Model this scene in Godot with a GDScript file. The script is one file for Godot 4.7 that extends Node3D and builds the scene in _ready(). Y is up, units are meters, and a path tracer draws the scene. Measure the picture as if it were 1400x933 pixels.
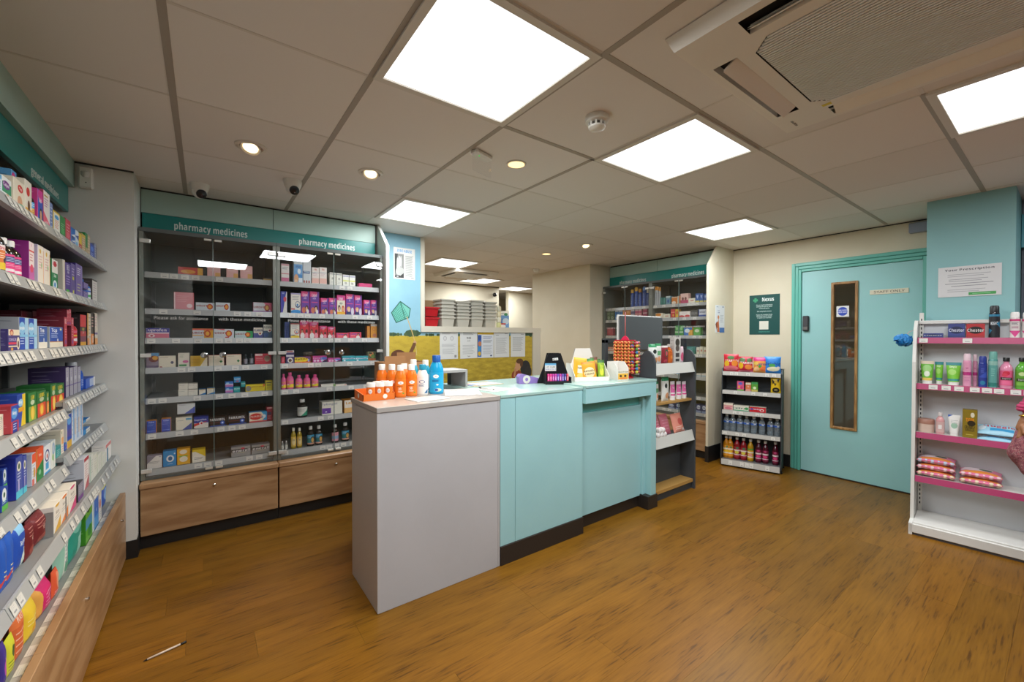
extends Node3D
# A pharmacy shop floor. x runs along the glass cabinets, -z towards the dispensary hatch, y up; metres.

var M := {}
var used_names := {}
var mesh_cache := {}
var cells := {}
var atlas_mats: Array = []
var poster_cells := {}
var poster_mat: StandardMaterial3D
var font: SystemFont
var font_bold: SystemFont
var products: Array = []
const CH := 2.275
const CELL := 128
const FRONT := 110

func _ready():
	setup_view()
	fonts()
	materials()
	build_structure()
	build_atlas()
	build_posters()
	build_ceiling()
	build_left_shelving()
	build_cabinets()
	build_counter()
	build_hatch_and_dispensary()
	build_right_side()
	build_stands()
	build_products()
	build_counter_things()
	build_ceiling_things()
	build_person()
	finish_labels()

func setup_view():
	var cam := Camera3D.new()
	cam.name = "camera"
	add_child(cam)
	cam.position = Vector3(-0.505, 1.307, 1.5655)
	cam.rotation = Vector3(-0.0097, -0.637, 0.001)
	cam.fov = 78.69
	cam.near = 0.02
	cam.far = 60.0
	cam.current = true
	var we := WorldEnvironment.new()
	we.name = "environment"
	var e := Environment.new()
	e.background_mode = Environment.BG_COLOR
	e.background_color = Color(0.02, 0.02, 0.02)
	e.tonemap_mode = Environment.TONE_MAPPER_LINEAR
	e.tonemap_exposure = EXPOSURE
	e.sdfgi_enabled = true
	e.ssao_enabled = true
	e.ssil_enabled = true
	we.environment = e
	add_child(we)
	for p in PANELS:
		panel_lamp(p)

const EXPOSURE := 1.01
const PANEL_ENERGY := 2.2
const PANEL_COLOR := Color(0.965, 0.985, 1.0)
const PANEL_GLOW := 1.9
# corner x, corner z of each 600 mm ceiling panel, and what tells it apart
const PANELS := [
	[0.0, 0.0, "large LED ceiling panel above the front of the counter"],
	[1.2, 0.0, "LED ceiling panel beside the air conditioner"],
	[1.8, 1.2, "LED ceiling panel on the far side of the air conditioner"],
	[0.6, -1.8, "LED ceiling panel in front of the blue hatch wall"],
	[3.0, -0.6, "LED ceiling panel near the corner glass cabinets"],
	[1.8, -3.6, "LED ceiling panel just behind the dispensary hatch"],
	[3.0, -4.8, "LED ceiling panel behind the dispensary air conditioner"],
	[4.2, -5.4, "LED ceiling panel at the far end of the dispensary"],
	[-0.6, 1.2, "LED ceiling panel above the shop entrance"],
	[3.0, 2.4, "LED ceiling panel near the entrance corner"],
]

func panel_lamp(p: Array):
	var t = thing("ceiling_panel_light", p[2], "ceiling light", "LED ceiling panels", Vector3(p[0] + 0.3, CH, p[1] + 0.3))
	var white := StandardMaterial3D.new()
	white.albedo_color = Color("d8d2c6")
	white.roughness = 0.5
	var s := tool()
	for k in 4:
		var a := k * PI / 2
		var c := Vector3(cos(a), 0, sin(a)) * 0.281
		var sz := Vector3(0.028, 0.012, 0.59) if k % 2 == 0 else Vector3(0.534, 0.012, 0.028)
		bx(s, c + Vector3(0, -0.004, 0), sz)
	part("frame", s, white, t)
	var lit := StandardMaterial3D.new()
	lit.albedo_color = Color("f4f2ec")
	lit.emission_enabled = true
	lit.emission = PANEL_COLOR
	lit.emission_energy_multiplier = PANEL_GLOW
	var g := tool()
	bx(g, Vector3(0, 0.0, 0), Vector3(0.534, 0.006, 0.534))
	part("light_diffuser", g, lit, t)
	var l := AreaLight3D.new()
	l.name = "panel_light"
	l.area_size = Vector2(0.53, 0.53)
	l.light_energy = PANEL_ENERGY
	l.light_color = PANEL_COLOR
	l.area_range = 30.0
	l.area_attenuation = 2.0
	l.shadow_enabled = true
	t.add_child(l)
	l.position = Vector3(0, -0.014, 0)
	l.rotation = Vector3(-PI / 2, 0, 0)

# ------------------------------------------------------------------ helpers
func numbered(n: String) -> String:
	var k: int = used_names.get(n, 0)
	used_names[n] = k + 1
	return n if k == 0 else "%s_%03d" % [n, k]

func thing(called: String, label: String, category: String, group := "", at := Vector3.ZERO, turn := 0.0) -> Node3D:
	var o := Node3D.new()
	o.name = numbered(called)
	add_child(o)
	o.position = at
	o.rotation.y = turn
	tag(o, label, category, group)
	return o

func tag(o: Node, label := "", category := "", group := "", kind := ""):
	if label: o.set_meta("label", label)
	if category: o.set_meta("category", category)
	if group: o.set_meta("group", group)
	if kind: o.set_meta("kind", kind)

func part(called: String, st, m: Material, parent: Node, label := "") -> MeshInstance3D:
	var o := MeshInstance3D.new()
	if st is SurfaceTool:
		st.generate_normals()
		o.mesh = st.commit()
	else:
		o.mesh = st
	o.material_override = m
	o.name = called
	parent.add_child(o, true)
	if label: o.set_meta("label", label)
	return o

func solo(called: String, st, m: Material, label: String, category: String, group := "") -> MeshInstance3D:
	var o := part(numbered(called), st, m, self)
	tag(o, label, category, group)
	return o

func struct(called: String, st, m: Material, label := "") -> MeshInstance3D:
	var o := part(numbered(called), st, m, self)
	tag(o, label, "", "", "structure")
	return o

func tool(smooth := false) -> SurfaceTool:
	var st := SurfaceTool.new()
	st.begin(Mesh.PRIMITIVE_TRIANGLES)
	st.set_smooth_group(0 if smooth else -1)
	return st

# corners counter-clockwise seen from outside
func quad(st: SurfaceTool, a: Vector3, b: Vector3, c: Vector3, d: Vector3):
	st.add_vertex(a); st.add_vertex(c); st.add_vertex(b)
	st.add_vertex(a); st.add_vertex(d); st.add_vertex(c)

func tri(st: SurfaceTool, a: Vector3, b: Vector3, c: Vector3):
	st.add_vertex(a); st.add_vertex(c); st.add_vertex(b)

func quad_uv(st: SurfaceTool, p: Array, uv: Array):
	for k in [0, 2, 1, 0, 3, 2]:
		st.set_uv(uv[k])
		st.add_vertex(p[k])

func bx(st: SurfaceTool, c: Vector3, s: Vector3, b := 0.0, turn := 0.0):
	var h := s / 2
	var rot := Basis(Vector3.UP, turn)
	var i := h - Vector3(b, b, b)
	var v := func(x, y, z, f):
		var q := Vector3(x * (h.x if f == 0 else i.x), y * (h.y if f == 1 else i.y), z * (h.z if f == 2 else i.z))
		return c + rot * q
	for sg in [-1.0, 1.0]:
		var fx := [v.call(sg, -1, sg, 0), v.call(sg, -1, -sg, 0), v.call(sg, 1, -sg, 0), v.call(sg, 1, sg, 0)]
		quad(st, fx[0], fx[1], fx[2], fx[3])
		var fy := [v.call(-1, sg, sg, 1), v.call(1, sg, sg, 1), v.call(1, sg, -sg, 1), v.call(-1, sg, -sg, 1)]
		quad(st, fy[0], fy[1], fy[2], fy[3])
		var fz := [v.call(-sg, -1, sg, 2), v.call(sg, -1, sg, 2), v.call(sg, 1, sg, 2), v.call(-sg, 1, sg, 2)]
		quad(st, fz[0], fz[1], fz[2], fz[3])
	if b <= 0.0:
		return
	for s1 in [-1.0, 1.0]:
		for s2 in [-1.0, 1.0]:
			edge(st, c, v.call(-1, s1, s2, 1), v.call(1, s1, s2, 1), v.call(1, s1, s2, 2), v.call(-1, s1, s2, 2))
			edge(st, c, v.call(s1, -1, s2, 0), v.call(s1, 1, s2, 0), v.call(s1, 1, s2, 2), v.call(s1, -1, s2, 2))
			edge(st, c, v.call(s1, s2, -1, 0), v.call(s1, s2, 1, 0), v.call(s1, s2, 1, 1), v.call(s1, s2, -1, 1))
			for s3 in [-1.0, 1.0]:
				var p: Vector3 = v.call(s1, s2, s3, 0)
				var q: Vector3 = v.call(s1, s2, s3, 1)
				var r: Vector3 = v.call(s1, s2, s3, 2)
				if (q - p).cross(r - p).dot(p - c) > 0: tri(st, p, q, r)
				else: tri(st, p, r, q)

func edge(st: SurfaceTool, c: Vector3, p: Vector3, q: Vector3, r: Vector3, s: Vector3):
	if (q - p).cross(r - p).dot((p + r) / 2 - c) > 0: quad(st, p, q, r, s)
	else: quad(st, s, r, q, p)

# box between two corners
func bb(st: SurfaceTool, a: Vector3, b: Vector3, bev := 0.0):
	bx(st, (a + b) / 2, (b - a).abs(), bev)

# profile of (radius, height) turned round the y axis at c
func lathe(st: SurfaceTool, c: Vector3, prof: Array, seg := 20, squash := 1.0, xf := Basis.IDENTITY):
	var group := 1
	for k in prof.size() - 1:
		if k > 0:
			var d0: Vector2 = (prof[k] - prof[k - 1]).normalized()
			var d1: Vector2 = (prof[k + 1] - prof[k]).normalized()
			if d0.dot(d1) < 0.75: group += 1
		st.set_smooth_group(group)
		for n in seg:
			var a0 := TAU * n / seg
			var a1 := TAU * (n + 1) / seg
			var e0 := Vector3(cos(a0), 0, sin(a0) * squash)
			var e1 := Vector3(cos(a1), 0, sin(a1) * squash)
			var lo0: Vector3 = c + xf * (e0 * prof[k].x + Vector3(0, prof[k].y, 0))
			var lo1: Vector3 = c + xf * (e1 * prof[k].x + Vector3(0, prof[k].y, 0))
			var hi0: Vector3 = c + xf * (e0 * prof[k + 1].x + Vector3(0, prof[k + 1].y, 0))
			var hi1: Vector3 = c + xf * (e1 * prof[k + 1].x + Vector3(0, prof[k + 1].y, 0))
			if prof[k].x > 0.00001: tri(st, lo0, hi0, lo1)
			if prof[k + 1].x > 0.00001: tri(st, lo1, hi0, hi1)

func tube(st: SurfaceTool, pts: Array, r: float, seg := 8):
	st.set_smooth_group(0)
	var rings := []
	for k in pts.size():
		var d: Vector3 = (pts[min(k + 1, pts.size() - 1)] - pts[max(k - 1, 0)]).normalized()
		var u := d.cross(Vector3.UP if absf(d.y) < 0.95 else Vector3.RIGHT).normalized()
		var w := u.cross(d).normalized()
		var ring := []
		for n in seg:
			var a := TAU * n / seg
			ring.append(pts[k] + (u * cos(a) + w * sin(a)) * r)
		rings.append(ring)
	for k in rings.size() - 1:
		for n in seg:
			var m := (n + 1) % seg
			quad(st, rings[k][n], rings[k][m], rings[k + 1][m], rings[k + 1][n])
	for n in range(1, seg - 1):
		tri(st, rings[0][0], rings[0][n + 1], rings[0][n])
		var e: Array = rings[-1]
		tri(st, e[0], e[n], e[n + 1])

func ball(st: SurfaceTool, c: Vector3, r: float, seg := 14, rings := 8, sy := 1.0):
	var prof := []
	for k in rings + 1:
		var a := -PI / 2 + PI * k / rings
		prof.append(Vector2(cos(a) * r, sin(a) * r * sy))
	lathe(st, c, prof, seg)

# polygon in x-y pushed along z from z0 to z1
func extrude(st: SurfaceTool, poly: PackedVector2Array, z0: float, z1: float, xf := Transform3D.IDENTITY):
	if Geometry2D.is_polygon_clockwise(poly):
		poly.reverse()
	var ids := Geometry2D.triangulate_polygon(poly)
	for k in range(0, ids.size(), 3):
		var a := poly[ids[k]]
		var b := poly[ids[k + 1]]
		var c := poly[ids[k + 2]]
		if (b - a).cross(c - a) < 0:
			var w := b
			b = c
			c = w
		tri(st, xf * Vector3(a.x, a.y, z1), xf * Vector3(b.x, b.y, z1), xf * Vector3(c.x, c.y, z1))
		tri(st, xf * Vector3(a.x, a.y, z0), xf * Vector3(c.x, c.y, z0), xf * Vector3(b.x, b.y, z0))
	for k in poly.size():
		var a := poly[k]
		var b := poly[(k + 1) % poly.size()]
		quad(st, xf * Vector3(a.x, a.y, z0), xf * Vector3(b.x, b.y, z0), xf * Vector3(b.x, b.y, z1), xf * Vector3(a.x, a.y, z1))

func lettering(called: String, words: String, height: float, m: Material, parent: Node, at: Vector3, basis := Basis.IDENTITY, width := 0.0, bold := true, depth := 0.002) -> MeshInstance3D:
	var tm := TextMesh.new()
	tm.font = font_bold if bold else font
	tm.text = words
	tm.font_size = 64
	tm.pixel_size = 0.01
	tm.depth = depth / height * 0.64
	var o := part(called, tm, m, parent)
	var ab := tm.get_aabb()
	var sc := height / 0.64
	var sx := sc if width <= 0.0 else width / ab.size.x
	o.transform = Transform3D(basis * Basis.from_scale(Vector3(sx, sc, sc)), at)
	return o

# ------------------------------------------------------------------ materials
func fonts():
	font = SystemFont.new()
	font.font_names = PackedStringArray(["Droid Sans"])
	font_bold = SystemFont.new()
	font_bold.font_names = PackedStringArray(["Droid Sans"])
	font_bold.font_weight = 700

func plain(hex: String, rough := 0.6, metal := 0.0) -> StandardMaterial3D:
	var key := "plain%s_%.2f_%.2f" % [hex, rough, metal]
	if M.has(key): return M[key]
	var m := StandardMaterial3D.new()
	m.albedo_color = Color(hex)
	m.roughness = rough
	m.metallic = metal
	M[key] = m
	return m

func noise_tex(fr: float, seed_: int, ramp: Array, size := 512, octaves := 4, normal := false) -> NoiseTexture2D:
	var n := FastNoiseLite.new()
	n.seed = seed_
	n.noise_type = FastNoiseLite.TYPE_SIMPLEX_SMOOTH
	n.frequency = fr
	n.fractal_octaves = octaves
	var t := NoiseTexture2D.new()
	t.width = size
	t.height = size
	t.seamless = true
	t.noise = n
	t.as_normal_map = normal
	if ramp:
		var g := Gradient.new()
		var offs := PackedFloat32Array()
		var cols := PackedColorArray()
		for r in ramp:
			offs.append(r[0])
			cols.append(Color(r[1]))
		g.offsets = offs
		g.colors = cols
		t.color_ramp = g
	return t

func tri_mat(tex: Texture2D, scale: Vector3, rough: float, offset := Vector3.ZERO, world := true) -> StandardMaterial3D:
	var m := StandardMaterial3D.new()
	m.albedo_texture = tex
	m.roughness = rough
	m.uv1_triplanar = true
	m.uv1_world_triplanar = world
	m.uv1_scale = scale
	m.uv1_offset = offset
	return m

func materials():
	M.cream = tri_mat(noise_tex(0.01, 3, [[0.0, "d3c9b0"], [1.0, "dad1ba"]], 256), Vector3(0.7, 0.7, 0.7), 0.75)
	M.white_panel = tri_mat(noise_tex(0.01, 5, [[0.0, "dcdbd4"], [1.0, "e2e1da"]], 256), Vector3(0.7, 0.7, 0.7), 0.55)
	M.sage = tri_mat(noise_tex(0.012, 8, [[0.0, "9fb9ad"], [1.0, "a8c1b5"]], 256), Vector3(0.8, 0.8, 0.8), 0.45)
	M.teal_sign = plain("0a7f78", 0.3)
	M.teal_counter = tri_mat(noise_tex(0.01, 9, [[0.0, "9ac9cd"], [1.0, "a1d0d3"]], 256), Vector3(0.6, 0.6, 0.6), 0.32)
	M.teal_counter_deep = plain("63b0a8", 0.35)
	M.teal_top = plain("a2c2bc", 0.22)
	M.grey_counter = tri_mat(noise_tex(0.01, 12, [[0.0, "b2b1b3"], [1.0, "b9b8ba"]], 256), Vector3(0.6, 0.6, 0.6), 0.42)
	M.grey_top = plain("a9a39d", 0.25)
	M.black_plinth = plain("2a2420", 0.45)
	M.black_base = plain("1d1b1a", 0.5)
	M.dark_metal = plain("35383b", 0.45)
	M.cab_grey = plain("5c615f", 0.4, 0.2)
	M.cab_frame = plain("7d8179", 0.38, 0.35)
	M.cab_in = plain("464c4c", 0.6)
	M.shelf_grey = plain("8c8e8d", 0.4, 0.1)
	M.lip = plain("b2b4b3", 0.3, 0.1)
	M.lip_light = plain("bcb9b2", 0.35)
	M.shelf_dark = plain("5e5a52", 0.5)
	M.chrome = plain("d8d8d8", 0.12, 1.0)
	M.brass = plain("b08a4a", 0.25, 1.0)
	M.white_plastic = plain("e4e1d8", 0.4)
	M.white_metal = plain("dcdad4", 0.35)
	M.black_plastic = plain("17171a", 0.3)
	M.red_plastic = plain("b3141f", 0.3)
	M.magenta = plain("b03a68", 0.4)
	M.door_teal = tri_mat(noise_tex(0.012, 21, [[0.0, "90c0bf"], [1.0, "96c7c5"]], 256), Vector3(0.5, 0.5, 0.5), 0.45)
	M.frame_teal = plain("60b0a0", 0.35)
	M.column_teal = tri_mat(noise_tex(0.012, 22, [[0.0, "88b9bb"], [1.0, "8ebfc0"]], 256), Vector3(0.5, 0.5, 0.5), 0.5)
	M.timber = tri_mat(noise_tex(0.02, 31, [[0.3, "8a6236"], [0.7, "a97f4a"]], 256), Vector3(9, 1.2, 9), 0.45)
	M.trim_beige = plain("cfc8b8", 0.4)
	M.lilac = plain("8c74b8", 0.35)
	M.card = plain("a5794e", 0.8)
	M.paper = plain("e6e4de", 0.7)
	M.glass = StandardMaterial3D.new()
	M.glass.albedo_color = Color(0.25, 0.32, 0.3, 0.02)
	M.glass.transparency = BaseMaterial3D.TRANSPARENCY_ALPHA
	M.glass.roughness = 0.0
	M.glass.metallic_specular = 0.5
	M.clear_plastic = StandardMaterial3D.new()
	M.clear_plastic.albedo_color = Color(0.7, 0.78, 0.82, 0.1)
	M.clear_plastic.transparency = BaseMaterial3D.TRANSPARENCY_ALPHA
	M.clear_plastic.roughness = 0.05
	M.water_plastic = StandardMaterial3D.new()
	M.water_plastic.albedo_color = Color(0.72, 0.78, 0.82, 0.3)
	M.water_plastic.transparency = BaseMaterial3D.TRANSPARENCY_ALPHA
	M.water_plastic.roughness = 0.06
	# oak effect boards of the cabinet bases
	M.oak = tri_mat(noise_tex(0.012, 41, [[0.25, "97704c"], [0.5, "a6805a"], [0.75, "b28c65"]], 512, 5), Vector3(0.3, 1.9, 0.3), 0.4)
	# vinyl floor planks in six tones
	var grain := floor_texture()
	M.planks = []
	for k in 6:
		var m := tri_mat(grain, Vector3(0.27, 1, 0.85), 0.38, Vector3(k * 0.37, 0, k * 0.61))
		var v: float = [0.95, 1.0, 0.97, 1.03, 0.93, 1.0][k]
		m.albedo_color = Color(v, v * [1.0, 0.985, 1.01, 0.99, 1.0, 1.0][k], v)
		m.metallic_specular = 0.35
		M.planks.append(m)
	M.tiles = []
	for k in 3:
		var tone: String = ["e2dcd4", "dfd8cf", "e5dfd7"][k]
		var m := plain(tone, 0.85)
		M.tiles.append(m)
	M.grid_bar = plain("a49a8c", 0.5)
	M.grid_bar_white = plain("d6cec2", 0.5)

# ------------------------------------------------------------------ printed designs
func floor_texture() -> ImageTexture:
	# wood effect vinyl: even brown with fine grain along x and scattered darker streaks
	var size := 1024
	var layers := []
	for q in [[0.006, 61, 4], [0.012, 62, 5], [0.02, 63, 3]]:
		var n := FastNoiseLite.new()
		n.seed = q[1]
		n.noise_type = FastNoiseLite.TYPE_SIMPLEX_SMOOTH
		n.frequency = q[0]
		n.fractal_octaves = q[2]
		layers.append(n.get_seamless_image(size, size).get_data())
	var base := Color("6b460e")
	var light := Color("845a18")
	var dark := Color("462b0a")
	var img := Image.create(size, size, false, Image.FORMAT_RGB8)
	for y in size:
		for x in size:
			var broad: float = layers[0][y * 2 % size * size + x] / 255.0
			var grain: float = layers[1][y * 9 % size * size + x] / 255.0
			var fleck: float = layers[2][y * 5 % size * size + (x + 300) % size] / 255.0
			var c := base.lerp(light, clampf(broad * 0.7 + grain * 0.55 - 0.1, 0.0, 1.0))
			var s := clampf((0.44 - fleck) * 4.5, 0.0, 1.0) * clampf((0.62 - broad) * 3.0, 0.15, 1.0)
			c = c.lerp(dark, s * 0.75 + clampf((0.3 - grain) * 1.2, 0.0, 0.3))
			img.set_pixel(x, y, c)
	return ImageTexture.create_from_image(img)

func col(h: String) -> Color:
	return Color(h)

func fill_tri(img: Image, a: Vector2, b: Vector2, c: Vector2, colr: Color, clip: Rect2i):
	var y0 := maxi(int(floor(minf(a.y, minf(b.y, c.y)))), clip.position.y)
	var y1 := mini(int(ceil(maxf(a.y, maxf(b.y, c.y)))), clip.end.y - 1)
	for y in range(y0, y1 + 1):
		var yy := y + 0.5
		var lo := 1e9
		var hi := -1e9
		for e in [[a, b], [b, c], [c, a]]:
			var p: Vector2 = e[0]
			var q: Vector2 = e[1]
			if (p.y <= yy) != (q.y <= yy):
				var x := p.x + (yy - p.y) / (q.y - p.y) * (q.x - p.x)
				lo = minf(lo, x)
				hi = maxf(hi, x)
		if hi > lo:
			var x0 := maxi(int(round(lo)), clip.position.x)
			var x1 := mini(int(round(hi)), clip.end.x)
			if x1 > x0:
				img.fill_rect(Rect2i(x0, y, x1 - x0, 1), colr)

func fill_ellipse(img: Image, cx: float, cy: float, rx: float, ry: float, colr: Color, clip: Rect2i):
	for y in range(maxi(int(cy - ry), clip.position.y), mini(int(cy + ry) + 1, clip.end.y)):
		var d := (y + 0.5 - cy) / ry
		if absf(d) >= 1.0: continue
		var w := rx * sqrt(1.0 - d * d)
		var x0 := maxi(int(round(cx - w)), clip.position.x)
		var x1 := mini(int(round(cx + w)), clip.end.x)
		if x1 > x0: img.fill_rect(Rect2i(x0, y, x1 - x0, 1), colr)

func draw_text(img: Image, cx: float, cy: float, h: float, colr: Color, words: String, clip: Rect2i, align := 0):
	var tm := TextMesh.new()
	tm.font = font_bold
	tm.text = words
	tm.font_size = 48
	tm.pixel_size = 1.0
	tm.depth = 0.0
	var arr := tm.get_mesh_arrays()
	var v: PackedVector3Array = arr[Mesh.ARRAY_VERTEX]
	var ids: PackedInt32Array = arr[Mesh.ARRAY_INDEX]
	if v.is_empty(): return
	var lo := Vector2(1e9, 1e9)
	var hi := -lo
	for p in v:
		lo = Vector2(minf(lo.x, p.x), minf(lo.y, p.y))
		hi = Vector2(maxf(hi.x, p.x), maxf(hi.y, p.y))
	var sy := h / 36.0
	var sx := minf(sy, clip.size.x * 0.92 / (hi.x - lo.x))
	var mid := (lo + hi) / 2
	if align < 0: mid.x = lo.x
	for k in range(0, ids.size(), 3):
		var q := []
		for n in 3:
			var p := v[ids[k + n]]
			q.append(Vector2(cx + (p.x - mid.x) * sx, cy - (p.y - mid.y) * sy))
		fill_tri(img, q[0], q[1], q[2], colr, clip)

# spec: "op args|op args"; lengths in percent of the face
func draw_design(img: Image, r: Rect2i, spec: String, side_w: int) -> void:
	var w := float(r.size.x)
	var h := float(r.size.y)
	var o := Vector2(r.position)
	for op in spec.split("|"):
		var a := op.split(" ")
		match a[0]:
			"f":
				img.fill_rect(r, col(a[1]))
			"s":
				if side_w > 0:
					var sc := col(a[1])
					img.fill_rect(Rect2i(r.end.x, r.position.y, side_w, r.size.y), sc)
					var ink := sc.lightened(0.3) if sc.get_luminance() < 0.45 else sc.darkened(0.2)
					for k in 7:
						img.fill_rect(Rect2i(r.end.x + 3, r.position.y + 14 + k * 13 + (k % 3) * 3, side_w - 7 - (k * 5) % 6, 3 + k % 2), ink)
			"r":
				var q := Rect2i(int(round(o.x + float(a[1]) * w / 100)), int(round(o.y + float(a[2]) * h / 100)), maxi(1, int(round(float(a[3]) * w / 100))), maxi(1, int(round(float(a[4]) * h / 100))))
				img.fill_rect(q.intersection(r), col(a[5]))
			"e":
				fill_ellipse(img, o.x + float(a[1]) * w / 100, o.y + float(a[2]) * h / 100, float(a[3]) * w / 100, float(a[4]) * h / 100, col(a[5]), r)
			"p":
				fill_tri(img, o + Vector2(float(a[1]) * w, float(a[2]) * h) / 100, o + Vector2(float(a[3]) * w, float(a[4]) * h) / 100, o + Vector2(float(a[5]) * w, float(a[6]) * h) / 100, col(a[7]), r)
			"t":
				draw_text(img, o.x + float(a[1]) * w / 100, o.y + float(a[2]) * h / 100, float(a[3]) * h / 100, col(a[4]), " ".join(a.slice(5)), r)
			"l":
				for k in int(a[4]):
					var lw := float(a[3]) * (1.0 - 0.25 * fmod(k * 0.618, 1.0))
					var q := Rect2i(int(o.x + float(a[1]) * w / 100), int(o.y + (float(a[2]) + k * float(a[5])) * h / 100), int(lw * w / 100), maxi(1, int(h * (0.028 if side_w > 0 else 0.016))))
					img.fill_rect(q.intersection(r), col(a[6]))

func build_atlas():
	var per := 2048 / CELL
	var keys := DESIGNS.keys()
	var n_atlas := (keys.size() + per * per - 1) / (per * per)
	for n in n_atlas:
		var img := Image.create(2048, 2048 if keys.size() - n * per * per > 128 else 1024, false, Image.FORMAT_RGB8)
		var hh := float(img.get_height())
		for k in range(n * per * per, mini(keys.size(), (n + 1) * per * per)):
			var q := k - n * per * per
			var x := (q % per) * CELL
			var y := (q / per) * CELL
			draw_design(img, Rect2i(x, y, FRONT, CELL), DESIGNS[keys[k]], CELL - FRONT)
			cells[keys[k]] = [n, Rect2((x + 0.5) / 2048.0, (y + 0.5) / hh, (FRONT - 1.0) / 2048.0, (CELL - 1.0) / hh), Vector2((x + (FRONT + CELL) / 2.0) / 2048.0, (y + CELL / 2.0) / hh)]
		var m := StandardMaterial3D.new()
		m.albedo_texture = ImageTexture.create_from_image(img)
		m.roughness = 0.42
		atlas_mats.append(m)

func build_posters():
	var img := Image.create(2048, 1536, false, Image.FORMAT_RGB8)
	var k := 0
	for key in POSTERS:
		var x := (k % 4) * 512
		var y := (k / 4) * 512
		draw_design(img, Rect2i(x, y, 510, 510), POSTERS[key], 0)
		poster_cells[key] = Rect2((x + 1.0) / 2048, (y + 1.0) / 1536, 508.0 / 2048, 508.0 / 1536)
		k += 1
	poster_mat = StandardMaterial3D.new()
	poster_mat.albedo_texture = ImageTexture.create_from_image(img)
	poster_mat.roughness = 0.35

# flat printed sheet with thickness; front towards local +z, centred
func sheet_mesh(w: float, h: float, uv: Rect2, thick := 0.002) -> ArrayMesh:
	var st := tool()
	var x := w / 2
	var y := h / 2
	quad_uv(st, [Vector3(-x, -y, 0), Vector3(x, -y, 0), Vector3(x, y, 0), Vector3(-x, y, 0)], [Vector2(uv.position.x, uv.end.y), uv.end, Vector2(uv.end.x, uv.position.y), uv.position])
	var c := uv.position + Vector2(0.002, 0.002)
	for p in [[Vector3(-x, -y, -thick), Vector3(-x, -y, 0), Vector3(-x, y, 0), Vector3(-x, y, -thick)], [Vector3(x, -y, 0), Vector3(x, -y, -thick), Vector3(x, y, -thick), Vector3(x, y, 0)], [Vector3(-x, y, 0), Vector3(x, y, 0), Vector3(x, y, -thick), Vector3(-x, y, -thick)], [Vector3(-x, -y, -thick), Vector3(x, -y, -thick), Vector3(x, -y, 0), Vector3(-x, -y, 0)], [Vector3(x, -y, -thick), Vector3(-x, -y, -thick), Vector3(-x, y, -thick), Vector3(x, y, -thick)]]:
		quad_uv(st, p, [c, c, c, c])
	st.generate_normals()
	return st.commit()

func poster(called: String, key: String, w: float, h: float, at: Vector3, basis: Basis, label: String, category := "poster", group := ""):
	var o := part(numbered(called), sheet_mesh(w, h, poster_cells[key]), poster_mat, self)
	o.transform = Transform3D(basis, at)
	tag(o, label, category, group)
	return o

# ------------------------------------------------------------------ goods
func commit(st: SurfaceTool) -> ArrayMesh:
	st.generate_normals()
	return st.commit()

# carton: base centre of the front face at the origin, body behind it
func carton_mesh(w: float, h: float, d: float, key: String) -> ArrayMesh:
	var ck := "c%s_%.3f_%.3f_%.3f" % [key, w, h, d]
	if mesh_cache.has(ck): return mesh_cache[ck]
	var st := tool()
	var uv: Rect2 = cells[key][1]
	var s: Vector2 = cells[key][2]
	var x := w / 2
	var b := minf(0.0012, minf(w, h) * 0.04)
	quad_uv(st, [Vector3(-x + b, b, 0), Vector3(x - b, b, 0), Vector3(x - b, h - b, 0), Vector3(-x + b, h - b, 0)], [Vector2(uv.position.x, uv.end.y), uv.end, Vector2(uv.end.x, uv.position.y), uv.position])
	var e := -b
	var faces := [
		[Vector3(-x, b, -d), Vector3(-x, b, e), Vector3(-x, h - b, e), Vector3(-x, h - b, -d)],
		[Vector3(x, b, e), Vector3(x, b, -d), Vector3(x, h - b, -d), Vector3(x, h - b, e)],
		[Vector3(-x + b, h, e), Vector3(x - b, h, e), Vector3(x - b, h, -d), Vector3(-x + b, h, -d)],
		[Vector3(-x + b, 0, -d), Vector3(x - b, 0, -d), Vector3(x - b, 0, e), Vector3(-x + b, 0, e)],
		[Vector3(x, b, -d), Vector3(-x, b, -d), Vector3(-x, h - b, -d), Vector3(x, h - b, -d)],
		[Vector3(-x, b, e), Vector3(-x + b, b, 0), Vector3(-x + b, h - b, 0), Vector3(-x, h - b, e)],
		[Vector3(x - b, b, 0), Vector3(x, b, e), Vector3(x, h - b, e), Vector3(x - b, h - b, 0)],
		[Vector3(-x + b, h - b, 0), Vector3(x - b, h - b, 0), Vector3(x - b, h, e), Vector3(-x + b, h, e)],
		[Vector3(-x, h - b, e), Vector3(-x + b, h, e), Vector3(-x + b, h, -d), Vector3(-x, h - b, -d)],
		[Vector3(x - b, h, e), Vector3(x, h - b, e), Vector3(x, h - b, -d), Vector3(x - b, h, -d)],
	]
	var tx := (CELL - FRONT) * 0.42 / 2048.0
	for k in faces.size():
		if k < 2:
			quad_uv(st, faces[k], [Vector2(s.x - tx, uv.end.y), Vector2(s.x + tx, uv.end.y), Vector2(s.x + tx, uv.position.y), Vector2(s.x - tx, uv.position.y)])
		else:
			var e2 := Vector2(s.x - tx * 1.05, s.y)
			quad_uv(st, faces[k], [e2, e2, e2, e2])
	mesh_cache[ck] = commit(st)
	return mesh_cache[ck]

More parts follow.
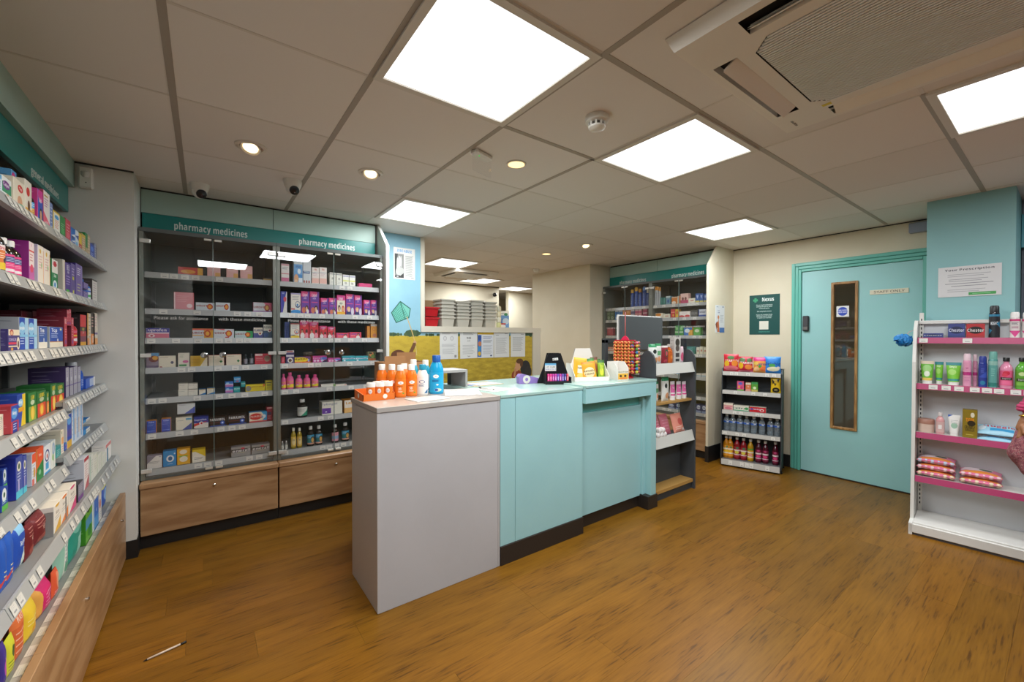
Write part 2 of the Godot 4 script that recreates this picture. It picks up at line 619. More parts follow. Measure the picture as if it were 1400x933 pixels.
# curved label in front of a round body (towards +z)
func label_mesh(r: float, y0: float, y1: float, key: String, span := 1.35, squash := 1.0) -> ArrayMesh:
	var ck := "l%s_%.4f_%.3f_%.3f_%.2f" % [key, r, y0, y1, span]
	if mesh_cache.has(ck): return mesh_cache[ck]
	var st := tool(true)
	var uv: Rect2 = cells[key][1]
	var n := 14
	for k in n:
		var a0 := lerpf(-span, span, float(k) / n)
		var a1 := lerpf(-span, span, float(k + 1) / n)
		var p0 := Vector3(sin(a0) * r, 0, cos(a0) * r * squash)
		var p1 := Vector3(sin(a1) * r, 0, cos(a1) * r * squash)
		var u0 := lerpf(uv.position.x, uv.end.x, (sin(a0) / sin(minf(span, PI / 2)) + 1) / 2)
		var u1 := lerpf(uv.position.x, uv.end.x, (sin(a1) / sin(minf(span, PI / 2)) + 1) / 2)
		quad_uv(st, [p0 + Vector3(0, y0, 0), p1 + Vector3(0, y0, 0), p1 + Vector3(0, y1, 0), p0 + Vector3(0, y1, 0)], [Vector2(u0, uv.end.y), Vector2(u1, uv.end.y), Vector2(u1, uv.position.y), Vector2(u0, uv.position.y)])
	mesh_cache[ck] = commit(st)
	return mesh_cache[ck]

func cached(ck: String, f: Callable) -> ArrayMesh:
	if not mesh_cache.has(ck):
		mesh_cache[ck] = commit(f.call())
	return mesh_cache[ck]

func body_mat(hexes: String) -> Material:
	if hexes == "water": return M.water_plastic
	return plain(hexes, 0.15)

func make_bottle(t: Node3D, w: float, h: float, key: String, extra: String, jar := false):
	var two := extra.split(" ")
	var r := w / 2
	var cr := r * 0.46
	var ch := minf(h * 0.16, 0.024)
	if jar:
		part("body", cached("jb%.3f_%.3f" % [w, h], func():
			var s := tool(true)
			lathe(s, Vector3(0, 0, -r), [Vector2(0, 0), Vector2(r * 0.92, 0), Vector2(r, h * 0.06), Vector2(r, h * 0.64), Vector2(0, h * 0.64)], 24)
			return s), body_mat(two[0]), t)
		part("lid", cached("jl%.3f_%.3f" % [w, h], func():
			var s := tool(true)
			lathe(s, Vector3(0, 0, -r), [Vector2(0, h * 0.64), Vector2(r * 1.02, h * 0.64), Vector2(r * 1.02, h * 0.95), Vector2(r * 0.95, h), Vector2(0, h)], 24)
			return s), plain(two[1], 0.4), t)
		return
	part("body", cached("bb%.3f_%.3f" % [w, h], func():
		var s := tool(true)
		lathe(s, Vector3(0, 0, -r), [Vector2(0, 0), Vector2(r * 0.9, 0), Vector2(r, h * 0.03), Vector2(r, h * 0.6), Vector2(r * 0.93, h * 0.68), Vector2(r * 0.6, h * 0.78), Vector2(cr * 0.9, h * 0.81), Vector2(cr * 0.9, h - ch), Vector2(0, h - ch)], 20)
		return s), body_mat(two[0]), t)
	part("cap", cached("bc%.3f_%.3f" % [w, h], func():
		var s := tool(true)
		lathe(s, Vector3(0, 0, -r), [Vector2(0, h - ch), Vector2(cr * 1.08, h - ch), Vector2(cr * 1.08, h - ch * 0.15), Vector2(cr * 0.95, h), Vector2(0, h)], 18)
		return s), plain(two[1], 0.4), t)
	var up := 0.26 if key == "water" else 0.0
	var l := part("label_print", label_mesh(r * 1.012, h * (0.1 + up * 1.45), h * (0.58 + up * 0.08), key), atlas_mats[cells[key][0]], t)
	l.position.z = -r

func make_can(t: Node3D, w: float, h: float, key: String, extra: String):
	var two := extra.split(" ")
	var r := w / 2
	part("body", cached("ab%.3f_%.3f" % [w, h], func():
		var s := tool(true)
		lathe(s, Vector3(0, 0, -r), [Vector2(0, 0), Vector2(r * 0.94, 0), Vector2(r, h * 0.02), Vector2(r, h * 0.74), Vector2(r * 0.86, h * 0.8), Vector2(0, h * 0.8)], 22)
		return s), body_mat(two[0]), t)
	part("cap", cached("ac%.3f_%.3f" % [w, h], func():
		var s := tool(true)
		lathe(s, Vector3(0, 0, -r), [Vector2(0, h * 0.79), Vector2(r * 0.9, h * 0.79), Vector2(r * 0.88, h * 0.95), Vector2(r * 0.7, h), Vector2(0, h)], 20)
		return s), plain(two[1], 0.4), t)
	var l := part("label_print", label_mesh(r * 1.012, h * 0.03, h * 0.73, key, 1.5), atlas_mats[cells[key][0]], t)
	l.position.z = -r

func make_tube(t: Node3D, w: float, h: float, key: String):
	var capm := plain("e6e4de", 0.4)
	var r := w * 0.36
	part("cap", cached("tc%.3f_%.3f" % [w, h], func():
		var s := tool(true)
		lathe(s, Vector3(0, 0, -r), [Vector2(0, 0), Vector2(r * 0.96, 0), Vector2(r * 0.96, h * 0.16), Vector2(0, h * 0.16)], 20)
		return s), capm, t)
	part("body", cached("tb%s%.3f_%.3f" % [key, w, h], func():
		var st := tool(true)
		var uv: Rect2 = cells[key][1]
		var side: Vector2 = cells[key][2]
		var rows := 8
		var seg := 24
		for k in rows:
			for n in seg:
				var p := []
				var q := []
				for c in [[k, n], [k, n + 1], [k + 1, n + 1], [k + 1, n]]:
					var f := float(c[0]) / rows
					var a: float = TAU * c[1] / seg
					var rx := lerpf(r, w / 2, f)
					var rz := lerpf(r, 0.0015, pow(f, 1.3))
					p.append(Vector3(sin(a) * rx, lerpf(h * 0.15, h, f), -r + cos(a) * rz))
					var front: bool = cos(TAU * (n + 0.5) / seg) > 0.0
					q.append(Vector2(lerpf(uv.position.x, uv.end.x, (sin(a) + 1) / 2), lerpf(uv.end.y, uv.position.y, f)) if front else side)
				quad_uv(st, p, q)
		return st), atlas_mats[cells[key][0]], t)

func pouch_mesh(w: float, h: float, d: float, key: String) -> ArrayMesh:
	return cached("p%s_%.3f_%.3f_%.3f" % [key, w, h, d], func():
		var st := tool(true)
		var uv: Rect2 = cells[key][1]
		var side: Vector2 = cells[key][2]
		var nx := 8
		var ny := 10
		for f in [1.0, -1.0]:
			for i in nx:
				for j in ny:
					var p := []
					var q := []
					var order := [[i, j], [i + 1, j], [i + 1, j + 1], [i, j + 1]]
					if f < 0: order = [[i, j], [i, j + 1], [i + 1, j + 1], [i + 1, j]]
					for c in order:
						var u := float(c[0]) / nx
						var v := float(c[1]) / ny
						var bulge := pow(maxf(0.0, 1.0 - pow(absf(u * 2 - 1), 2.6)), 0.6) * pow(maxf(0.0, 1.0 - pow(absf(v * 2 - 1), 3.2)), 0.6)
						var crease := 0.08 * sin(u * 11.0 + v * 7.0) * bulge
						var narrow := 1.0 - 0.05 * sin(v * PI)
						p.append(Vector3((u - 0.5) * w * narrow, v * h, -d / 2 + f * (d / 2 * (bulge + crease) + 0.0006)))
						q.append(Vector2(lerpf(uv.position.x, uv.end.x, u), lerpf(uv.end.y, uv.position.y, v)) if f > 0 else side)
					quad_uv(st, p, q)
		return st)

const CATS := {"carton": "carton", "bottle": "bottle", "aerosol_can": "spray can", "tube": "tube", "pouch": "packet", "water_bottle": "water bottle", "juice_bottle": "juice bottle", "jar": "jar"}

func build_products():
	for g in GOODS:
		var f: Array = SHELVES[g[0]]
		var right: Vector3 = f[1]
		var up := Vector3.UP
		var normal := right.cross(up)
		var at: Vector3 = f[0] + right * g[4] + up * (g[9] + 0.0005) - normal * g[8]
		var basis := Basis(right, up, normal)
		var o: Node3D
		var called: String = g[2]
		match g[1]:
			"c":
				o = part(numbered(called), carton_mesh(g[5], g[6], g[7], g[10]), atlas_mats[cells[g[10]][0]], self)
			"p":
				o = part(numbered(called), pouch_mesh(g[5], g[6], minf(g[7], maxf(0.02, g[5] * 0.4)), g[10]), atlas_mats[cells[g[10]][0]], self)
			_:
				o = Node3D.new()
				o.name = numbered(called)
				add_child(o)
				if g[1] == "b": make_bottle(o, g[5], g[6], g[10], g[11], called == "jar")
				elif g[1] == "a": make_can(o, g[5], g[6], g[10], g[11])
				else: make_tube(o, g[5], g[6], g[10])
		o.transform = Transform3D(basis, at)
		tag(o, "", CATS.get(called, "packet"), "goods on the " + f[2].replace(",", ""))
		products.append([o, g[3], f[2], float(g[4]), float(g[9])])

const ORD := ["first", "second", "third", "fourth", "fifth", "sixth", "seventh", "eighth", "ninth", "tenth"]
const NUM := ["none", "one", "two", "three", "four", "five", "six", "seven", "eight", "nine", "ten"]

func finish_labels():
	var by := {}
	for p in products:
		var key: String = p[1] + ", " + p[2]
		if not by.has(key): by[key] = []
		by[key].append(p)
	for key in by:
		var list: Array = by[key]
		list.sort_custom(func(a, b): return a[3] < b[3])
		for n in list.size():
			var l: String = key
			if list.size() == 2: l += ", " + ["left", "right"][n] + " one of two"
			elif list.size() > 2: l += ", " + ORD[n] + " of " + NUM[list.size()]
			list[n][0].set_meta("label", l)

# ------------------------------------------------------------------ room shell
func wall(called: String, a: Vector3, b: Vector3, m: Material, label := "") -> MeshInstance3D:
	var s := tool()
	bb(s, a, b)
	return struct(called, s, m, label)

func build_structure():
	# floor: vinyl planks laid along x over a screed slab
	var s := tool()
	bb(s, Vector3(-1.5, -0.12, 4.2), Vector3(6.6, -0.006, -7.2))
	var floor_ := struct("floor", s, plain("4a3014", 0.8), "brown wood effect vinyl plank floor")
	var rng := RandomNumberGenerator.new()
	rng.seed = 7
	var pm := BoxMesh.new()
	pm.size = Vector3(1.2192, 0.006, 0.1815)
	var far_st := tool()
	var row := 0
	var z := 2.6
	while z > -7.1:
		var x := -1.5 - rng.randf() * 1.0
		while x < 6.5:
			var c := Vector3(x + 0.61, -0.003, z)
			if z > -2.3 and x + 1.22 > -1.1 and x < 4.25 and z < 1.8:
				var o := part("floor_plank", pm, M.planks[rng.randi() % 6], floor_)
				o.position = c
			else:
				bx(far_st, c, pm.size)
			x += 1.22
		z -= 0.182
		row += 1
	var zz := 2.6 + 0.182
	while zz < 4.2:
		bx(far_st, Vector3(2.5, -0.003, zz), Vector3(8.0, 0.006, 0.1815))
		zz += 0.182
	var rest := part("floor_planks_beyond", far_st, M.planks[1], floor_)
	rest.set_meta("kind", "stuff")
	# walls
	wall("wall_left", Vector3(-1.5, 0, 4.2), Vector3(-1.36, 2.6, -2.4), M.cream, "cream wall behind the open shelving")
	wall("wall_rear", Vector3(-1.5, 0, 4.2), Vector3(6.6, 2.6, 4.34), plain("757a7d", 0.6), "grey shopfront wall of the entrance side")
	wall("wall_entrance", Vector3(-1.36, 0, 3.0), Vector3(-0.72, CH, 3.1), M.white_panel, "white entrance partition")
	wall("wall_pillar", Vector3(-1.36, 0, -1.73), Vector3(-0.832, CH, -2.34), M.white_panel, "white wall end between the open shelving and glass cabinets")
	wall("wall_behind_cabinets", Vector3(-0.832, 0, -2.34), Vector3(0.74, CH, -2.42), M.cream)
	wall("baseboard_pillar", Vector3(-0.91, 0, -1.722), Vector3(-0.826, 0.105, -2.2), M.black_base, "black skirting round the white wall end")
	# hatch wall
	wall("wall_hatch", Vector3(0.74, 0, -2.222), Vector3(1.2, CH, -2.34), M.cream, "blue papered wall beside the dispensary hatch")
	wall("wall_hatch_low", Vector3(1.2, 0, -2.222), Vector3(2.7, 1.36, -2.34), M.cream, "low wall below the dispensary hatch")
	# right-hand side
	var wr := tool()
	bb(wr, Vector3(4.24, 0, 3.0), Vector3(4.38, 2.6, 0.828))
	bb(wr, Vector3(4.24, 0, -0.028), Vector3(4.38, 2.6, -2.36))
	bb(wr, Vector3(4.24, 1.945, 0.828), Vector3(4.38, 2.6, -0.028))
	struct("wall_right", wr, M.cream, "cream wall with the staff door")
	wall("wall_return", Vector3(3.6, 0, -2.25), Vector3(4.24, CH, -2.36), M.cream, "cream return beside the corner cabinets")
	wall("wall_dispensary_side", Vector3(3.6, 0, -2.36), Vector3(3.74, CH, -3.45), M.cream, "cream wall behind the counter display")
	wall("wall_dispensary_far", Vector3(0.6, 0, -5.12), Vector3(4.12, 2.6, -5.22), M.cream, "cream back wall of the dispensary")
	wall("wall_dispensary_left", Vector3(0.6, 0, -2.34), Vector3(0.74, 2.6, -5.12), M.cream)
	wall("wall_corridor_far", Vector3(4.72, 0, -5.62), Vector3(6.6, 2.6, -5.72), M.cream, "cream wall at the far end of the dispensary")
	wall("wall_beyond", Vector3(3.9, 0, -7.1), Vector3(6.6, 2.6, -7.2), M.cream)
	wall("wall_beyond_left", Vector3(4.0, 0, -5.22), Vector3(4.12, 2.6, -7.1), M.cream)
	wall("wall_outer_right", Vector3(6.5, 0, 4.2), Vector3(6.6, 2.6, -7.1), M.cream)
	# ceiling slab over the tiles
	wall("ceiling_slab", Vector3(-1.5, 2.5, 4.34), Vector3(6.6, 2.6, -7.2), plain("8a847a", 0.9))
	# thin black strips painting in the shadow line where walls meet the ceiling
	wall("trim_painted_shadow", Vector3(4.232, CH - 0.008, 0.93), Vector3(4.24, CH, -0.7), M.black_base, "dark painted shadow strip between the door wall and ceiling")
	wall("trim_painted_shadow", Vector3(-1.075, CH - 0.008, -1.722), Vector3(-0.832, CH, -1.73), M.black_base, "dark painted shadow strip above the white wall end")
	wall("trim_painted_shadow", Vector3(0.74, CH - 0.012, -5.11), Vector3(4.12, CH, -5.12), M.black_base, "dark painted shadow strip above the dispensary back wall")
	# cornices: sage boards above the cabinets and the open shelving
	wall("trim_cornice_cabinets", Vector3(-0.828, 2.112, -2.025), Vector3(-0.084, 2.262, -2.06), M.sage, "pale sage board above the left glass cabinet")
	wall("trim_cornice_cabinets", Vector3(-0.08, 2.112, -2.025), Vector3(0.684, 2.262, -2.06), M.sage, "pale sage board above the glass cabinet behind the counter")
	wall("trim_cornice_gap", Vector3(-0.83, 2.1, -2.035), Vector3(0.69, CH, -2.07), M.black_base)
	wall("trim_cornice_corner", Vector3(3.985, 2.12, -2.24), Vector3(4.02, 2.258, -1.5), M.sage, "pale sage board above the far corner cabinet")
	wall("trim_cornice_corner", Vector3(3.985, 2.12, -1.496), Vector3(4.02, 2.258, -0.73), M.sage, "pale sage board above the near corner cabinet")
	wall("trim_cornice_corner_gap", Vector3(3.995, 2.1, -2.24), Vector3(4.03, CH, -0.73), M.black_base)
	wall("trim_cornice_shelving", Vector3(-1.12, 2.13, 1.4), Vector3(-1.075, CH, -1.728), M.sage, "pale sage board above the open shelving")
	# end panels of the cabinet runs, their top front corner cut off
	for e in [[0.70, 0.724, 0], [0, 0, 1]]:
		var st := tool()
		if e[2] == 0:
			extrude(st, PackedVector2Array([Vector2(1.8, 0), Vector2(1.8, 2.06), Vector2(2.02, CH), Vector2(2.34, CH), Vector2(2.34, 0)]), 0.70, 0.724, Transform3D(Basis(Vector3(0, 0, -1), Vector3.UP, Vector3.RIGHT), Vector3.ZERO))
			struct("trim_end_panel", st, M.white_panel, "tall white end panel with a cut corner beside the blue wall")
		else:
			extrude(st, PackedVector2Array([Vector2(3.715, 0), Vector2(3.715, 2.06), Vector2(3.89, CH), Vector2(4.24, CH), Vector2(4.24, 0)]), -0.725, -0.70)
			struct("trim_end_panel", st, M.cream, "tall cream end panel with a cut corner beside the sweet stand")
	var wp := tool()
	extrude(wp, PackedVector2Array([Vector2(-0.62, 0), Vector2(-0.62, 2.06), Vector2(-0.81, CH), Vector2(-1.36, CH), Vector2(-1.36, 0)]), 1.41, 1.434)
	struct("trim_end_panel", wp, M.white_panel, "white end panel closing the open shelving")
	wall("baseboard_end_panel", Vector3(3.708, 0, -0.73), Vector3(4.24, 0.165, -0.692), M.black_base, "black skirting below the cream end panel")
	wall("baseboard_door_wall", Vector3(4.225, 0, -0.69), Vector3(4.24, 0.12, -0.13), M.black_base, "black skirting beside the staff door")

func build_ceiling():
	var st := tool()
	bb(st, Vector3(-1.5, CH + 0.03, 4.3), Vector3(6.6, CH + 0.05, -7.2))
	var ceil := struct("ceiling", st, plain("9a9284", 0.9), "suspended ceiling of off-white tiles in a metal grid")
	var lit := {}
	for p in PANELS:
		lit["%d_%d" % [roundi(p[0] / 0.6), roundi(p[1] / 0.6)]] = true
	var tile := tool()
	bx(tile, Vector3.ZERO, Vector3(0.594, 0.018, 0.594), 0.0015)
	tile.generate_normals()
	var tm := tile.commit()
	var rng := RandomNumberGenerator.new()
	rng.seed = 11
	for i in range(-3, 11):
		for j in range(-12, 8):
			if lit.has("%d_%d" % [i, j]): continue
			var x := i * 0.6 + 0.3
			var z := j * 0.6 + 0.3
			var o := part("ceiling_tile", tm, M.tiles[rng.randi() % 3], ceil)
			o.position = Vector3(x, CH + 0.009, z)
	# grid: slim bars everywhere, wide main bars where the photograph shows them
	var slim_x := BoxMesh.new()
	slim_x.size = Vector3(0.586, 0.005, 0.012)
	var slim_z := BoxMesh.new()
	slim_z.size = Vector3(0.012, 0.005, 0.586)
	for i in range(-3, 11):
		for j in range(-12, 8):
			var o := part("cross_bar", slim_x, M.grid_bar_white, ceil)
			o.position = Vector3(i * 0.6 + 0.3, CH + 0.0012, j * 0.6)
			o = part("cross_bar", slim_z, M.grid_bar_white, ceil)
			o.position = Vector3(i * 0.6, CH + 0.0012, j * 0.6 + 0.3)
	for w in [[-0.6, 1.9, -0.6, -2.02], [0.0, 1.9, 0.0, -2.02], [0.6, 1.9, 0.6, -1.2], [0.6, 0.6, 4.2, 0.6], [0.6, 0.0, 1.8, 0.0], [1.8, 1.2, 4.2, 1.2], [1.2, 0.0, 1.2, -1.2]]:
		var m := BoxMesh.new()
		m.size = Vector3(maxf(0.024, absf(w[2] - w[0])), 0.005, maxf(0.024, absf(w[3] - w[1])))
		var o := part("grid_bar", m, M.grid_bar, ceil)
		o.position = Vector3((w[0] + w[2]) / 2, CH + 0.0008, (w[1] + w[3]) / 2)

# ------------------------------------------------------------------ open wall shelving on the left
func tickets(parent: Node, x0: float, x1: float, y: float, z: float, rng: RandomNumberGenerator, chance := 0.7, w := 0.036, h := 0.026, tilt := 0.0):
	var x := x0 + 0.03
	while x < x1 - 0.03:
		if rng.randf() < chance:
			var o := part("price_ticket", cached("ticket%.3f%.3f" % [w, h], func():
				var s := tool()
				var uv: Rect2 = cells["ticket"][1]
				var c: Vector2 = cells["ticket"][2]
				quad_uv(s, [Vector3(-w / 2, -h / 2, 0.0006), Vector3(w / 2, -h / 2, 0.0006), Vector3(w / 2, h / 2, 0.0006), Vector3(-w / 2, h / 2, 0.0006)], [Vector2(uv.position.x, uv.end.y), uv.end, Vector2(uv.end.x, uv.position.y), uv.position])
				quad_uv(s, [Vector3(w / 2, -h / 2, 0), Vector3(-w / 2, -h / 2, 0), Vector3(-w / 2, h / 2, 0), Vector3(w / 2, h / 2, 0)], [c, c, c, c])
				return s), atlas_mats[cells["ticket"][0]], parent)
			o.position = Vector3(x, y, z)
			o.rotation.x = tilt
		x += w * (1.12 + rng.randf() * 0.8)

# one shelf: board with a price rail along its front, in the frame right/up/normal; local origin on the front edge line
func make_shelf(parent: Node3D, at: Vector3, right: Vector3, width: float, depth: float, rng: RandomNumberGenerator, chance: float, board: Material, lip: Material, lip_h := 0.036, lean := 0.35, tw := 0.036) -> MeshInstance3D:
	var s := tool()
	bx(s, Vector3(width / 2, -0.009, -depth / 2), Vector3(width, 0.018, depth), 0.001)
	var o := part("shelf", s, board, parent)
	o.transform = Transform3D(Basis(right, Vector3.UP, right.cross(Vector3.UP)), at)
	var l := tool()
	var dz := lip_h * tan(lean)
	extrude(l, PackedVector2Array([Vector2(0.001, 0.003), Vector2(0.006, 0.003), Vector2(0.008 + dz, -lip_h), Vector2(0.001, -lip_h)]), 0, width, Transform3D(Basis(Vector3(0, 0, 1), Vector3.UP, Vector3(-1, 0, 0)), Vector3(width, 0, 0)))
	var rail := part("price_rail", l, lip, o)
	var holder := rail
	tickets(holder, 0.0, width, -lip_h / 2 + 0.001, 0.0085 + dz / 2, rng, chance, tw, lip_h / cos(lean) * 0.8, -lean)
	return o

func build_left_shelving():
	var rng := RandomNumberGenerator.new()
	rng.seed = 21
	var right := Vector3(0, 0, -1)
	# three bays; local frames start at the near end
	var bays := [["far bay of open wall shelving with general medicines", -0.868, -1.722, ["L1", "L2", "L3", "L4f", "L5f"]], ["near bay of open wall shelving with general medicines", -0.02, -0.866, ["L1", "L2", "L3", "L4n", "L5n"]], ["open wall shelving bay nearest the entrance", 1.4, -0.018, ["L1", "L2", "L3", "L4n", "L5n"]]]
	for b in bays:
		var t = thing("shelving_bay", b[0], "shelving", "open wall shelving bays", Vector3(-1.2, 0, (b[1] + b[2]) / 2))
		var z0: float = b[1]
		var w: float = b[1] - b[2]
		var s := tool()
		bb(s, Vector3(-0.158, 0.1, z0 - t.position.z), Vector3(-0.14, 2.12, z0 - w - t.position.z))
		part("back_panel", s, M.shelf_dark, t)
		for zz in [z0 - 0.012, z0 - w + 0.012]:
			var u := tool()
			bb(u, Vector3(-0.14, 0.3, zz - 0.011 - t.position.z), Vector3(-0.118, 2.1, zz + 0.011 - t.position.z))
			part("upright", u, M.cab_grey, t)
		for k in b[3]:
			var f: Array = SHELVES[k]
			make_shelf(t, Vector3(f[0].x + 1.2, f[0].y, z0 - t.position.z - 0.001), right, w - 0.002, f[0].x + 1.335, rng, 0.72, M.shelf_grey, M.lip)
		var f6: Array = SHELVES["L6"]
		make_shelf(t, Vector3(f6[0].x + 1.2, f6[0].y, z0 - t.position.z - 0.001), right, w - 0.002, f6[0].x + 1.335, rng, 0.6, M.shelf_grey, M.lip, 0.036, 0.3)
		# bottom shelf with its sloped ticket ledge inside the oak front
		var f7: Array = SHELVES["L7"]
		make_shelf(t, Vector3(f7[0].x + 1.2, f7[0].y, z0 - t.position.z - 0.001), right, w - 0.002, f7[0].x + 1.335, rng, 0.0, M.shelf_grey, M.lip_light, 0.02, 0.0, 0.05)
		var le := tool()
		bb(le, Vector3(0.296, 0.3585, z0 - t.position.z - w + 0.001), Vector3(0.263, 0.3625, z0 - t.position.z - 0.001))
		var ledge := part("ticket_ledge", le, M.lip_light, t)
		var hold := Node3D.new()
		hold.name = "price_tickets"
		ledge.add_child(hold)
		hold.transform = Transform3D(Basis(right, Vector3(-1, 0, 0), Vector3(0, 1, 0)), Vector3(0.279, 0.3626, z0 - t.position.z - 0.01))
		var kx := 0.04
		while kx < w - 0.05:
			var tk := part("price_ticket", cached("ticket%.3f%.3f" % [0.055, 0.04], func():
				var q := tool()
				var uv: Rect2 = cells["ticket"][1]
				var cc: Vector2 = cells["ticket"][2]
				quad_uv(q, [Vector3(-0.0275, -0.015, 0.0006), Vector3(0.0275, -0.015, 0.0006), Vector3(0.0275, 0.015, 0.0006), Vector3(-0.0275, 0.015, 0.0006)], [Vector2(uv.position.x, uv.end.y), uv.end, Vector2(uv.end.x, uv.position.y), uv.position])
				quad_uv(q, [Vector3(0.0275, -0.015, 0), Vector3(-0.0275, -0.015, 0), Vector3(-0.0275, 0.015, 0), Vector3(0.0275, 0.015, 0)], [cc, cc, cc, cc])
				return q), atlas_mats[cells["ticket"][0]], ledge)
			tk.transform = hold.transform * Transform3D(Basis(), Vector3(kx, 0, 0.0005))
			kx += 0.075 + rng.randf() * 0.06
		ledge.remove_child(hold)
		hold.free()
	for b in [[-0.19, -1.722, "oak effect plinth board below the open shelving"], [1.4, -0.193, "oak effect plinth board nearest the entrance"]]:
		var t = thing("plinth_board", b[2], "plinth", "oak boards below the open shelving", Vector3(-0.89, 0, (b[0] + b[1]) / 2))
		var s := tool()
		var hw: float = (b[0] - b[1]) / 2
		bb(s, Vector3(-0.012, 0.012, hw), Vector3(0.012, 0.398, -hw), 0.002)
		part("board", s, M.oak, t)
		for zz in ([-0.7, -1.552] if b[0] < 0 else [0.4]):
			var k := tool(true)
			lathe(k, Vector3(0.012, 0.29, zz - t.position.z), [Vector2(0, 0), Vector2(0.007, 0), Vector2(0.007, 0.008), Vector2(0.004, 0.011), Vector2(0, 0.011)], 12, 1.0, Basis(Vector3.FORWARD, PI / 2))
			part("lock", k, M.chrome, t, "small chrome lock")
	# sign
	var t = thing("fascia_sign", "long teal fascia sign reading general medicines above open shelving", "sign", "", Vector3(-1.12, 1.99, -0.2))
	var s := tool()
	bb(s, Vector3(0, 0, 1.6), Vector3(0.02, 0.138, -1.525), 0.001)
	part("board", s, M.teal_sign, t)
	lettering("letters", "general medicines", 0.05, plain("cfd8d0", 0.5), t, Vector3(0.021, 0.035, -1.12), Basis(Vector3.UP, PI / 2), 0.42, false)
	# white motion sensor on the wall end
	t = thing("motion_sensor", "small white alarm sensor on the white wall end", "sensor", "", Vector3(-1.028, 2.13, -1.73))
	s = tool()
	bx(s, Vector3(0, 0.06, 0.018), Vector3(0.06, 0.12, 0.036), 0.008)
	part("case", s, M.white_plastic, t)
	s = tool(true)
	lathe(s, Vector3(0, 0.078, 0.03), [Vector2(0, -0.022), Vector2(0.012, -0.02), Vector2(0.02, -0.008), Vector2(0.02, 0.01), Vector2(0, 0.018)], 14)
	part("lens", s, plain("d4d2ca", 0.2), t)
	s = tool(true)
	ball(s, Vector3(0.002, 0.03, 0.036), 0.003, 8, 6)
	part("indicator", s, M.black_plastic, t)
	# wire dividers and sorting trays on the lower shelves
	for d in [[-0.91, 0.622, -0.505, 0.085], [-0.91, 0.622, -0.675, 0.085], [-0.945, 0.358, -0.42, 0.07], [-0.945, 0.358, -0.56, 0.07], [-0.945, 0.358, -0.27, 0.07]]:
		s = tool()
		bb(s, Vector3(d[0] - 0.24, d[1] + 0.0005, d[2] - 0.0015), Vector3(d[0] - 0.012, d[1] + d[3], d[2] + 0.0015))
		var names := {-0.505: "grey divider between maroon and yellow cornered packs", -0.675: "grey divider between the nicotine style white cartons", -0.42: "grey divider beside the bright pink packet", -0.56: "grey divider beside the orange and clear packet", -0.27: "grey divider between yellow and lime packets"}
		solo("shelf_divider", s, plain("8f8d88", 0.4), names[d[2]], "divider", "grey shelf dividers")

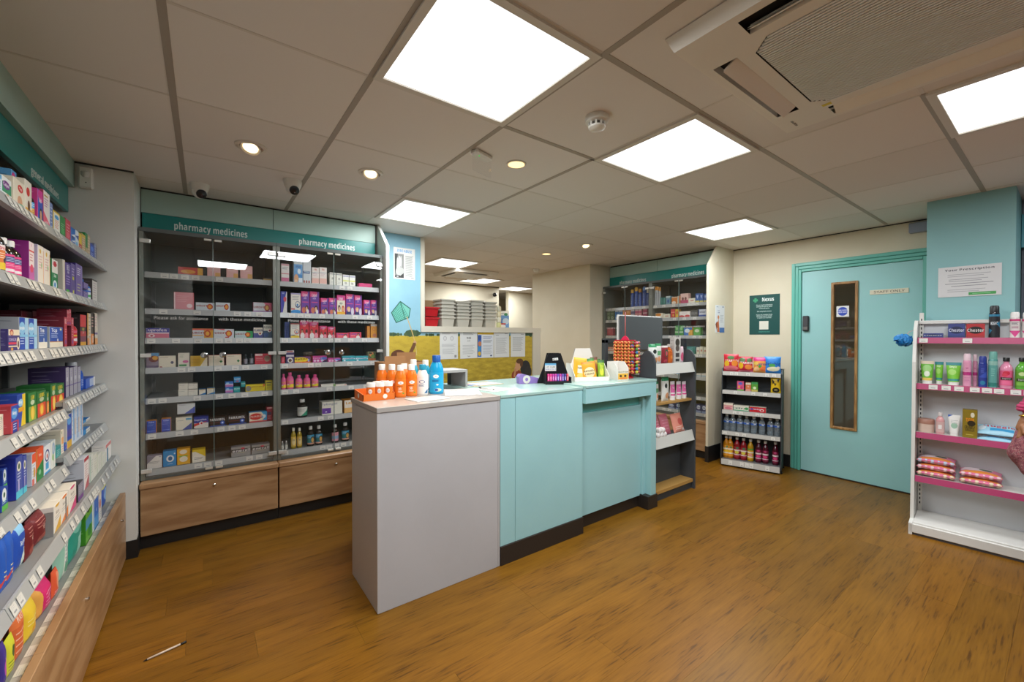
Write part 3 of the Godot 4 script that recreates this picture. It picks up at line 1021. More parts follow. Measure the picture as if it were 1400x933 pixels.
# ------------------------------------------------------------------ glass cabinets
# local frame: x to the right along the front, y up, z out of the front; origin at the left front bottom corner
func make_cabinet(at: Vector3, turn: float, w: float, d: float, ys: Array, label: String, words: Array, rng: RandomNumberGenerator, lock := true):
	var t = thing("display_cabinet", label, "cabinet", "locked glass medicine cabinets", at, turn)
	var s := tool()
	bb(s, Vector3(0, 0.41, -d), Vector3(0.022, 1.96, -0.012), 0.001)
	part("side_panel", s, M.cab_frame, t)
	s = tool()
	bb(s, Vector3(w - 0.022, 0.41, -d), Vector3(w, 1.96, -0.012), 0.001)
	part("side_panel", s, M.cab_frame, t)
	s = tool()
	bb(s, Vector3(0.022, 0.41, -d), Vector3(w - 0.022, 1.96, -d + 0.016))
	part("back_panel", s, M.cab_in, t)
	s = tool()
	bb(s, Vector3(0.0, 1.96, -d), Vector3(w, 1.985, -0.008), 0.001)
	part("top_panel", s, M.cab_grey, t)
	s = tool()
	bb(s, Vector3(0.022, 0.41, -d + 0.016), Vector3(w - 0.022, 0.43, -0.012))
	part("bottom_panel", s, M.cab_grey, t)
	for y in ys:
		make_shelf(t, Vector3(0.024, y, -0.045), Vector3.RIGHT, w - 0.048, d - 0.062, rng, 0.55, M.shelf_grey, M.lip, 0.034, 0.12, 0.04)
	# shelf uprights with slots at the back corners
	for x in [0.03, w - 0.046]:
		s = tool()
		bb(s, Vector3(x, 0.44, -d + 0.017), Vector3(x + 0.016, 1.95, -d + 0.03))
		part("upright", s, M.dark_metal, t)
	# two glass doors, frameless, with metal clips
	var half := w / 2
	for k in 2:
		s = tool()
		bb(s, Vector3(0.006 + k * (half - 0.004), 0.425, -0.006), Vector3(half - 0.002 + k * (half - 0.004), 1.955, 0.0))
		var g := part("glass_door", s, M.glass, t)
		s = tool()
		bb(s, Vector3(half - 0.0022 if k == 0 else half + 0.0005, 0.425, -0.0065), Vector3(half - 0.0005 if k == 0 else half + 0.0022, 1.955, 0.0005))
		part("polished_edge", s, plain("6f807a", 0.15), g)
		var hx := 0.03 if k == 0 else w - 0.03
		for hy in [0.47, 1.19, 1.9]:
			s = tool()
			bx(s, Vector3(hx, hy, 0.002), Vector3(0.052, 0.024, 0.014), 0.002)
			part("hinge_clip", s, plain("d2d0ca", 0.25, 0.4), g)
		for hy in [0.432, 1.948]:
			s = tool()
			bx(s, Vector3(half + (-0.028 if k == 0 else 0.028), hy, 0.002), Vector3(0.04, 0.014, 0.012), 0.001)
			part("edge_clip", s, plain("c8c4b8", 0.3, 0.3), g)
		s = tool(true)
		var kx := half + (-0.05 if k == 0 else 0.05)
		lathe(s, Vector3(kx, 1.185, 0.0), [Vector2(0, 0), Vector2(0.008, 0), Vector2(0.008, 0.008), Vector2(0.018, 0.014), Vector2(0.02, 0.024), Vector2(0.013, 0.033), Vector2(0, 0.035)], 18, 1.0, Basis(Vector3.RIGHT, PI / 2))
		part("knob", s, M.chrome, g, "round chrome knob")
		if words.size() > k and words[k] != "":
			var lw: float = half - 0.1
			lettering("letters", words[k], 0.026, plain("d4d4cf", 0.5), g, Vector3(half / 2 + k * half + (0.02 if k == 0 else -0.02), 1.425, 0.0012), Basis.IDENTITY, lw, false, 0.001)
	# oak effect base
	s = tool()
	bb(s, Vector3(0.0, 0.372, -d), Vector3(w, 0.408, 0.06), 0.006)
	part("ledge", s, M.oak, t)
	s = tool()
	bb(s, Vector3(0.004, 0.085, -d), Vector3(w - 0.004, 0.37, 0.052), 0.002)
	var b := part("drawer_front", s, M.oak, t)
	if lock:
		s = tool(true)
		lathe(s, Vector3(half + 0.0, 0.33, 0.052), [Vector2(0, 0), Vector2(0.01, 0), Vector2(0.01, 0.006), Vector2(0.006, 0.009), Vector2(0, 0.009)], 14, 1.0, Basis(Vector3.RIGHT, PI / 2))
		part("lock", s, M.chrome, b)
	s = tool()
	bb(s, Vector3(0.0, 0, -d), Vector3(w, 0.083, 0.02))
	part("plinth", s, M.black_base, t)
	return t

func build_cabinets():
	var rng := RandomNumberGenerator.new()
	rng.seed = 33
	var ys := [1.712, 1.482, 1.296, 1.107, 0.915, 0.692, 0.464]
	make_cabinet(Vector3(-0.826, 0, -1.855), 0, 0.743, 0.46, ys, "glass medicine cabinet next to the white wall end", ["Please ask for assistance", "with these medicines"], rng)
	make_cabinet(Vector3(-0.081, 0, -1.855), 0, 0.775, 0.46, ys, "glass medicine cabinet behind the orange sun cream", ["Please ask for assistance", "with these medicines"], rng)
	var yr := [1.69, 1.532, 1.325, 1.118, 0.868, 0.648, 0.47]
	make_cabinet(Vector3(3.835, 0, -2.24), -PI / 2, 0.74, 0.39, yr, "glass medicine cabinet in the far corner behind the grey screen", ["Please ask for assistance", "with these medicines"], rng)
	make_cabinet(Vector3(3.835, 0, -1.498), -PI / 2, 0.765, 0.39, yr, "glass medicine cabinet beside the cream end panel", ["Please ask for assistance", "with these medicines"], rng)
	# teal fascia signs
	for f in [[Vector3(-0.822, 1.99, -2.015), 0.0, 1.5, [[0.16, 0.413], [0.912, 0.42]], "teal fascia sign reading pharmacy medicines above the two front cabinets"], [Vector3(3.975, 1.975, -2.235), -PI / 2, 1.505, [[0.17, 0.413], [0.94, 0.4]], "teal fascia sign reading pharmacy medicines above the corner cabinets"]]:
		var t = thing("fascia_sign", f[4], "sign", "pharmacy medicines fascia signs", f[0], f[1])
		var s := tool()
		bb(s, Vector3(0, 0, -0.02), Vector3(f[2], 0.118 if f[1] == 0.0 else 0.142, 0), 0.001)
		part("board", s, M.teal_sign, t)
		for w in f[3]:
			lettering("letters", "pharmacy medicines", 0.062, plain("dfe8e2", 0.5), t, Vector3(w[0] + w[1] / 2, 0.058, 0.0), Basis.IDENTITY, w[1])

# ------------------------------------------------------------------ sales counter
func build_counter():
	var t = thing("counter_end_unit", "plain grey counter end unit with pale top", "counter", "", Vector3(0.495, 0, -0.58))
	var o: Vector3 = t.position
	var s := tool()
	bb(s, Vector3(0.145, 0.0, -0.372) - o, Vector3(0.843, 0.948, -0.79) - o, 0.0015)
	part("carcass", s, M.grey_counter, t)
	s = tool()
	bb(s, Vector3(0.143, 0.004, -0.3705) - o, Vector3(0.157, 0.95, -0.376) - o, 0.0005)
	part("edge_strip", s, plain("b8b6b6", 0.35), t)
	s = tool()
	bb(s, Vector3(0.829, 0.004, -0.3705) - o, Vector3(0.843, 0.95, -0.376) - o, 0.0005)
	part("edge_strip", s, plain("b0aeae", 0.35), t)
	s = tool()
	bb(s, Vector3(0.141, 0.949, -0.368) - o, Vector3(0.845, 0.974, -0.795) - o, 0.002)
	part("worktop", s, M.grey_top, t)
	t = thing("sales_counter", "long pale teal sales counter with black plinth", "counter", "", Vector3(1.57, 0, -0.74))
	o = t.position
	s = tool()
	bb(s, Vector3(0.847, 0.11, -0.372) - o, Vector3(0.952, 0.958, -0.392) - o, 0.001)
	part("front_panel", s, M.teal_counter, t)
	s = tool()
	bb(s, Vector3(0.9545, 0.11, -0.372) - o, Vector3(1.512, 0.958, -0.392) - o, 0.001)
	part("front_panel", s, M.teal_counter, t)
	s = tool()
	bb(s, Vector3(1.5145, 0.865, -0.345) - o, Vector3(2.29, 0.968, -0.46) - o, 0.001)
	part("front_rail", s, M.teal_counter, t)
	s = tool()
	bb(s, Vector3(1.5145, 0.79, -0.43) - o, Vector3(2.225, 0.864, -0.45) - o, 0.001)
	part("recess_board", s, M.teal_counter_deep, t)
	s = tool()
	bb(s, Vector3(1.5145, 0.09, -0.412) - o, Vector3(2.19, 0.789, -0.45) - o, 0.001)
	part("front_panel", s, M.teal_counter, t)
	s = tool()
	bb(s, Vector3(2.19, 0.09, -0.395) - o, Vector3(2.225, 0.865, -0.45) - o, 0.001)
	part("stile", s, M.teal_counter, t)
	s = tool()
	bb(s, Vector3(2.225, 0.1, -0.345) - o, Vector3(2.29, 0.866, -0.46) - o, 0.001)
	part("corner_post", s, M.teal_counter, t)
	s = tool()
	bb(s, Vector3(0.847, 0.0, -0.366) - o, Vector3(1.516, 0.109, -0.39) - o, 0.001)
	part("plinth", s, M.black_plinth, t)
	s = tool()
	bb(s, Vector3(1.516, 0.0, -0.43) - o, Vector3(2.18, 0.09, -0.45) - o, 0.001)
	part("plinth", s, M.black_plinth, t)
	s = tool()
	bb(s, Vector3(2.18, 0.0, -0.336) - o, Vector3(2.298, 0.1, -0.46) - o, 0.001)
	part("plinth_block", s, M.black_plinth, t)
	s = tool()
	bb(s, Vector3(0.85, 0.02, -0.46) - o, Vector3(2.28, 0.956, -1.08) - o, 0.001)
	part("carcass", s, plain("9fbdb8", 0.5), t)
	s = tool()
	bb(s, Vector3(0.846, 0.958, -0.368) - o, Vector3(1.514, 0.975, -1.12) - o, 0.0015)
	part("worktop", s, M.teal_top, t)
	s = tool()
	bb(s, Vector3(1.514, 0.968, -0.342) - o, Vector3(2.294, 0.985, -1.12) - o, 0.0015)
	part("worktop", s, M.teal_top, t)

# ------------------------------------------------------------------ hatch wall, mural and the dispensary beyond
func mural_texture() -> ImageTexture:
	var w := 1024
	var h := 1248
	var img := Image.create(w, h, false, Image.FORMAT_RGB8)
	var full := Rect2i(0, 0, w, h)
	var n := FastNoiseLite.new()
	n.seed = 5
	n.frequency = 0.02
	n.fractal_octaves = 5
	var px := func(x: float, y: float) -> Vector2: return Vector2((x - 0.724) / 1.866 * w, (2.275 - y) / 2.275 * h)
	var hy: int = int(px.call(0.0, 1.319).y)
	for y in h:
		for x in w:
			var c: Color
			if y < hy:
				c = Color("86b2c4").lerp(Color("8ebaca"), clampf(n.get_noise_2d(x * 0.3, y * 0.3) + 0.5, 0, 1))
			else:
				var f := n.get_noise_2d(x * 0.7, y * 2.0) + 0.5 * n.get_noise_2d(x * 6.0, y * 9.0)
				var d := clampf(float(y - hy) / 220.0, 0, 1)
				c = Color("c2a634").lerp(Color("ac922c"), d).lerp(Color("8a7422") if f < 0 else Color("d2b848"), clampf(absf(f) * (0.3 + 0.6 * d), 0, 0.6))
			img.set_pixel(x, y, c)
	var rng := RandomNumberGenerator.new()
	rng.seed = 4
	# far tree line
	for k in 90:
		var x := 0.72 + rng.randf() * 1.9
		var big := 1.0
		if x > 1.06 and x < 1.16: big = 2.4
		if x > 2.42: big = 2.2
		elif x > 1.2 and x < 2.4: big = 0.5
		var p: Vector2 = px.call(x, 1.322 + 0.008 * big)
		fill_ellipse(img, p.x, p.y, 8.0 * big * 0.7 + rng.randf() * 8, 5.0 + rng.randf() * 6 * big, Color("2f4a34").lerp(Color("4a5c34"), rng.randf()), full)
	# fishing net, its pole and the child holding it up
	var q: Array = [px.call(0.90, 1.53), px.call(0.985, 1.64), px.call(1.085, 1.575), px.call(1.07, 1.49), px.call(0.945, 1.44)]
	for k in 3:
		fill_tri(img, q[0], q[k + 1], q[k + 2], Color("6fb8a8"), full)
	for k in 9:
		var a: Vector2 = q[0].lerp(q[1], k / 8.0)
		var b: Vector2 = q[4].lerp(q[3], k / 8.0)
		thick_line(img, a, b, 2.0, Color("3a8876"))
		thick_line(img, q[0].lerp(q[4], k / 8.0), q[1].lerp(q[3], k / 8.0), 2.0, Color("3a8876"))
	for k in 5:
		thick_line(img, q[k], q[(k + 1) % 5], 4.0, Color("1f5a4a"))
	thick_line(img, q[1], q[3].lerp(q[4], 0.3), 3.0, Color("1f5a4a"))
	thick_line(img, px.call(1.05, 1.495), px.call(1.10, 1.36), 4.0, Color("c8a868"))
	thick_line(img, px.call(1.10, 1.36), px.call(1.135, 1.25), 4.0, Color("c8a868"))
	thick_line(img, px.call(1.135, 1.25), px.call(1.15, 1.13), 2.0, Color("d8c8a0"))
	fill_ellipse(img, px.call(1.13, 1.25).x, px.call(1.13, 1.25).y, 9, 11, Color("c89a74"), full)
	thick_line(img, px.call(1.125, 1.235), px.call(1.085, 1.15), 16.0, Color("6a4428"))
	fill_ellipse(img, px.call(0.965, 1.13).x, px.call(0.965, 1.13).y, 40, 30, Color("5c3418"), full)
	fill_ellipse(img, px.call(0.99, 1.02).x, px.call(0.99, 1.02).y, 60, 50, Color("6a4a2c"), full)
	# second child, crouching, head bent to the left
	var el := func(x: float, y: float, rx: float, ry: float, c: String):
		var p: Vector2 = px.call(x, y)
		fill_ellipse(img, p.x, p.y, rx * w / 1.866, ry * h / 2.275, Color(c), full)
	el.call(2.365, 0.87, 0.075, 0.06, "8a3c28")
	el.call(2.49, 0.945, 0.075, 0.09, "2c2a2a")
	el.call(2.53, 0.90, 0.05, 0.07, "34302e")
	el.call(2.385, 0.985, 0.042, 0.055, "c4936c")
	el.call(2.36, 0.945, 0.03, 0.03, "c4936c")
	el.call(2.405, 1.03, 0.05, 0.03, "5c3c22")
	el.call(2.43, 1.0, 0.022, 0.04, "5c3c22")
	thick_line(img, px.call(2.345, 0.935), px.call(2.33, 0.86), 12.0, Color("b8845c"))
	return ImageTexture.create_from_image(img)

func thick_line(img: Image, a: Vector2, b: Vector2, w: float, c: Color):
	var n := int(a.distance_to(b) / maxf(0.8, w * 0.3)) + 1
	for k in n + 1:
		var p := a.lerp(b, float(k) / n)
		img.fill_rect(Rect2i(int(p.x - w / 2), int(p.y - w / 2), maxi(1, int(w)), maxi(1, int(w))), c)

func build_hatch_and_dispensary():
	var mm := StandardMaterial3D.new()
	mm.albedo_texture = mural_texture()
	mm.roughness = 0.5
	var st := tool()
	for r in [[0.726, 1.19, 0.0, CH - 0.004], [1.19, 2.588, 0.0, 1.355]]:
		var uv := func(x: float, y: float) -> Vector2: return Vector2((x - 0.724) / 1.866, (2.275 - y) / 2.275)
		quad_uv(st, [Vector3(r[0], r[2], -2.219), Vector3(r[1], r[2], -2.219), Vector3(r[1], r[3], -2.219), Vector3(r[0], r[3], -2.219)], [uv.call(r[0], r[2]), uv.call(r[1], r[2]), uv.call(r[1], r[3]), uv.call(r[0], r[3])])
		var e: Vector2 = uv.call(r[0], r[2])
		quad_uv(st, [Vector3(r[1], r[2], -2.2215), Vector3(r[0], r[2], -2.2215), Vector3(r[0], r[3], -2.2215), Vector3(r[1], r[3], -2.2215)], [e, e, e, e])
	var mural := solo("wall_mural", st, mm, "photo mural of a golden field with children under blue sky", "mural")
	mural.set_meta("label", "photo mural of a golden field and blue sky on the hatch wall")
	wall("trim_hatch_side", Vector3(1.186, 1.36, -2.205), Vector3(1.226, CH, -2.35), M.trim_beige, "beige upright trim of the dispensary hatch")
	wall("trim_hatch_sill", Vector3(1.186, 1.356, -2.2), Vector3(2.71, 1.412, -2.62), M.trim_beige, "beige sill of the dispensary hatch holding the tubs")
	wall("trim_hatch_end", Vector3(2.59, 0, -2.2), Vector3(2.70, 1.356, -2.36), M.trim_beige, "beige end post of the low hatch wall")
	poster("wall_poster", "zero", 0.212, 0.295, Vector3(1.025, 2.0, -2.2165), Basis(), "white poster headed zero abuse on blue wall")
	var kx := [1.497, 1.729, 1.94, 2.151, 2.38]
	var kn := ["notice1", "notice2", "notice3", "notice4", "notice5"]
	var kl := ["notice with two round emblems, first below the hatch", "notice with large centred figures, second below the hatch", "notice with yellow header and blue photo strip below hatch", "plain typed letter, fourth notice below the hatch", "plain typed letter nearest the beige end post"]
	for k in 5:
		poster("paper_notice", kn[k], 0.206, 0.292, Vector3(kx[k], 1.2275, -2.2165), Basis(Vector3.BACK, [0.0, 0.01, -0.005, 0.008, -0.01][k]), kl[k], "notice", "notices below the hatch")
	# stacks of nesting tubs on the sill
	var tub := func(s: SurfaceTool, w: float, h: float, d: float):
		# open-topped tapered tub with a rim
		var a := [Vector3(-w * 0.42, 0, d * 0.42), Vector3(w * 0.42, 0, d * 0.42), Vector3(w * 0.42, 0, -d * 0.42), Vector3(-w * 0.42, 0, -d * 0.42)]
		var b := [Vector3(-w / 2, h, d / 2), Vector3(w / 2, h, d / 2), Vector3(w / 2, h, -d / 2), Vector3(-w / 2, h, -d / 2)]
		for k in 4:
			var m: int = (k + 1) % 4
			quad(s, a[k], a[m], b[m], b[k])
			var ia: Vector3 = a[k] * 0.96 + Vector3(0, 0.003, 0)
			var ib: Vector3 = a[m] * 0.96 + Vector3(0, 0.003, 0)
			var ja := Vector3(b[k].x * 0.96, h, b[k].z * 0.96)
			var jb := Vector3(b[m].x * 0.96, h, b[m].z * 0.96)
			quad(s, ib, ia, ja, jb)
			quad(s, b[k], b[m], jb, ja)
		quad(s, a[3], a[2], a[1], a[0])
		quad(s, a[0] * 0.96 + Vector3(0, 0.003, 0), a[1] * 0.96 + Vector3(0, 0.003, 0), a[2] * 0.96 + Vector3(0, 0.003, 0), a[3] * 0.96 + Vector3(0, 0.003, 0))
		for k in 2:
			bx(s, Vector3(0, h - 0.008, (d / 2 + 0.004) * (1 - 2 * k)), Vector3(w + 0.014, 0.016, 0.008), 0.001)
			bx(s, Vector3((w / 2 + 0.004) * (1 - 2 * k), h - 0.008, 0), Vector3(0.008, 0.016, d), 0.001)
	var grey := plain("bdb9ad", 0.45)
	var stacks := [[1.372, 2, 0.150, 0.095, 0.105, M.red_plastic, "red"], [1.557, 6, 0.152, 0.105, 0.037, grey, "first grey"], [1.742, 6, 0.148, 0.105, 0.0345, grey, "second grey"], [1.917, 6, 0.148, 0.105, 0.0385, grey, "third grey"], [2.095, 6, 0.14, 0.105, 0.037, grey, "fourth grey"]]
	for k in stacks.size():
		var q: Array = stacks[k]
		for n in q[1]:
			var s := tool()
			tub.call(s, q[2], q[3], 0.19)
			var lab: String = "%s plastic tub in the %s stack on the hatch sill" % [["bottom", "second", "third", "fourth", "fifth", "top"][n] if q[1] > 2 else ["lower", "upper"][n], q[6]]
			var o := solo("dispensing_tub", s, q[5], lab, "tub", "stacked dispensing tubs")
			o.position = Vector3(q[0], 1.4125 + n * q[4], -2.44)
	# cardboard box behind the tubs and rolls at the end
	var s := tool()
	bb(s, Vector3(1.24, 1.4125, -2.56), Vector3(1.50, 1.70, -2.615), 0.001)
	solo("cardboard_box", s, plain("a98a66", 0.8), "brown cardboard box behind the red tubs", "box")
	for k in 4:
		s = tool(true)
		lathe(s, Vector3(2.21, 1.4125 + k * 0.062, -2.36), [Vector2(0, 0), Vector2(0.026, 0), Vector2(0.028, 0.01), Vector2(0.028, 0.05), Vector2(0.02, 0.061), Vector2(0, 0.061)], 14)
		solo("pill_pot", s, plain(["c8c890", "d8d4c0", "d8cfae", "d0ccb4"][k], 0.4), "%s pale pot stacked beside the grey tubs" % ["lowest", "second", "third", "topmost"][k], "pot", "pots stacked on the hatch sill")
	poster("advert_card", "advert", 0.16, 0.20, Vector3(2.335, 1.5135, -2.44), Basis(), "blue printed card standing at the end of the hatch sill", "card")
	# dispensary air conditioner
	ac_unit(Vector3(2.68, CH - 0.003, -3.92), 0.72, "ceiling air conditioner in the dispensary behind the hatch", false)
	# pharmacy shelving far behind, seen through the gap
	var t = thing("back_shelf", "cream shelf unit seen through the dispensary gap", "shelving", "", Vector3(4.55, 0, -6.8))
	s = tool()
	bb(s, Vector3(-0.35, 0, -0.2), Vector3(0.35, 1.9, -0.18))
	part("back_panel", s, plain("b8ae98", 0.6), t)
	for k in 5:
		s = tool()
		bb(s, Vector3(-0.35, 0.3 + k * 0.38, -0.18), Vector3(0.35, 0.32 + k * 0.38, 0.1))
		part("shelf", s, plain("c8bfae", 0.5), t)
	# small black wall camera on the dispensary wall end
	s = tool(true)
	ball(s, Vector3(4.0, 2.12, -5.085), 0.04, 14, 8)
	var o := solo("dome_camera", s, M.black_plastic, "small black dome on the dispensary back wall", "camera")
	o.set_meta("group", "ceiling and wall cameras")
	s = tool(true)
	lathe(s, Vector3(3.3, CH, -3.0), [Vector2(0, -0.05), Vector2(0.03, -0.045), Vector2(0.045, -0.02), Vector2(0.045, 0)], 16)
	solo("ceiling_sensor", s, M.white_plastic, "small round white sensor on the ceiling behind the counter", "sensor")

# four-way ceiling cassette; origin at its centre on the ceiling
func ac_unit(at: Vector3, size: float, label: String, marks: bool):
	var t = thing("air_conditioner", label, "air conditioner", "ceiling air conditioners", at)
	var h := size / 2
	var body := plain("e6e0d4", 0.5)
	var s := tool()
	# casing ring: four trapezoid boards round the grille, each with an outlet slot
	var gi := h * 0.62
	var lo := -0.045
	for k in 4:
		var b := Basis(Vector3.UP, k * PI / 2)
		# outer bevel
		quad(s, b * Vector3(-h, 0.0, h), b * Vector3(-h + 0.02, lo, h - 0.02), b * Vector3(h - 0.02, lo, h - 0.02), b * Vector3(h, 0.0, h))
		var o := h - 0.02
		var s0 := h * 0.72
		var s1 := h * 0.89
		var sl := h * 0.56
		# face split round the slot
		quad(s, b * Vector3(-o, lo, o), b * Vector3(-sl, lo, s1), b * Vector3(sl, lo, s1), b * Vector3(o, lo, o))
		quad(s, b * Vector3(-gi, lo, gi), b * Vector3(gi, lo, gi), b * Vector3(sl, lo, s0), b * Vector3(-sl, lo, s0))
		quad(s, b * Vector3(-o, lo, o), b * Vector3(-gi, lo, gi), b * Vector3(-sl, lo, s0), b * Vector3(-sl, lo, s1))
		quad(s, b * Vector3(o, lo, o), b * Vector3(sl, lo, s1), b * Vector3(sl, lo, s0), b * Vector3(gi, lo, gi))
		# chamfered inner corner
		tri(s, b * Vector3(gi, lo, gi), b * Vector3(gi - 0.055, lo, gi), b * Vector3(gi, lo, gi - 0.055))
		# slot walls
		quad(s, b * Vector3(-sl, lo, s1), b * Vector3(-sl, lo + 0.03, s1), b * Vector3(sl, lo + 0.03, s1), b * Vector3(sl, lo, s1))
		quad(s, b * Vector3(-sl, lo, s0), b * Vector3(sl, lo, s0), b * Vector3(sl, lo + 0.03, s0), b * Vector3(-sl, lo + 0.03, s0))
	part("casing", s, body, t)
	s = tool()
	bx(s, Vector3(0, -0.004, 0), Vector3(size * 0.93, 0.004, size * 0.93))
	part("duct", s, plain("2e2a26", 0.7), t)
	for k in 4:
		var b := Basis(Vector3.UP, k * PI / 2)
		s = tool()
		var sl := h * 0.53
		var c := b * Vector3(0, lo - 0.002, h * 0.80)
		var ax := b * Vector3(0, 0, 1)
		var lx := b * Vector3(1, 0, 0)
		var up := (Vector3.UP * 0.9 + ax * 0.5).normalized()
		for f in [1, -1]:
			var th := Vector3(0, f * 0.003, 0)
			quad(s, c - lx * sl - ax * 0.03 + Vector3(0, 0.014, 0) + th, c + lx * sl - ax * 0.03 + Vector3(0, 0.014, 0) + th, c + lx * sl + ax * 0.014 + Vector3(0, -0.012, 0) + th, c - lx * sl + ax * 0.014 + Vector3(0, -0.012, 0) + th)
		part("vane", s, plain("efe9de", 0.4), t)
	# intake grille: frame and fine slats
	s = tool()
	bx(s, Vector3(0, lo + 0.012, 0), Vector3(gi * 2, 0.006, gi * 2))
	part("filter", s, plain("5c5a55", 0.7), t)
	s = tool()
	var n := int(gi * 2 / 0.0125)
	for k in n:
		var x := -gi + 0.006 + k * 0.0125
		var cut := maxf(0.0, absf(x) - (gi - 0.055))
		bx(s, Vector3(x, lo + 0.001, 0), Vector3(0.0072, 0.006, gi * 2 - 0.012 - cut * 2))
	var sl2 := part("grille_slats", s, plain("e6e5e0", 0.45), t)
	sl2.set_meta("kind", "stuff")
	if marks:
		s = tool()
		bx(s, Vector3(h * 0.66, lo - 0.0006, -h * 0.55), Vector3(0.018, 0.001, 0.03))
		part("sticker", s, plain("d8c018", 0.5), t, "small yellow sticker")
		lettering("maker_mark", "daikin", 0.014, plain("6a6258", 0.5), t, Vector3(h * 0.8, lo - 0.0005, -h * 0.84), Basis(Vector3.RIGHT, PI / 2) * Basis(Vector3.BACK, 0.0), 0.06, true, 0.0006)

# ------------------------------------------------------------------ staff door, column, posters
func build_right_side():
	# door frame with stepped mouldings, leaf, glazed slot, closer side fittings
	var d = thing("door_1", "pale teal staff door with narrow timber edged window", "door", "", Vector3(4.24, 0, 0.38))
	d.set_meta("kind", "structure")
	var o: Vector3 = d.position
	var s := tool()
	for st in [[0.0, 0.024, 0.05], [0.029, 0.056, 0.036], [0.061, 0.092, 0.026]]:
		bb(s, Vector3(4.24 - st[2], 0, -0.028 - st[1]) - o, Vector3(4.24, 1.945 + st[1], -0.028 - st[0]) - o, 0.003)
		bb(s, Vector3(4.24 - st[2], 0, 0.828 + st[0]) - o, Vector3(4.24, 1.945 + st[1], 0.828 + st[1]) - o, 0.003)
		bb(s, Vector3(4.24 - st[2], 1.945 + st[0], -0.028 - st[0]) - o, Vector3(4.24, 1.945 + st[1], 0.828 + st[0]) - o, 0.003)
	bb(s, Vector3(4.226, 0, -0.118) - o, Vector3(4.24, 2.03, -0.028) - o)
	bb(s, Vector3(4.226, 0, 0.828) - o, Vector3(4.24, 2.03, 0.918) - o)
	bb(s, Vector3(4.226, 1.945, -0.028) - o, Vector3(4.24, 2.03, 0.828) - o)
	part("door_frame", s, M.frame_teal, d)
	s = tool()
	# leaf built round the window slot
	var z0 := -0.026
	var z1 := 0.826
	var wa := 0.228
	var wb := 0.396
	var y0 := 0.475
	var y1 := 1.80
	for r in [[z0, wa, 0.012, 1.942], [wb, z1, 0.012, 1.942], [wa, wb, 0.012, y0], [wa, wb, y1, 1.942]]:
		bb(s, Vector3(4.205, r[2], r[0]) - o, Vector3(4.238, r[3], r[1]) - o)
	part("leaf", s, M.door_teal, d)
	s = tool()
	for r in [[wa - 0.016, wa + 0.006, y0 - 0.016, y1 + 0.016], [wb - 0.006, wb + 0.016, y0 - 0.016, y1 + 0.016], [wa, wb, y0 - 0.016, y0 + 0.006], [wa, wb, y1 - 0.006, y1 + 0.016]]:
		bb(s, Vector3(4.192, r[2], r[0]) - o, Vector3(4.225, r[3], r[1]) - o, 0.003)
	var wf := part("window_bead", s, M.timber, d)
	s = tool()
	bb(s, Vector3(4.212, y0, wa) - o, Vector3(4.218, y1, wb) - o)
	part("window_pane", s, M.glass, wf)
	s = tool()
	bb(s, Vector3(4.2, 0.0, z0) - o, Vector3(4.238, 0.01, z1) - o)
	part("threshold", s, plain("2a1c10", 0.6), d)
	var rb := Basis(Vector3.UP, -PI / 2)
	var sign_ = thing("door_sign", "cream plate reading STAFF ONLY on the teal door", "sign", "", Vector3(4.2045, 1.70, 0.618))
	s = tool()
	bx(s, Vector3(-0.002, 0, 0), Vector3(0.004, 0.04, 0.252), 0.001)
	part("plate", s, plain("d6cdb4", 0.4), sign_)
	lettering("letters", "STAFF ONLY", 0.026, plain("3a3428", 0.5), sign_, Vector3(-0.004, 0.0, 0), rb, 0.2, false, 0.001)
	poster("door_sticker", "fire", 0.093, 0.1, Vector3(4.2105, 1.545, 0.297), rb, "white sticker with blue oval on the door window", "sticker")
	var r = thing("card_reader", "black key entry pad beside the door edge", "keypad", "", Vector3(4.2045, 1.365, 0.012))
	s = tool()
	bx(s, Vector3(-0.011, 0.075, 0), Vector3(0.022, 0.15, 0.052), 0.006)
	part("case", s, plain("2c2c2e", 0.35), r)
	s = tool()
	bx(s, Vector3(-0.023, 0.095, 0), Vector3(0.002, 0.085, 0.036), 0.0008)
	part("cover", s, plain("4a4a4c", 0.25), r)
	s = tool()
	bx(s, Vector3(-0.023, 0.03, 0), Vector3(0.002, 0.03, 0.036), 0.0008)
	part("reader_panel", s, plain("6a6864", 0.3), r)
	poster("wall_poster", "nexus", 0.295, 0.42, Vector3(4.2375, 1.545, -0.38), rb, "dark green poster headed Nexus beside the door")
	poster("wall_poster", "vacc", 0.19, 0.292, Vector3(3.945, 1.503, -0.698), Basis(), "small white and blue poster with orange hand on end panel")
	# small grey trunking box above the door
	s = tool()
	bb(s, Vector3(4.19, 2.17, 0.74), Vector3(4.24, 2.25, 0.95), 0.004)
	solo("trunking_box", s, plain("8c93a4", 0.4), "grey blue box under the ceiling above the door", "box")
	# teal column with the prescription notice
	wall("wall_column", Vector3(3.66, 0, 0.93), Vector3(4.24, CH, 1.338), M.column_teal, "pale teal boxed column beside the staff door")
	poster("paper_notice", "presc", 0.291, 0.207, Vector3(3.6565, 1.69, 1.136), rb, "laminated notice with green strip on the teal column", "notice")
	# recess beyond the column: teal fascia over a grey frame
	s = tool()
	bb(s, Vector3(4.05, 1.93, 1.34), Vector3(4.08, 2.16, 2.6), 0.002)
	struct("trim_fascia_recess", s, plain("4f9fae", 0.4), "teal fascia over the grey framed opening")
	s = tool()
	bb(s, Vector3(4.06, 0, 1.36), Vector3(4.1, 1.93, 1.42), 0.003)
	bb(s, Vector3(4.06, 1.87, 1.42), Vector3(4.1, 1.93, 2.5), 0.003)
	bb(s, Vector3(4.08, 0, 1.44), Vector3(4.12, 1.86, 1.5), 0.003)
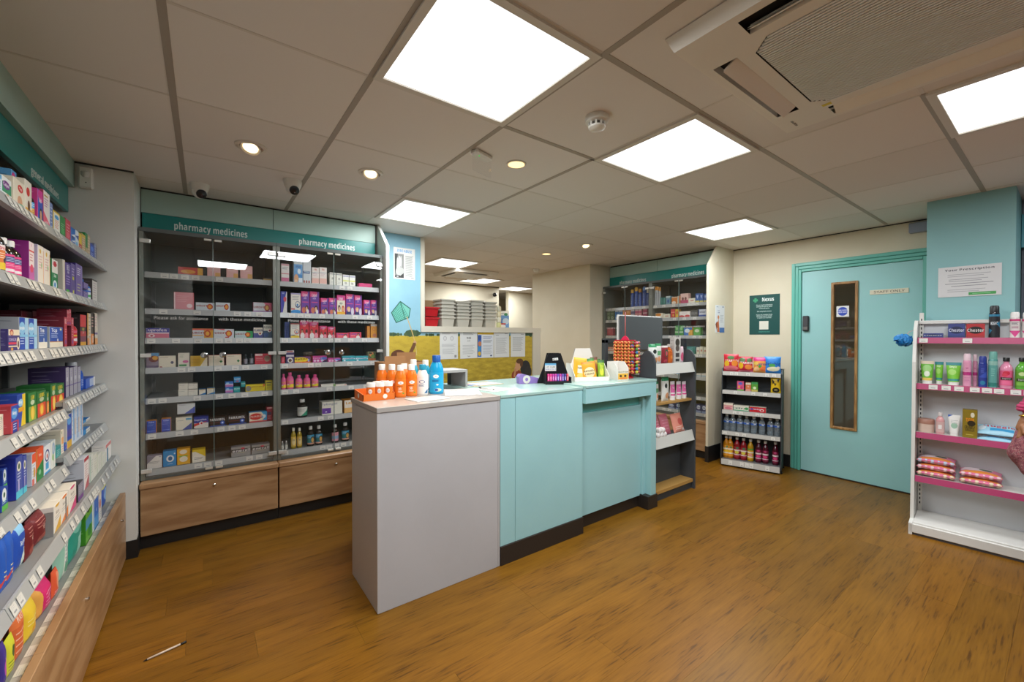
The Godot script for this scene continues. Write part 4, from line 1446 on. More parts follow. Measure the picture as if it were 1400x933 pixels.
	struct("window_1", s, plain("8e8f95", 0.4), "grey metal framed opening beyond the teal column")
	wall("wall_recess", Vector3(4.12, 0, 1.34), Vector3(4.24, CH, 3.0), plain("8d93a0", 0.6))
	wall("wall_right_rear", Vector3(4.24, 0, 3.0), Vector3(6.5, 2.6, 3.1), M.cream)

# ------------------------------------------------------------------ free-standing stands
func build_stands():
	var rng := RandomNumberGenerator.new()
	rng.seed = 55
	# sweet stand
	var f: Array = SHELVES["K5"]
	var right: Vector3 = f[1]
	var nrm := right.cross(Vector3.UP)
	var t = thing("sweet_stand", "dark metal shop stand with sweets and drinks beside the door", "stand", "")
	t.transform = Transform3D(Basis(right, Vector3.UP, nrm), Vector3(f[0].x, 0, f[0].z))
	for x in [-0.004, 0.514]:
		var s := tool()
		extrude(s, PackedVector2Array([Vector2(-0.012, 0.03), Vector2(-0.06, 0.95), Vector2(-0.09, 0.99), Vector2(-0.30, 0.99), Vector2(-0.30, 0.03)]), x - 0.004, x + 0.004, Transform3D(Basis(Vector3(0, 0, 1), Vector3.UP, Vector3(-1, 0, 0)), Vector3(2 * x, 0, 0)))
		var sd := part("side_panel", s, M.dark_metal, t)
		for z in [-0.05, -0.27]:
			s = tool(true)
			lathe(s, Vector3(x, 0.0, z), [Vector2(0, 0), Vector2(0.014, 0), Vector2(0.014, 0.012), Vector2(0.006, 0.014), Vector2(0.006, 0.032), Vector2(0, 0.032)], 12)
			part("foot", s, M.black_plastic, sd)
	var s := tool()
	bb(s, Vector3(0, 0.03, -0.30), Vector3(0.51, 0.99, -0.288))
	part("back_panel", s, plain("4c5054", 0.5), t)
	for k in 5:
		var q: Array = SHELVES["K%d" % (k + 1)]
		var loc: Vector3 = t.transform.affine_inverse() * q[0]
		make_shelf(t, Vector3(0.003, q[0].y, loc.z), Vector3.RIGHT, 0.504, 0.285 + loc.z, rng, 0.42, plain("6a6d6e", 0.4, 0.2), M.lip_light, 0.05 if k == 4 else 0.036, 0.1, 0.032)
	# white shelf unit with pink rails
	f = SHELVES["W4"]
	right = f[1]
	nrm = right.cross(Vector3.UP)
	var base := WHITE_BASE
	t = thing("white_shelf_unit", "white metal shelf unit with pink price rails beside the door", "shelving", "")
	t.transform = Transform3D(Basis(right, Vector3.UP, nrm), base)
	for x in [0.008, 0.905]:
		s = tool()
		extrude(s, PackedVector2Array([Vector2(0.0, 0.0), Vector2(-0.0, 0.075), Vector2(-0.09, 0.08), Vector2(-0.12, 0.5), Vector2(-0.13, 1.14), Vector2(-0.19, 1.36), Vector2(-0.26, 1.425), Vector2(-0.335, 1.425), Vector2(-0.335, 0.0)]), x - 0.009, x + 0.009, Transform3D(Basis(Vector3(0, 0, 1), Vector3.UP, Vector3(-1, 0, 0)), Vector3(2 * x, 0, 0)))
		part("side_panel", s, M.white_metal, t)
	s = tool()
	bb(s, Vector3(0.018, 0.05, -0.335), Vector3(0.896, 1.42, -0.322))
	part("back_panel", s, plain("cfd0d2", 0.45), t)
	for x in [0.02, 0.875]:
		s = tool()
		bb(s, Vector3(x, 0.08, -0.322), Vector3(x + 0.022, 1.48, -0.304), 0.001)
		var up := part("slotted_upright", s, M.white_metal, t)
		var slots := tool()
		for k in 44:
			bx(slots, Vector3(x + 0.011, 0.14 + k * 0.03, -0.3035), Vector3(0.006, 0.016, 0.001))
		var so := part("slots", slots, plain("3a3a3c", 0.8), up)
		so.set_meta("kind", "stuff")
	s = tool()
	bb(s, Vector3(0.018, 0.045, -0.32), Vector3(0.896, 0.085, -0.012), 0.004)
	part("base_shelf", s, M.white_metal, t)
	s = tool()
	bb(s, Vector3(0.0, 0.015, -0.02), Vector3(0.914, 0.072, 0.0), 0.003)
	part("kick_panel", s, M.white_metal, t)
	s = tool()
	bb(s, Vector3(0.002, 0.0, -0.03), Vector3(0.912, 0.014, -0.01))
	part("floor_strip", s, plain("4a4a4c", 0.5), t)
	for k in 4:
		var q: Array = SHELVES["W%d" % (k + 1)]
		var loc: Vector3 = t.transform.affine_inverse() * q[0]
		make_shelf(t, Vector3(0.019, q[0].y, loc.z), Vector3.RIGHT, 0.876, 0.30 + loc.z, rng, [0.55, 0.95, 0.3, 0.0][k], M.white_metal, M.magenta, 0.036, 0.15, 0.042)
	s = tool()
	bb(s, Vector3(0.018, 1.40, -0.31), Vector3(0.896, 1.424, -0.285), 0.003)
	part("top_rail", s, M.white_metal, t)
	# blue bath puff hung on its side
	var puff = thing("bath_puff", "bright blue net bath puff hanging beside white shelf unit", "bath puff", "", t.transform * Vector3(-0.052, 1.285, -0.2))
	s = tool(true)
	var rr := RandomNumberGenerator.new()
	rr.seed = 8
	for k in 60:
		var a := rr.randf() * TAU
		var b := rr.randf_range(-1.2, 1.2)
		var dir := Vector3(cos(a) * cos(b), sin(b) * 0.8, sin(a) * cos(b))
		var side := dir.cross(Vector3(0.3, 0.9, 0.2)).normalized()
		var up2 := side.cross(dir)
		var pts := []
		for n in 7:
			var v := n / 6.0
			pts.append(dir * (0.022 + 0.028 * sin(v * PI)) + side * (v - 0.5) * 0.045 + up2 * 0.008 * sin(v * 9.0 + k))
		for n in 6:
			var w1: Vector3 = up2 * 0.012
			quad(s, pts[n] - w1, pts[n + 1] - w1, pts[n + 1] + w1 + dir * 0.006, pts[n] + w1 + dir * 0.006)
			quad(s, pts[n] + w1 + dir * 0.005, pts[n + 1] + w1 + dir * 0.005, pts[n + 1] - w1 - dir * 0.001, pts[n] - w1 - dir * 0.001)
	ball(s, Vector3.ZERO, 0.034, 14, 8)
	part("net", s, plain("1f7fc4", 0.5), puff)
	s = tool(true)
	tube(s, [Vector3(0.01, 0.03, 0.01), Vector3(0.02, 0.06, 0.025), Vector3(0.03, 0.07, 0.045)], 0.002, 6)
	part("cord", s, plain("c8a0a8", 0.6), puff)
	# grey end stand by the counter
	t = thing("end_stand", "dark grey display stand at the end of the counter", "stand", "", Vector3(2.605, 0, -0.44))
	var og: Vector3 = t.position
	for k in 2:
		s = tool()
		var x: float = [2.318, 2.892][k]
		var poly := PackedVector2Array([Vector2(0.372, 0.0), Vector2(0.372, 1.09)])
		for n in 7:
			var a := n / 6.0 * PI / 2
			poly.append(Vector2(0.372 + 0.07 * (1 - cos(a)), 1.09 + 0.11 * sin(a)))
		poly.append_array(PackedVector2Array([Vector2(0.47, 1.19), Vector2(0.50, 1.15), Vector2(0.515, 1.08), Vector2(0.515, 0.0)]))
		extrude(s, poly, x - 0.009, x + 0.009, Transform3D(Basis(Vector3(0, 0, -1), Vector3.UP, Vector3.RIGHT), -og))
		part("side_panel", s, plain("43474b", 0.5), t)
	for k in 3:
		var q: Array = SHELVES["G%d" % (k + 1)]
		s = tool()
		bb(s, Vector3(2.328, q[0].y - 0.018, -0.40) - og, Vector3(2.882, q[0].y, -0.51) - og)
		var sh := part("shelf", s, plain("b58a4a", 0.5) if k == 1 else plain("4a4e52", 0.5), t)
		if k != 1:
			s = tool()
			var hl := 0.075
			extrude(s, PackedVector2Array([Vector2(0, 0.01), Vector2(0.006, 0.01), Vector2(0.03, -hl), Vector2(0.0, -hl)]), 2.33 - og.x, 2.88 - og.x, Transform3D(Basis(Vector3(0, 0, 1), Vector3.UP, Vector3(-1, 0, 0)), Vector3(2.33 + 2.88 - 2 * og.x, q[0].y, -0.399 - og.z)))
			part("front_lip", s, plain("cbc9c2", 0.4), sh)
	s = tool()
	bb(s, Vector3(2.328, 0.06, -0.385) - og, Vector3(2.882, 0.085, -0.51) - og)
	part("base_shelf", s, plain("b58a4a", 0.5), t)
	s = tool()
	bb(s, Vector3(2.328, 0.0, -0.40) - og, Vector3(2.882, 0.058, -0.42) - og)
	part("kick_panel", s, plain("3a3e42", 0.5), t)
	s = tool()
	bb(s, Vector3(2.328, 0.085, -0.503) - og, Vector3(2.882, 0.40, -0.51) - og)
	part("back_panel", s, plain("3f4448", 0.5), t)
	# wipes, rolls and packs on its low shelf
	var lowshelf := [[2.46, 0.11, 0.17, "gpk", "pink pack at the back"], [2.585, 0.12, 0.17, "gpk", "pink pack beside it"], [2.75, 0.16, 0.16, "gwipe", "peach wipes pack"]]
	for k in 3:
		var q: Array = lowshelf[k]
		var o := part(numbered("wipes_pack"), pouch_mesh(q[1], q[2], 0.04, q[3]), atlas_mats[cells[q[3]][0]], self)
		o.transform = Transform3D(Basis(Vector3.RIGHT, -0.3), Vector3(q[0], 0.503, -0.425 if k < 2 else -0.412))
		tag(o, ["dusty pink pack nearest the counter on grey end stand", "dusty pink pack beside the peach wipes on grey stand", "peach wipes pack with red print on grey end stand"][k], "pack", "packs on the grey end stand")
	var roll := tool(true)
	lathe(roll, Vector3.ZERO, [Vector2(0, 0), Vector2(0.018, 0), Vector2(0.021, 0.004), Vector2(0.021, 0.1), Vector2(0.018, 0.104), Vector2(0, 0.104)], 16)
	roll.generate_normals()
	var rmesh := roll.commit()
	for k in 5:
		var c = thing("cotton_roll", ["white ended cotton roll nearest the counter on grey stand", "second white ended cotton roll from the counter", "third white ended cotton roll from the counter", "upper white ended cotton roll, first of two", "upper white ended cotton roll, second of two"][k], "cotton roll", "cotton rolls on the grey stand")
		c.transform = Transform3D(Basis(Vector3.RIGHT, PI / 2), Vector3(2.40 + (k % 3) * 0.044 if k < 3 else 2.422 + (k - 3) * 0.044, 0.5215 if k < 3 else 0.558, -0.5))
		part("wrapper", rmesh, plain("d88ca4", 0.5), c)
		var e := tool(true)
		lathe(e, Vector3(0, 0.104, 0), [Vector2(0.0, -0.03), Vector2(0.0215, -0.03), Vector2(0.0215, 0.0), Vector2(0.015, 0.006), Vector2(0, 0.007)], 16)
		part("cotton_end", e, plain("ece8e6", 0.9), c)
	# cotton wool packs and baby wipes on the white unit
	f = SHELVES["W4"]
	var wb := Basis(f[1], Vector3.UP, f[1].cross(Vector3.UP))
	for k in 5:
		var left := k < 3
		var t0 := 0.115 if left else 0.315
		var n := k if left else k - 3
		var o := part(numbered("cotton_pack"), pouch_mesh(0.185, 0.17, 0.045, "cott"), atlas_mats[cells["cott"][0]], self)
		o.transform = Transform3D(wb * Basis(Vector3.RIGHT, -PI / 2), f[0] + f[1] * t0 + Vector3.UP * (0.024 + n * 0.042 + 0.022) + wb.z * (-0.005 - n * 0.006))
		tag(o, [["bottom", "middle", "top"], ["bottom", "top"]][0 if left else 1][n] + " pink and orange cotton wool pack, " + ("stack of three" if left else "stack of two") + " on white unit", "cotton pack", "cotton wool packs")
		var fluff := tool(true)
		for m in 6:
			ball(fluff, Vector3(-0.075 + m * 0.03, 0.012 + 0.003 * (m % 2), -0.0235), 0.0135, 10, 6, 0.9)
		var fl := part("cotton_balls", fluff, plain(["e8d8b8", "e8c8cc", "c0d0e0"][k % 3], 0.9), o)
		fl.set_meta("label", "pastel cotton balls in the clear front")
	f = SHELVES["W3"]
	for k in 2:
		var o := part(numbered("wipes_pack"), pouch_mesh(0.17, 0.1, 0.035, "bluwip"), atlas_mats[cells["bluwip"][0]], self)
		o.transform = Transform3D(wb * Basis(Vector3.RIGHT, -1.1 if k == 1 else -PI / 2), f[0] + f[1] * (0.375 + 0.01 * k) + Vector3.UP * (0.019 + k * 0.034) + wb.z * -0.02)
		tag(o, ["lower", "upper"][k] + " pale blue wipes pack lying on the white shelf unit", "wipes pack", "blue wipes packs")

# ------------------------------------------------------------------ things on the counter
func place(o: Node3D, at: Vector3, turn := 0.0, label := "", category := "", group := ""):
	o.position = at
	o.rotation.y = turn
	tag(o, label, category, group)

func lotion_bottle(called: String, at: Vector3, w: float, h: float, key: String, body: String, cap: String, label: String, group: String, turn := 0.5, wide := false):
	var t = thing(called, label, "lotion bottle", group, at, turn)
	var r := w / 2
	var bm := plain(body, 0.25)
	if wide:
		part("body", cached("wo%.3f_%.3f" % [w, h], func():
			var s := tool(true)
			lathe(s, Vector3.ZERO, [Vector2(0, 0), Vector2(r * 0.9, 0), Vector2(r, h * 0.04), Vector2(r, h * 0.72), Vector2(0, h * 0.72)], 24, 0.62)
			return s), bm, t)
		part("cap", cached("wc%.3f_%.3f" % [w, h], func():
			var s := tool(true)
			lathe(s, Vector3.ZERO, [Vector2(0, h * 0.725), Vector2(r * 1.03, h * 0.725), Vector2(r * 1.03, h * 0.95), Vector2(r * 0.9, h), Vector2(0, h)], 24, 0.62)
			return s), plain(cap, 0.35), t)
		part("label_print", label_mesh(r * 1.01, h * 0.05, h * 0.70, key, 1.4, 0.62), atlas_mats[cells[key][0]], t)
		return t
	part("body", cached("lo%.3f_%.3f" % [w, h], func():
		var s := tool(true)
		lathe(s, Vector3.ZERO, [Vector2(0, 0), Vector2(r * 0.9, 0), Vector2(r, h * 0.03), Vector2(r, h * 0.56), Vector2(r * 0.96, h * 0.66), Vector2(r * 0.78, h * 0.76), Vector2(r * 0.56, h * 0.83), Vector2(0, h * 0.83)], 24, 0.72)
		return s), bm, t)
	part("cap", cached("lc%.3f_%.3f" % [w, h], func():
		var s := tool(true)
		lathe(s, Vector3.ZERO, [Vector2(0, h * 0.825), Vector2(r * 0.58, h * 0.825), Vector2(r * 0.58, h * 0.985), Vector2(r * 0.52, h), Vector2(0, h)], 20, 0.86)
		return s), plain(cap, 0.35), t)
	part("label_print", label_mesh(r * 1.01, h * 0.05, h * 0.56, key, 1.4, 0.72), atlas_mats[cells[key][0]], t)
	return t

func build_counter_things():
	var y := 0.9745
	var turn := -0.55
	# sun cream display tray with small bottles
	var t = thing("display_tray", "orange cardboard tray of small sun creams on grey counter", "display tray", "", Vector3(0.232, y, -0.672), 0.0)
	var orange := plain("dc6e1e", 0.55)
	var s := tool()
	bb(s, Vector3(-0.085, 0, -0.075), Vector3(0.085, 0.004, 0.075))
	bb(s, Vector3(-0.085, 0.004, 0.072), Vector3(0.085, 0.035, 0.075))
	bb(s, Vector3(-0.085, 0.004, -0.075), Vector3(0.085, 0.05, -0.072))
	for x in [-0.085, 0.082]:
		extrude(s, PackedVector2Array([Vector2(-0.075, 0.004), Vector2(0.075, 0.004), Vector2(0.075, 0.035), Vector2(-0.075, 0.05)]), -x - 0.003, -x, Transform3D(Basis(Vector3(0, 0, 1), Vector3.UP, Vector3(-1, 0, 0)), Vector3.ZERO))
	part("tray", s, orange, t)
	for c in [[Vector3(0.03, 0.019, 0.0756), 0.0], [Vector3(-0.0856, 0.022, 0.0), -PI / 2]]:
		s = tool(true)
		lathe(s, Vector3.ZERO, [Vector2(0, 0), Vector2(0.012, 0), Vector2(0.012, 0.0008), Vector2(0, 0.0008)], 18, 1.0, Basis(Vector3.RIGHT, PI / 2))
		var e := part("emblem", s, plain("ece6dc", 0.5), t)
		e.position = c[0]
		e.rotation.y = c[1]
	var spots := [[-0.035, 0.045], [0.012, 0.045], [0.058, 0.045], [0.012, 0.0], [0.058, 0.0]]
	for k in spots.size():
		var b = lotion_bottle("travel_sun_cream", Vector3(0.232 + spots[k][0], y + 0.0045, -0.672 + spots[k][1]), 0.045, 0.088, "spfm", "e87820", "ece9e2", "", "small sun creams in the orange tray", turn, true)
		b.set_meta("label", ["small orange sun cream at the open side of tray", "small orange sun cream, middle of the front row", "small orange sun cream at the inner end of tray", "small orange sun cream behind the middle one", "small orange sun cream in the inner back place"][k])
	var big := [
		[Vector3(0.365, y, -0.645), "spf20", "large orange sun cream marked twenty in front"],
		[Vector3(0.432, y, -0.65), "spf50", "large orange sun cream marked fifty in front"],
		[Vector3(0.345, y, -0.72), "spf50", "large orange sun cream in the second row near tray"],
		[Vector3(0.30, y, -0.755), "spf20", "large orange sun cream at the back beside the tray"],
		[Vector3(0.422, y, -0.735), "spf20", "large orange sun cream behind the one marked fifty"],
	]
	for k in big.size():
		lotion_bottle("sun_cream", big[k][0], 0.062, 0.178, big[k][1], "e87820", "ece9e2", big[k][2], "large sun creams on the grey counter", turn)
	lotion_bottle("after_sun", Vector3(0.50, y, -0.655), 0.064, 0.175, "after", "e9e6df", "1f8fae", "white after sun bottle with teal cap in front", "white after sun bottles", turn)
	lotion_bottle("after_sun", Vector3(0.487, y, -0.752), 0.062, 0.2, "after", "2a9ab4", "ece9e2", "teal bottle with white cap behind the white one", "white after sun bottles", turn)
	lotion_bottle("after_sun", Vector3(0.56, y, -0.745), 0.062, 0.195, "after", "2a9ab4", "ece9e2", "teal bottle with white cap behind the blue bottle", "white after sun bottles", turn)
	lotion_bottle("lotion_bottle", Vector3(0.59, y, -0.66), 0.083, 0.225, "bluebig", "1c9fd2", "1a58a8", "large bright blue lotion bottle with dark blue cap", "", turn)
	# cardboard box on the staff side of the counter
	t = thing("cardboard_box", "open brown cardboard box behind the sun creams", "box", "", Vector3(0.5, 0.0, -0.98))
	s = tool()
	bb(s, Vector3(-0.14, 0.905, 0.08), Vector3(0.14, 1.15, 0.084))
	bb(s, Vector3(-0.14, 0.905, -0.084), Vector3(0.14, 1.15, -0.08))
	bb(s, Vector3(-0.14, 0.905, -0.08), Vector3(-0.136, 1.15, 0.08))
	bb(s, Vector3(0.136, 0.905, -0.08), Vector3(0.14, 1.15, 0.08))
	bb(s, Vector3(-0.14, 0.9, -0.084), Vector3(0.14, 0.905, 0.084))
	part("walls", s, M.card, t)
	s = tool()
	bx(s, Vector3(-0.07, 1.165, 0.085), Vector3(0.13, 0.05, 0.003))
	part("flap", s, M.card, t)
	s = tool()
	bx(s, Vector3(0.07, 1.175, -0.082), Vector3(0.13, 0.06, 0.003))
	part("flap", s, M.card, t)
	# staff-side desk the box stands on
	t = thing("staff_desk", "grey desk on the staff side of the grey unit", "desk", "", Vector3(0.575, 0, -1.02))
	s = tool()
	bb(s, Vector3(-0.26, 0.87, -0.2), Vector3(0.26, 0.899, 0.215), 0.002)
	part("desk_top", s, M.grey_counter, t)
	for x in [-0.25, 0.23]:
		s = tool()
		bb(s, Vector3(x, 0, -0.19), Vector3(x + 0.02, 0.87, 0.2))
		part("leg_panel", s, M.grey_counter, t)
	# grey open till shelf
	t = thing("desk_cubby", "small grey open cubby behind the blue lotion bottle", "cubby", "", Vector3(0.79, 0.975, -0.93))
	s = tool()
	bb(s, Vector3(-0.13, 0.10, -0.1), Vector3(0.11, 0.116, 0.1))
	part("top", s, plain("9a9a98", 0.5), t)
	s = tool()
	bb(s, Vector3(0.095, 0.0, -0.1), Vector3(0.11, 0.1, 0.1))
	part("side", s, plain("9a9a98", 0.5), t)
	s = tool()
	bb(s, Vector3(0.09, 0.0, -0.1), Vector3(0.065, 0.1, -0.09))
	part("back", s, plain("4a4c4e", 0.5), t)
	# leaflets and papers lying on the counter
	var flat := Basis(Vector3.RIGHT, -PI / 2)
	poster("leaflet", "leafa", 0.2, 0.14, Vector3(0.46, y + 0.0025, -0.50), Basis(Vector3.UP, 0.1) * flat, "colourful leaflet lying in front of the sun creams", "leaflet", "papers on the counter")
	poster("leaflet", "paper", 0.21, 0.297, Vector3(0.74, y + 0.0025, -0.62), Basis(Vector3.UP, -0.45) * flat, "white sheet lying on the grey counter top", "paper", "papers on the counter")
	poster("leaflet", "paper", 0.19, 0.2, Vector3(0.97, 0.9775, -0.62), Basis(Vector3.UP, 0.2) * flat, "white sheet under the pen on the counter", "paper", "papers on the counter")
	poster("leaflet", "leafb", 0.26, 0.19, Vector3(1.06, 0.9775, -0.92), Basis(Vector3.UP, 0.1) * flat, "printed card flat at the back of the counter", "leaflet", "papers on the counter")
	for p in [["ballpoint_pen", Vector3(0.916, 0.9845, -0.62), 1.75, 0.14, "black pen lying on white paper on the counter", 0.004], ["ballpoint_pen", Vector3(-0.64, 0.0045, -0.662), 0.25, 0.14, "clear ballpoint pen lying on the wooden floor", 0.0042]]:
		var pen = thing(p[0], p[4], "pen", "loose pens", p[1], p[2])
		s = tool(true)
		tube(s, [Vector3(-p[3] / 2 + 0.012, 0, 0), Vector3(p[3] / 2 - 0.02, 0, 0)], p[5], 10)
		part("barrel", s, plain("c8b8a8", 0.2) if p[1].y < 0.1 else plain("e2e0da", 0.3), pen)
		s = tool(true)
		tube(s, [Vector3(p[3] / 2 - 0.02, 0, 0), Vector3(p[3] / 2, 0, 0)], p[5] * 1.1, 10)
		part("cap", s, M.black_plastic, pen)
		s = tool(true)
		lathe(s, Vector3(-p[3] / 2, 0, 0), [Vector2(0.0008, 0), Vector2(p[5] * 0.9, 0.014)], 10, 1.0, Basis(Vector3.FORWARD, PI / 2))
		part("tip", s, M.black_plastic, pen)
	# lilac tape dispenser
	t = thing("tape_dispenser", "lilac tape dispenser on the teal counter top", "tape dispenser", "", Vector3(1.385, 0.9755, -0.76), -0.25)
	s = tool()
	extrude(s, PackedVector2Array([Vector2(-0.10, 0.0), Vector2(-0.105, 0.05), Vector2(-0.09, 0.068), Vector2(-0.06, 0.066), Vector2(0.05, 0.035), Vector2(0.105, 0.03), Vector2(0.105, 0.016), Vector2(0.07, 0.0)]), -0.026, 0.026)
	part("body", s, M.lilac, t)
	s = tool(true)
	lathe(s, Vector3(-0.045, 0.03, -0.027), [Vector2(0.012, 0), Vector2(0.029, 0), Vector2(0.029, 0.054), Vector2(0.012, 0.054), Vector2(0.012, 0)], 22, 1.0, Basis(Vector3.RIGHT, PI / 2))
	part("tape_roll", s, plain("d4d2cc", 0.3), t)
	s = tool()
	bx(s, Vector3(0.1, 0.032, 0), Vector3(0.01, 0.006, 0.046))
	part("cutter", s, M.chrome, t)
	# black lip balm stand
	var yc := 0.9755
	t = thing("lip_balm_stand", "black cardboard lip balm stand on the counter", "display stand", "", Vector3(1.50, yc, -0.62), -0.5)
	s = tool()
	extrude(s, PackedVector2Array([Vector2(-0.125, 0.0), Vector2(0.1, 0.0), Vector2(0.1, 0.06), Vector2(0.045, 0.215), Vector2(-0.045, 0.215), Vector2(-0.125, 0.01)]), -0.045, -0.04)
	extrude(s, PackedVector2Array([Vector2(-0.1, 0.0), Vector2(0.1, 0.0), Vector2(0.045, 0.215), Vector2(-0.045, 0.215)]), -0.10, -0.097)
	part("backboard", s, M.black_plastic, t)
	s = tool()
	bb(s, Vector3(-0.085, 0, -0.04), Vector3(0.1, 0.004, 0.05))
	bb(s, Vector3(-0.085, 0.004, 0.046), Vector3(0.1, 0.024, 0.05))
	bb(s, Vector3(-0.085, 0.004, -0.04), Vector3(-0.081, 0.085, 0.046))
	bb(s, Vector3(0.096, 0.004, -0.04), Vector3(0.1, 0.05, 0.046))
	part("tray", s, M.black_plastic, t)
	var o := part("sticker", sheet_mesh(0.082, 0.055, poster_cells["balm"], 0.001), poster_mat, t)
	o.position = Vector3(-0.03, 0.115, -0.0385)
	o = part("brand_plate", sheet_mesh(0.04, 0.018, poster_cells["ncd"], 0.001), poster_mat, t)
	o.position = Vector3(0.005, 0.172, -0.0385)
	o.rotation.z = 0.12
	var bal := ["lb_pink", "lb_pink", "lb_mag", "lb_mag", "lb_pur", "lb_mag", "lb_pur", "lb_nav", "lb_red"]
	var bcol := {"lb_pink": "e0408c", "lb_mag": "b83c9c", "lb_pur": "6c4ca8", "lb_nav": "3c3c84", "lb_red": "d8485c"}
	for k in 9:
		var p: Vector3 = t.transform * Vector3(-0.062 + k * 0.0172, 0.0045, 0.033)
		var st = thing("lip_balm", "%s lip balm stick, %s along the black stand" % [["bright pink", "bright pink", "magenta", "magenta", "purple", "magenta", "purple", "navy", "coral red"][k], ["first", "second", "third", "fourth", "fifth", "sixth", "seventh", "eighth", "last"][k]], "lip balm", "lip balms in the black stand", p, t.rotation.y)
		var r := 0.0078
		part("tube_body", cached("lipb" + bal[k], func():
			var q := tool(true)
			lathe(q, Vector3.ZERO, [Vector2(0, 0), Vector2(r, 0), Vector2(r, 0.066), Vector2(r * 0.85, 0.068), Vector2(0, 0.068)], 14)
			return q), plain(bcol[bal[k]], 0.3), st)
		part("label_print", label_mesh(r * 1.02, 0.01, 0.06, bal[k], 1.2), atlas_mats[cells[bal[k]][0]], st)
	# white lozenge display behind and its front box
	var yt := 0.9855
	t = thing("lozenge_display", "white cardboard lozenge display with tapered header card", "display stand", "", Vector3(1.80, yt, -0.60), -0.4)
	var wc := plain("e6e3dc", 0.6)
	s = tool()
	extrude(s, PackedVector2Array([Vector2(-0.13, 0.0), Vector2(0.13, 0.0), Vector2(0.06, 0.235), Vector2(-0.06, 0.235)]), -0.09, -0.086)
	part("header_card", s, wc, t)
	s = tool()
	for x in [-0.135, 0.135]:
		extrude(s, PackedVector2Array([Vector2(-0.085, 0), Vector2(0.085, 0), Vector2(0.085, 0.04), Vector2(-0.0, 0.125), Vector2(-0.085, 0.125)]), x - 0.0015, x + 0.0015, Transform3D(Basis(Vector3(0, 0, 1), Vector3.UP, Vector3(-1, 0, 0)), Vector3(0, 0, 0)))
	bb(s, Vector3(-0.135, 0, -0.085), Vector3(0.135, 0.004, 0.085))
	bb(s, Vector3(-0.135, 0.004, 0.082), Vector3(0.135, 0.03, 0.085))
	bb(s, Vector3(-0.135, 0.004, -0.085), Vector3(0.135, 0.12, -0.082))
	part("tray", s, wc, t)
	s = tool()
	extrude(s, PackedVector2Array([Vector2(-0.10, 0.0), Vector2(0.0, 0.0), Vector2(0.03, 0.23), Vector2(-0.05, 0.23)]), -0.135, -0.131)
	part("grey_card", s, plain("7f7c76", 0.6), t)
	var packs := [["sachy", -0.085, 0.05, 0.105, 0.165, -0.12, "yellow lozenge pouch leaning at the near end of display"], ["sachy2", 0.0, 0.06, 0.11, 0.135, 0.1, "amber lozenge pouch in front of the lozenge display"], ["sacht", 0.05, 0.02, 0.055, 0.16, 0.16, "slim green sweet packet leaning in the lozenge display"], ["sachm", 0.075, -0.01, 0.06, 0.165, 0.05, "brown topped sweet packet in the lozenge display"], ["sachg", 0.105, 0.03, 0.055, 0.145, 0.0, "lime green sweet packet, outer one of two"], ["sachg", 0.1, -0.04, 0.06, 0.15, -0.03, "lime green sweet packet, inner one of two"]]
	for p in packs:
		var q := part(numbered("lozenge_packet"), pouch_mesh(p[3], p[4], 0.02, p[0]), atlas_mats[cells[p[0]][0]], self)
		q.transform = t.transform * Transform3D(Basis(Vector3.BACK, p[5]) * Basis(Vector3.RIGHT, -0.12), Vector3(p[1], 0.006, p[2]))
		tag(q, p[6], "packet", "packets in the lozenge display")
	t = thing("gummy_box", "white box of gummies beside the lollipop tree", "display box", "", Vector3(2.03, yt, -0.49), -0.2)
	s = tool()
	for x in [-0.05, 0.05]:
		extrude(s, PackedVector2Array([Vector2(-0.08, 0), Vector2(0.045, 0), Vector2(0.045, 0.085), Vector2(0.0, 0.135), Vector2(-0.08, 0.135)]), x - 0.0015, x + 0.0015, Transform3D(Basis(Vector3(0, 0, 1), Vector3.UP, Vector3(-1, 0, 0)), Vector3.ZERO))
	bb(s, Vector3(-0.05, 0, -0.08), Vector3(0.05, 0.003, 0.045))
	bb(s, Vector3(-0.05, 0.003, 0.042), Vector3(0.05, 0.07, 0.045))
	bb(s, Vector3(-0.05, 0.003, -0.08), Vector3(0.05, 0.135, -0.077))
	part("box", s, wc, t)
	s = tool()
	var bu: Rect2 = cells["bear"][1]
	quad_uv(s, [Vector3(-0.048, 0.004, 0.0456), Vector3(0.048, 0.004, 0.0456), Vector3(0.048, 0.068, 0.0456), Vector3(-0.048, 0.068, 0.0456)], [Vector2(bu.position.x, bu.end.y), bu.end, Vector2(bu.end.x, bu.position.y), bu.position])
	part("front_print", s, atlas_mats[cells["bear"][0]], t)
	# lollipop tree
	t = thing("lollipop_stand", "red lollipop display stand on the end of the counter", "display stand", "", Vector3(2.175, yt, -0.55), -1.15)
	s = tool(true)
	lathe(s, Vector3.ZERO, [Vector2(0, 0), Vector2(0.065, 0), Vector2(0.065, 0.008), Vector2(0.045, 0.025), Vector2(0.02, 0.03), Vector2(0, 0.03)], 24)
	part("base", s, M.red_plastic, t)
	s = tool()
	bx(s, Vector3(0, 0.165, 0), Vector3(0.16, 0.27, 0.07), 0.006)
	part("tower", s, plain("9c1426", 0.35), t)
	s = tool(true)
	tube(s, [Vector3(0.0, 0.3, 0), Vector3(0.0, 0.52, 0)], 0.004, 10)
	part("pole", s, plain("a8504c", 0.4), t)
	s = tool()
	extrude(s, PackedVector2Array([Vector2(-0.03, 0.3), Vector2(0.03, 0.3), Vector2(0.02, 0.318), Vector2(0.006, 0.33), Vector2(-0.006, 0.33), Vector2(-0.02, 0.318)]), -0.012, 0.012)
	part("crest", s, plain("d0204a", 0.35), t)
	var sph := tool(true)
	ball(sph, Vector3(0, 0, 0.012), 0.0128, 14, 8)
	sph.generate_normals()
	var sph_m := sph.commit()
	var stick := tool(true)
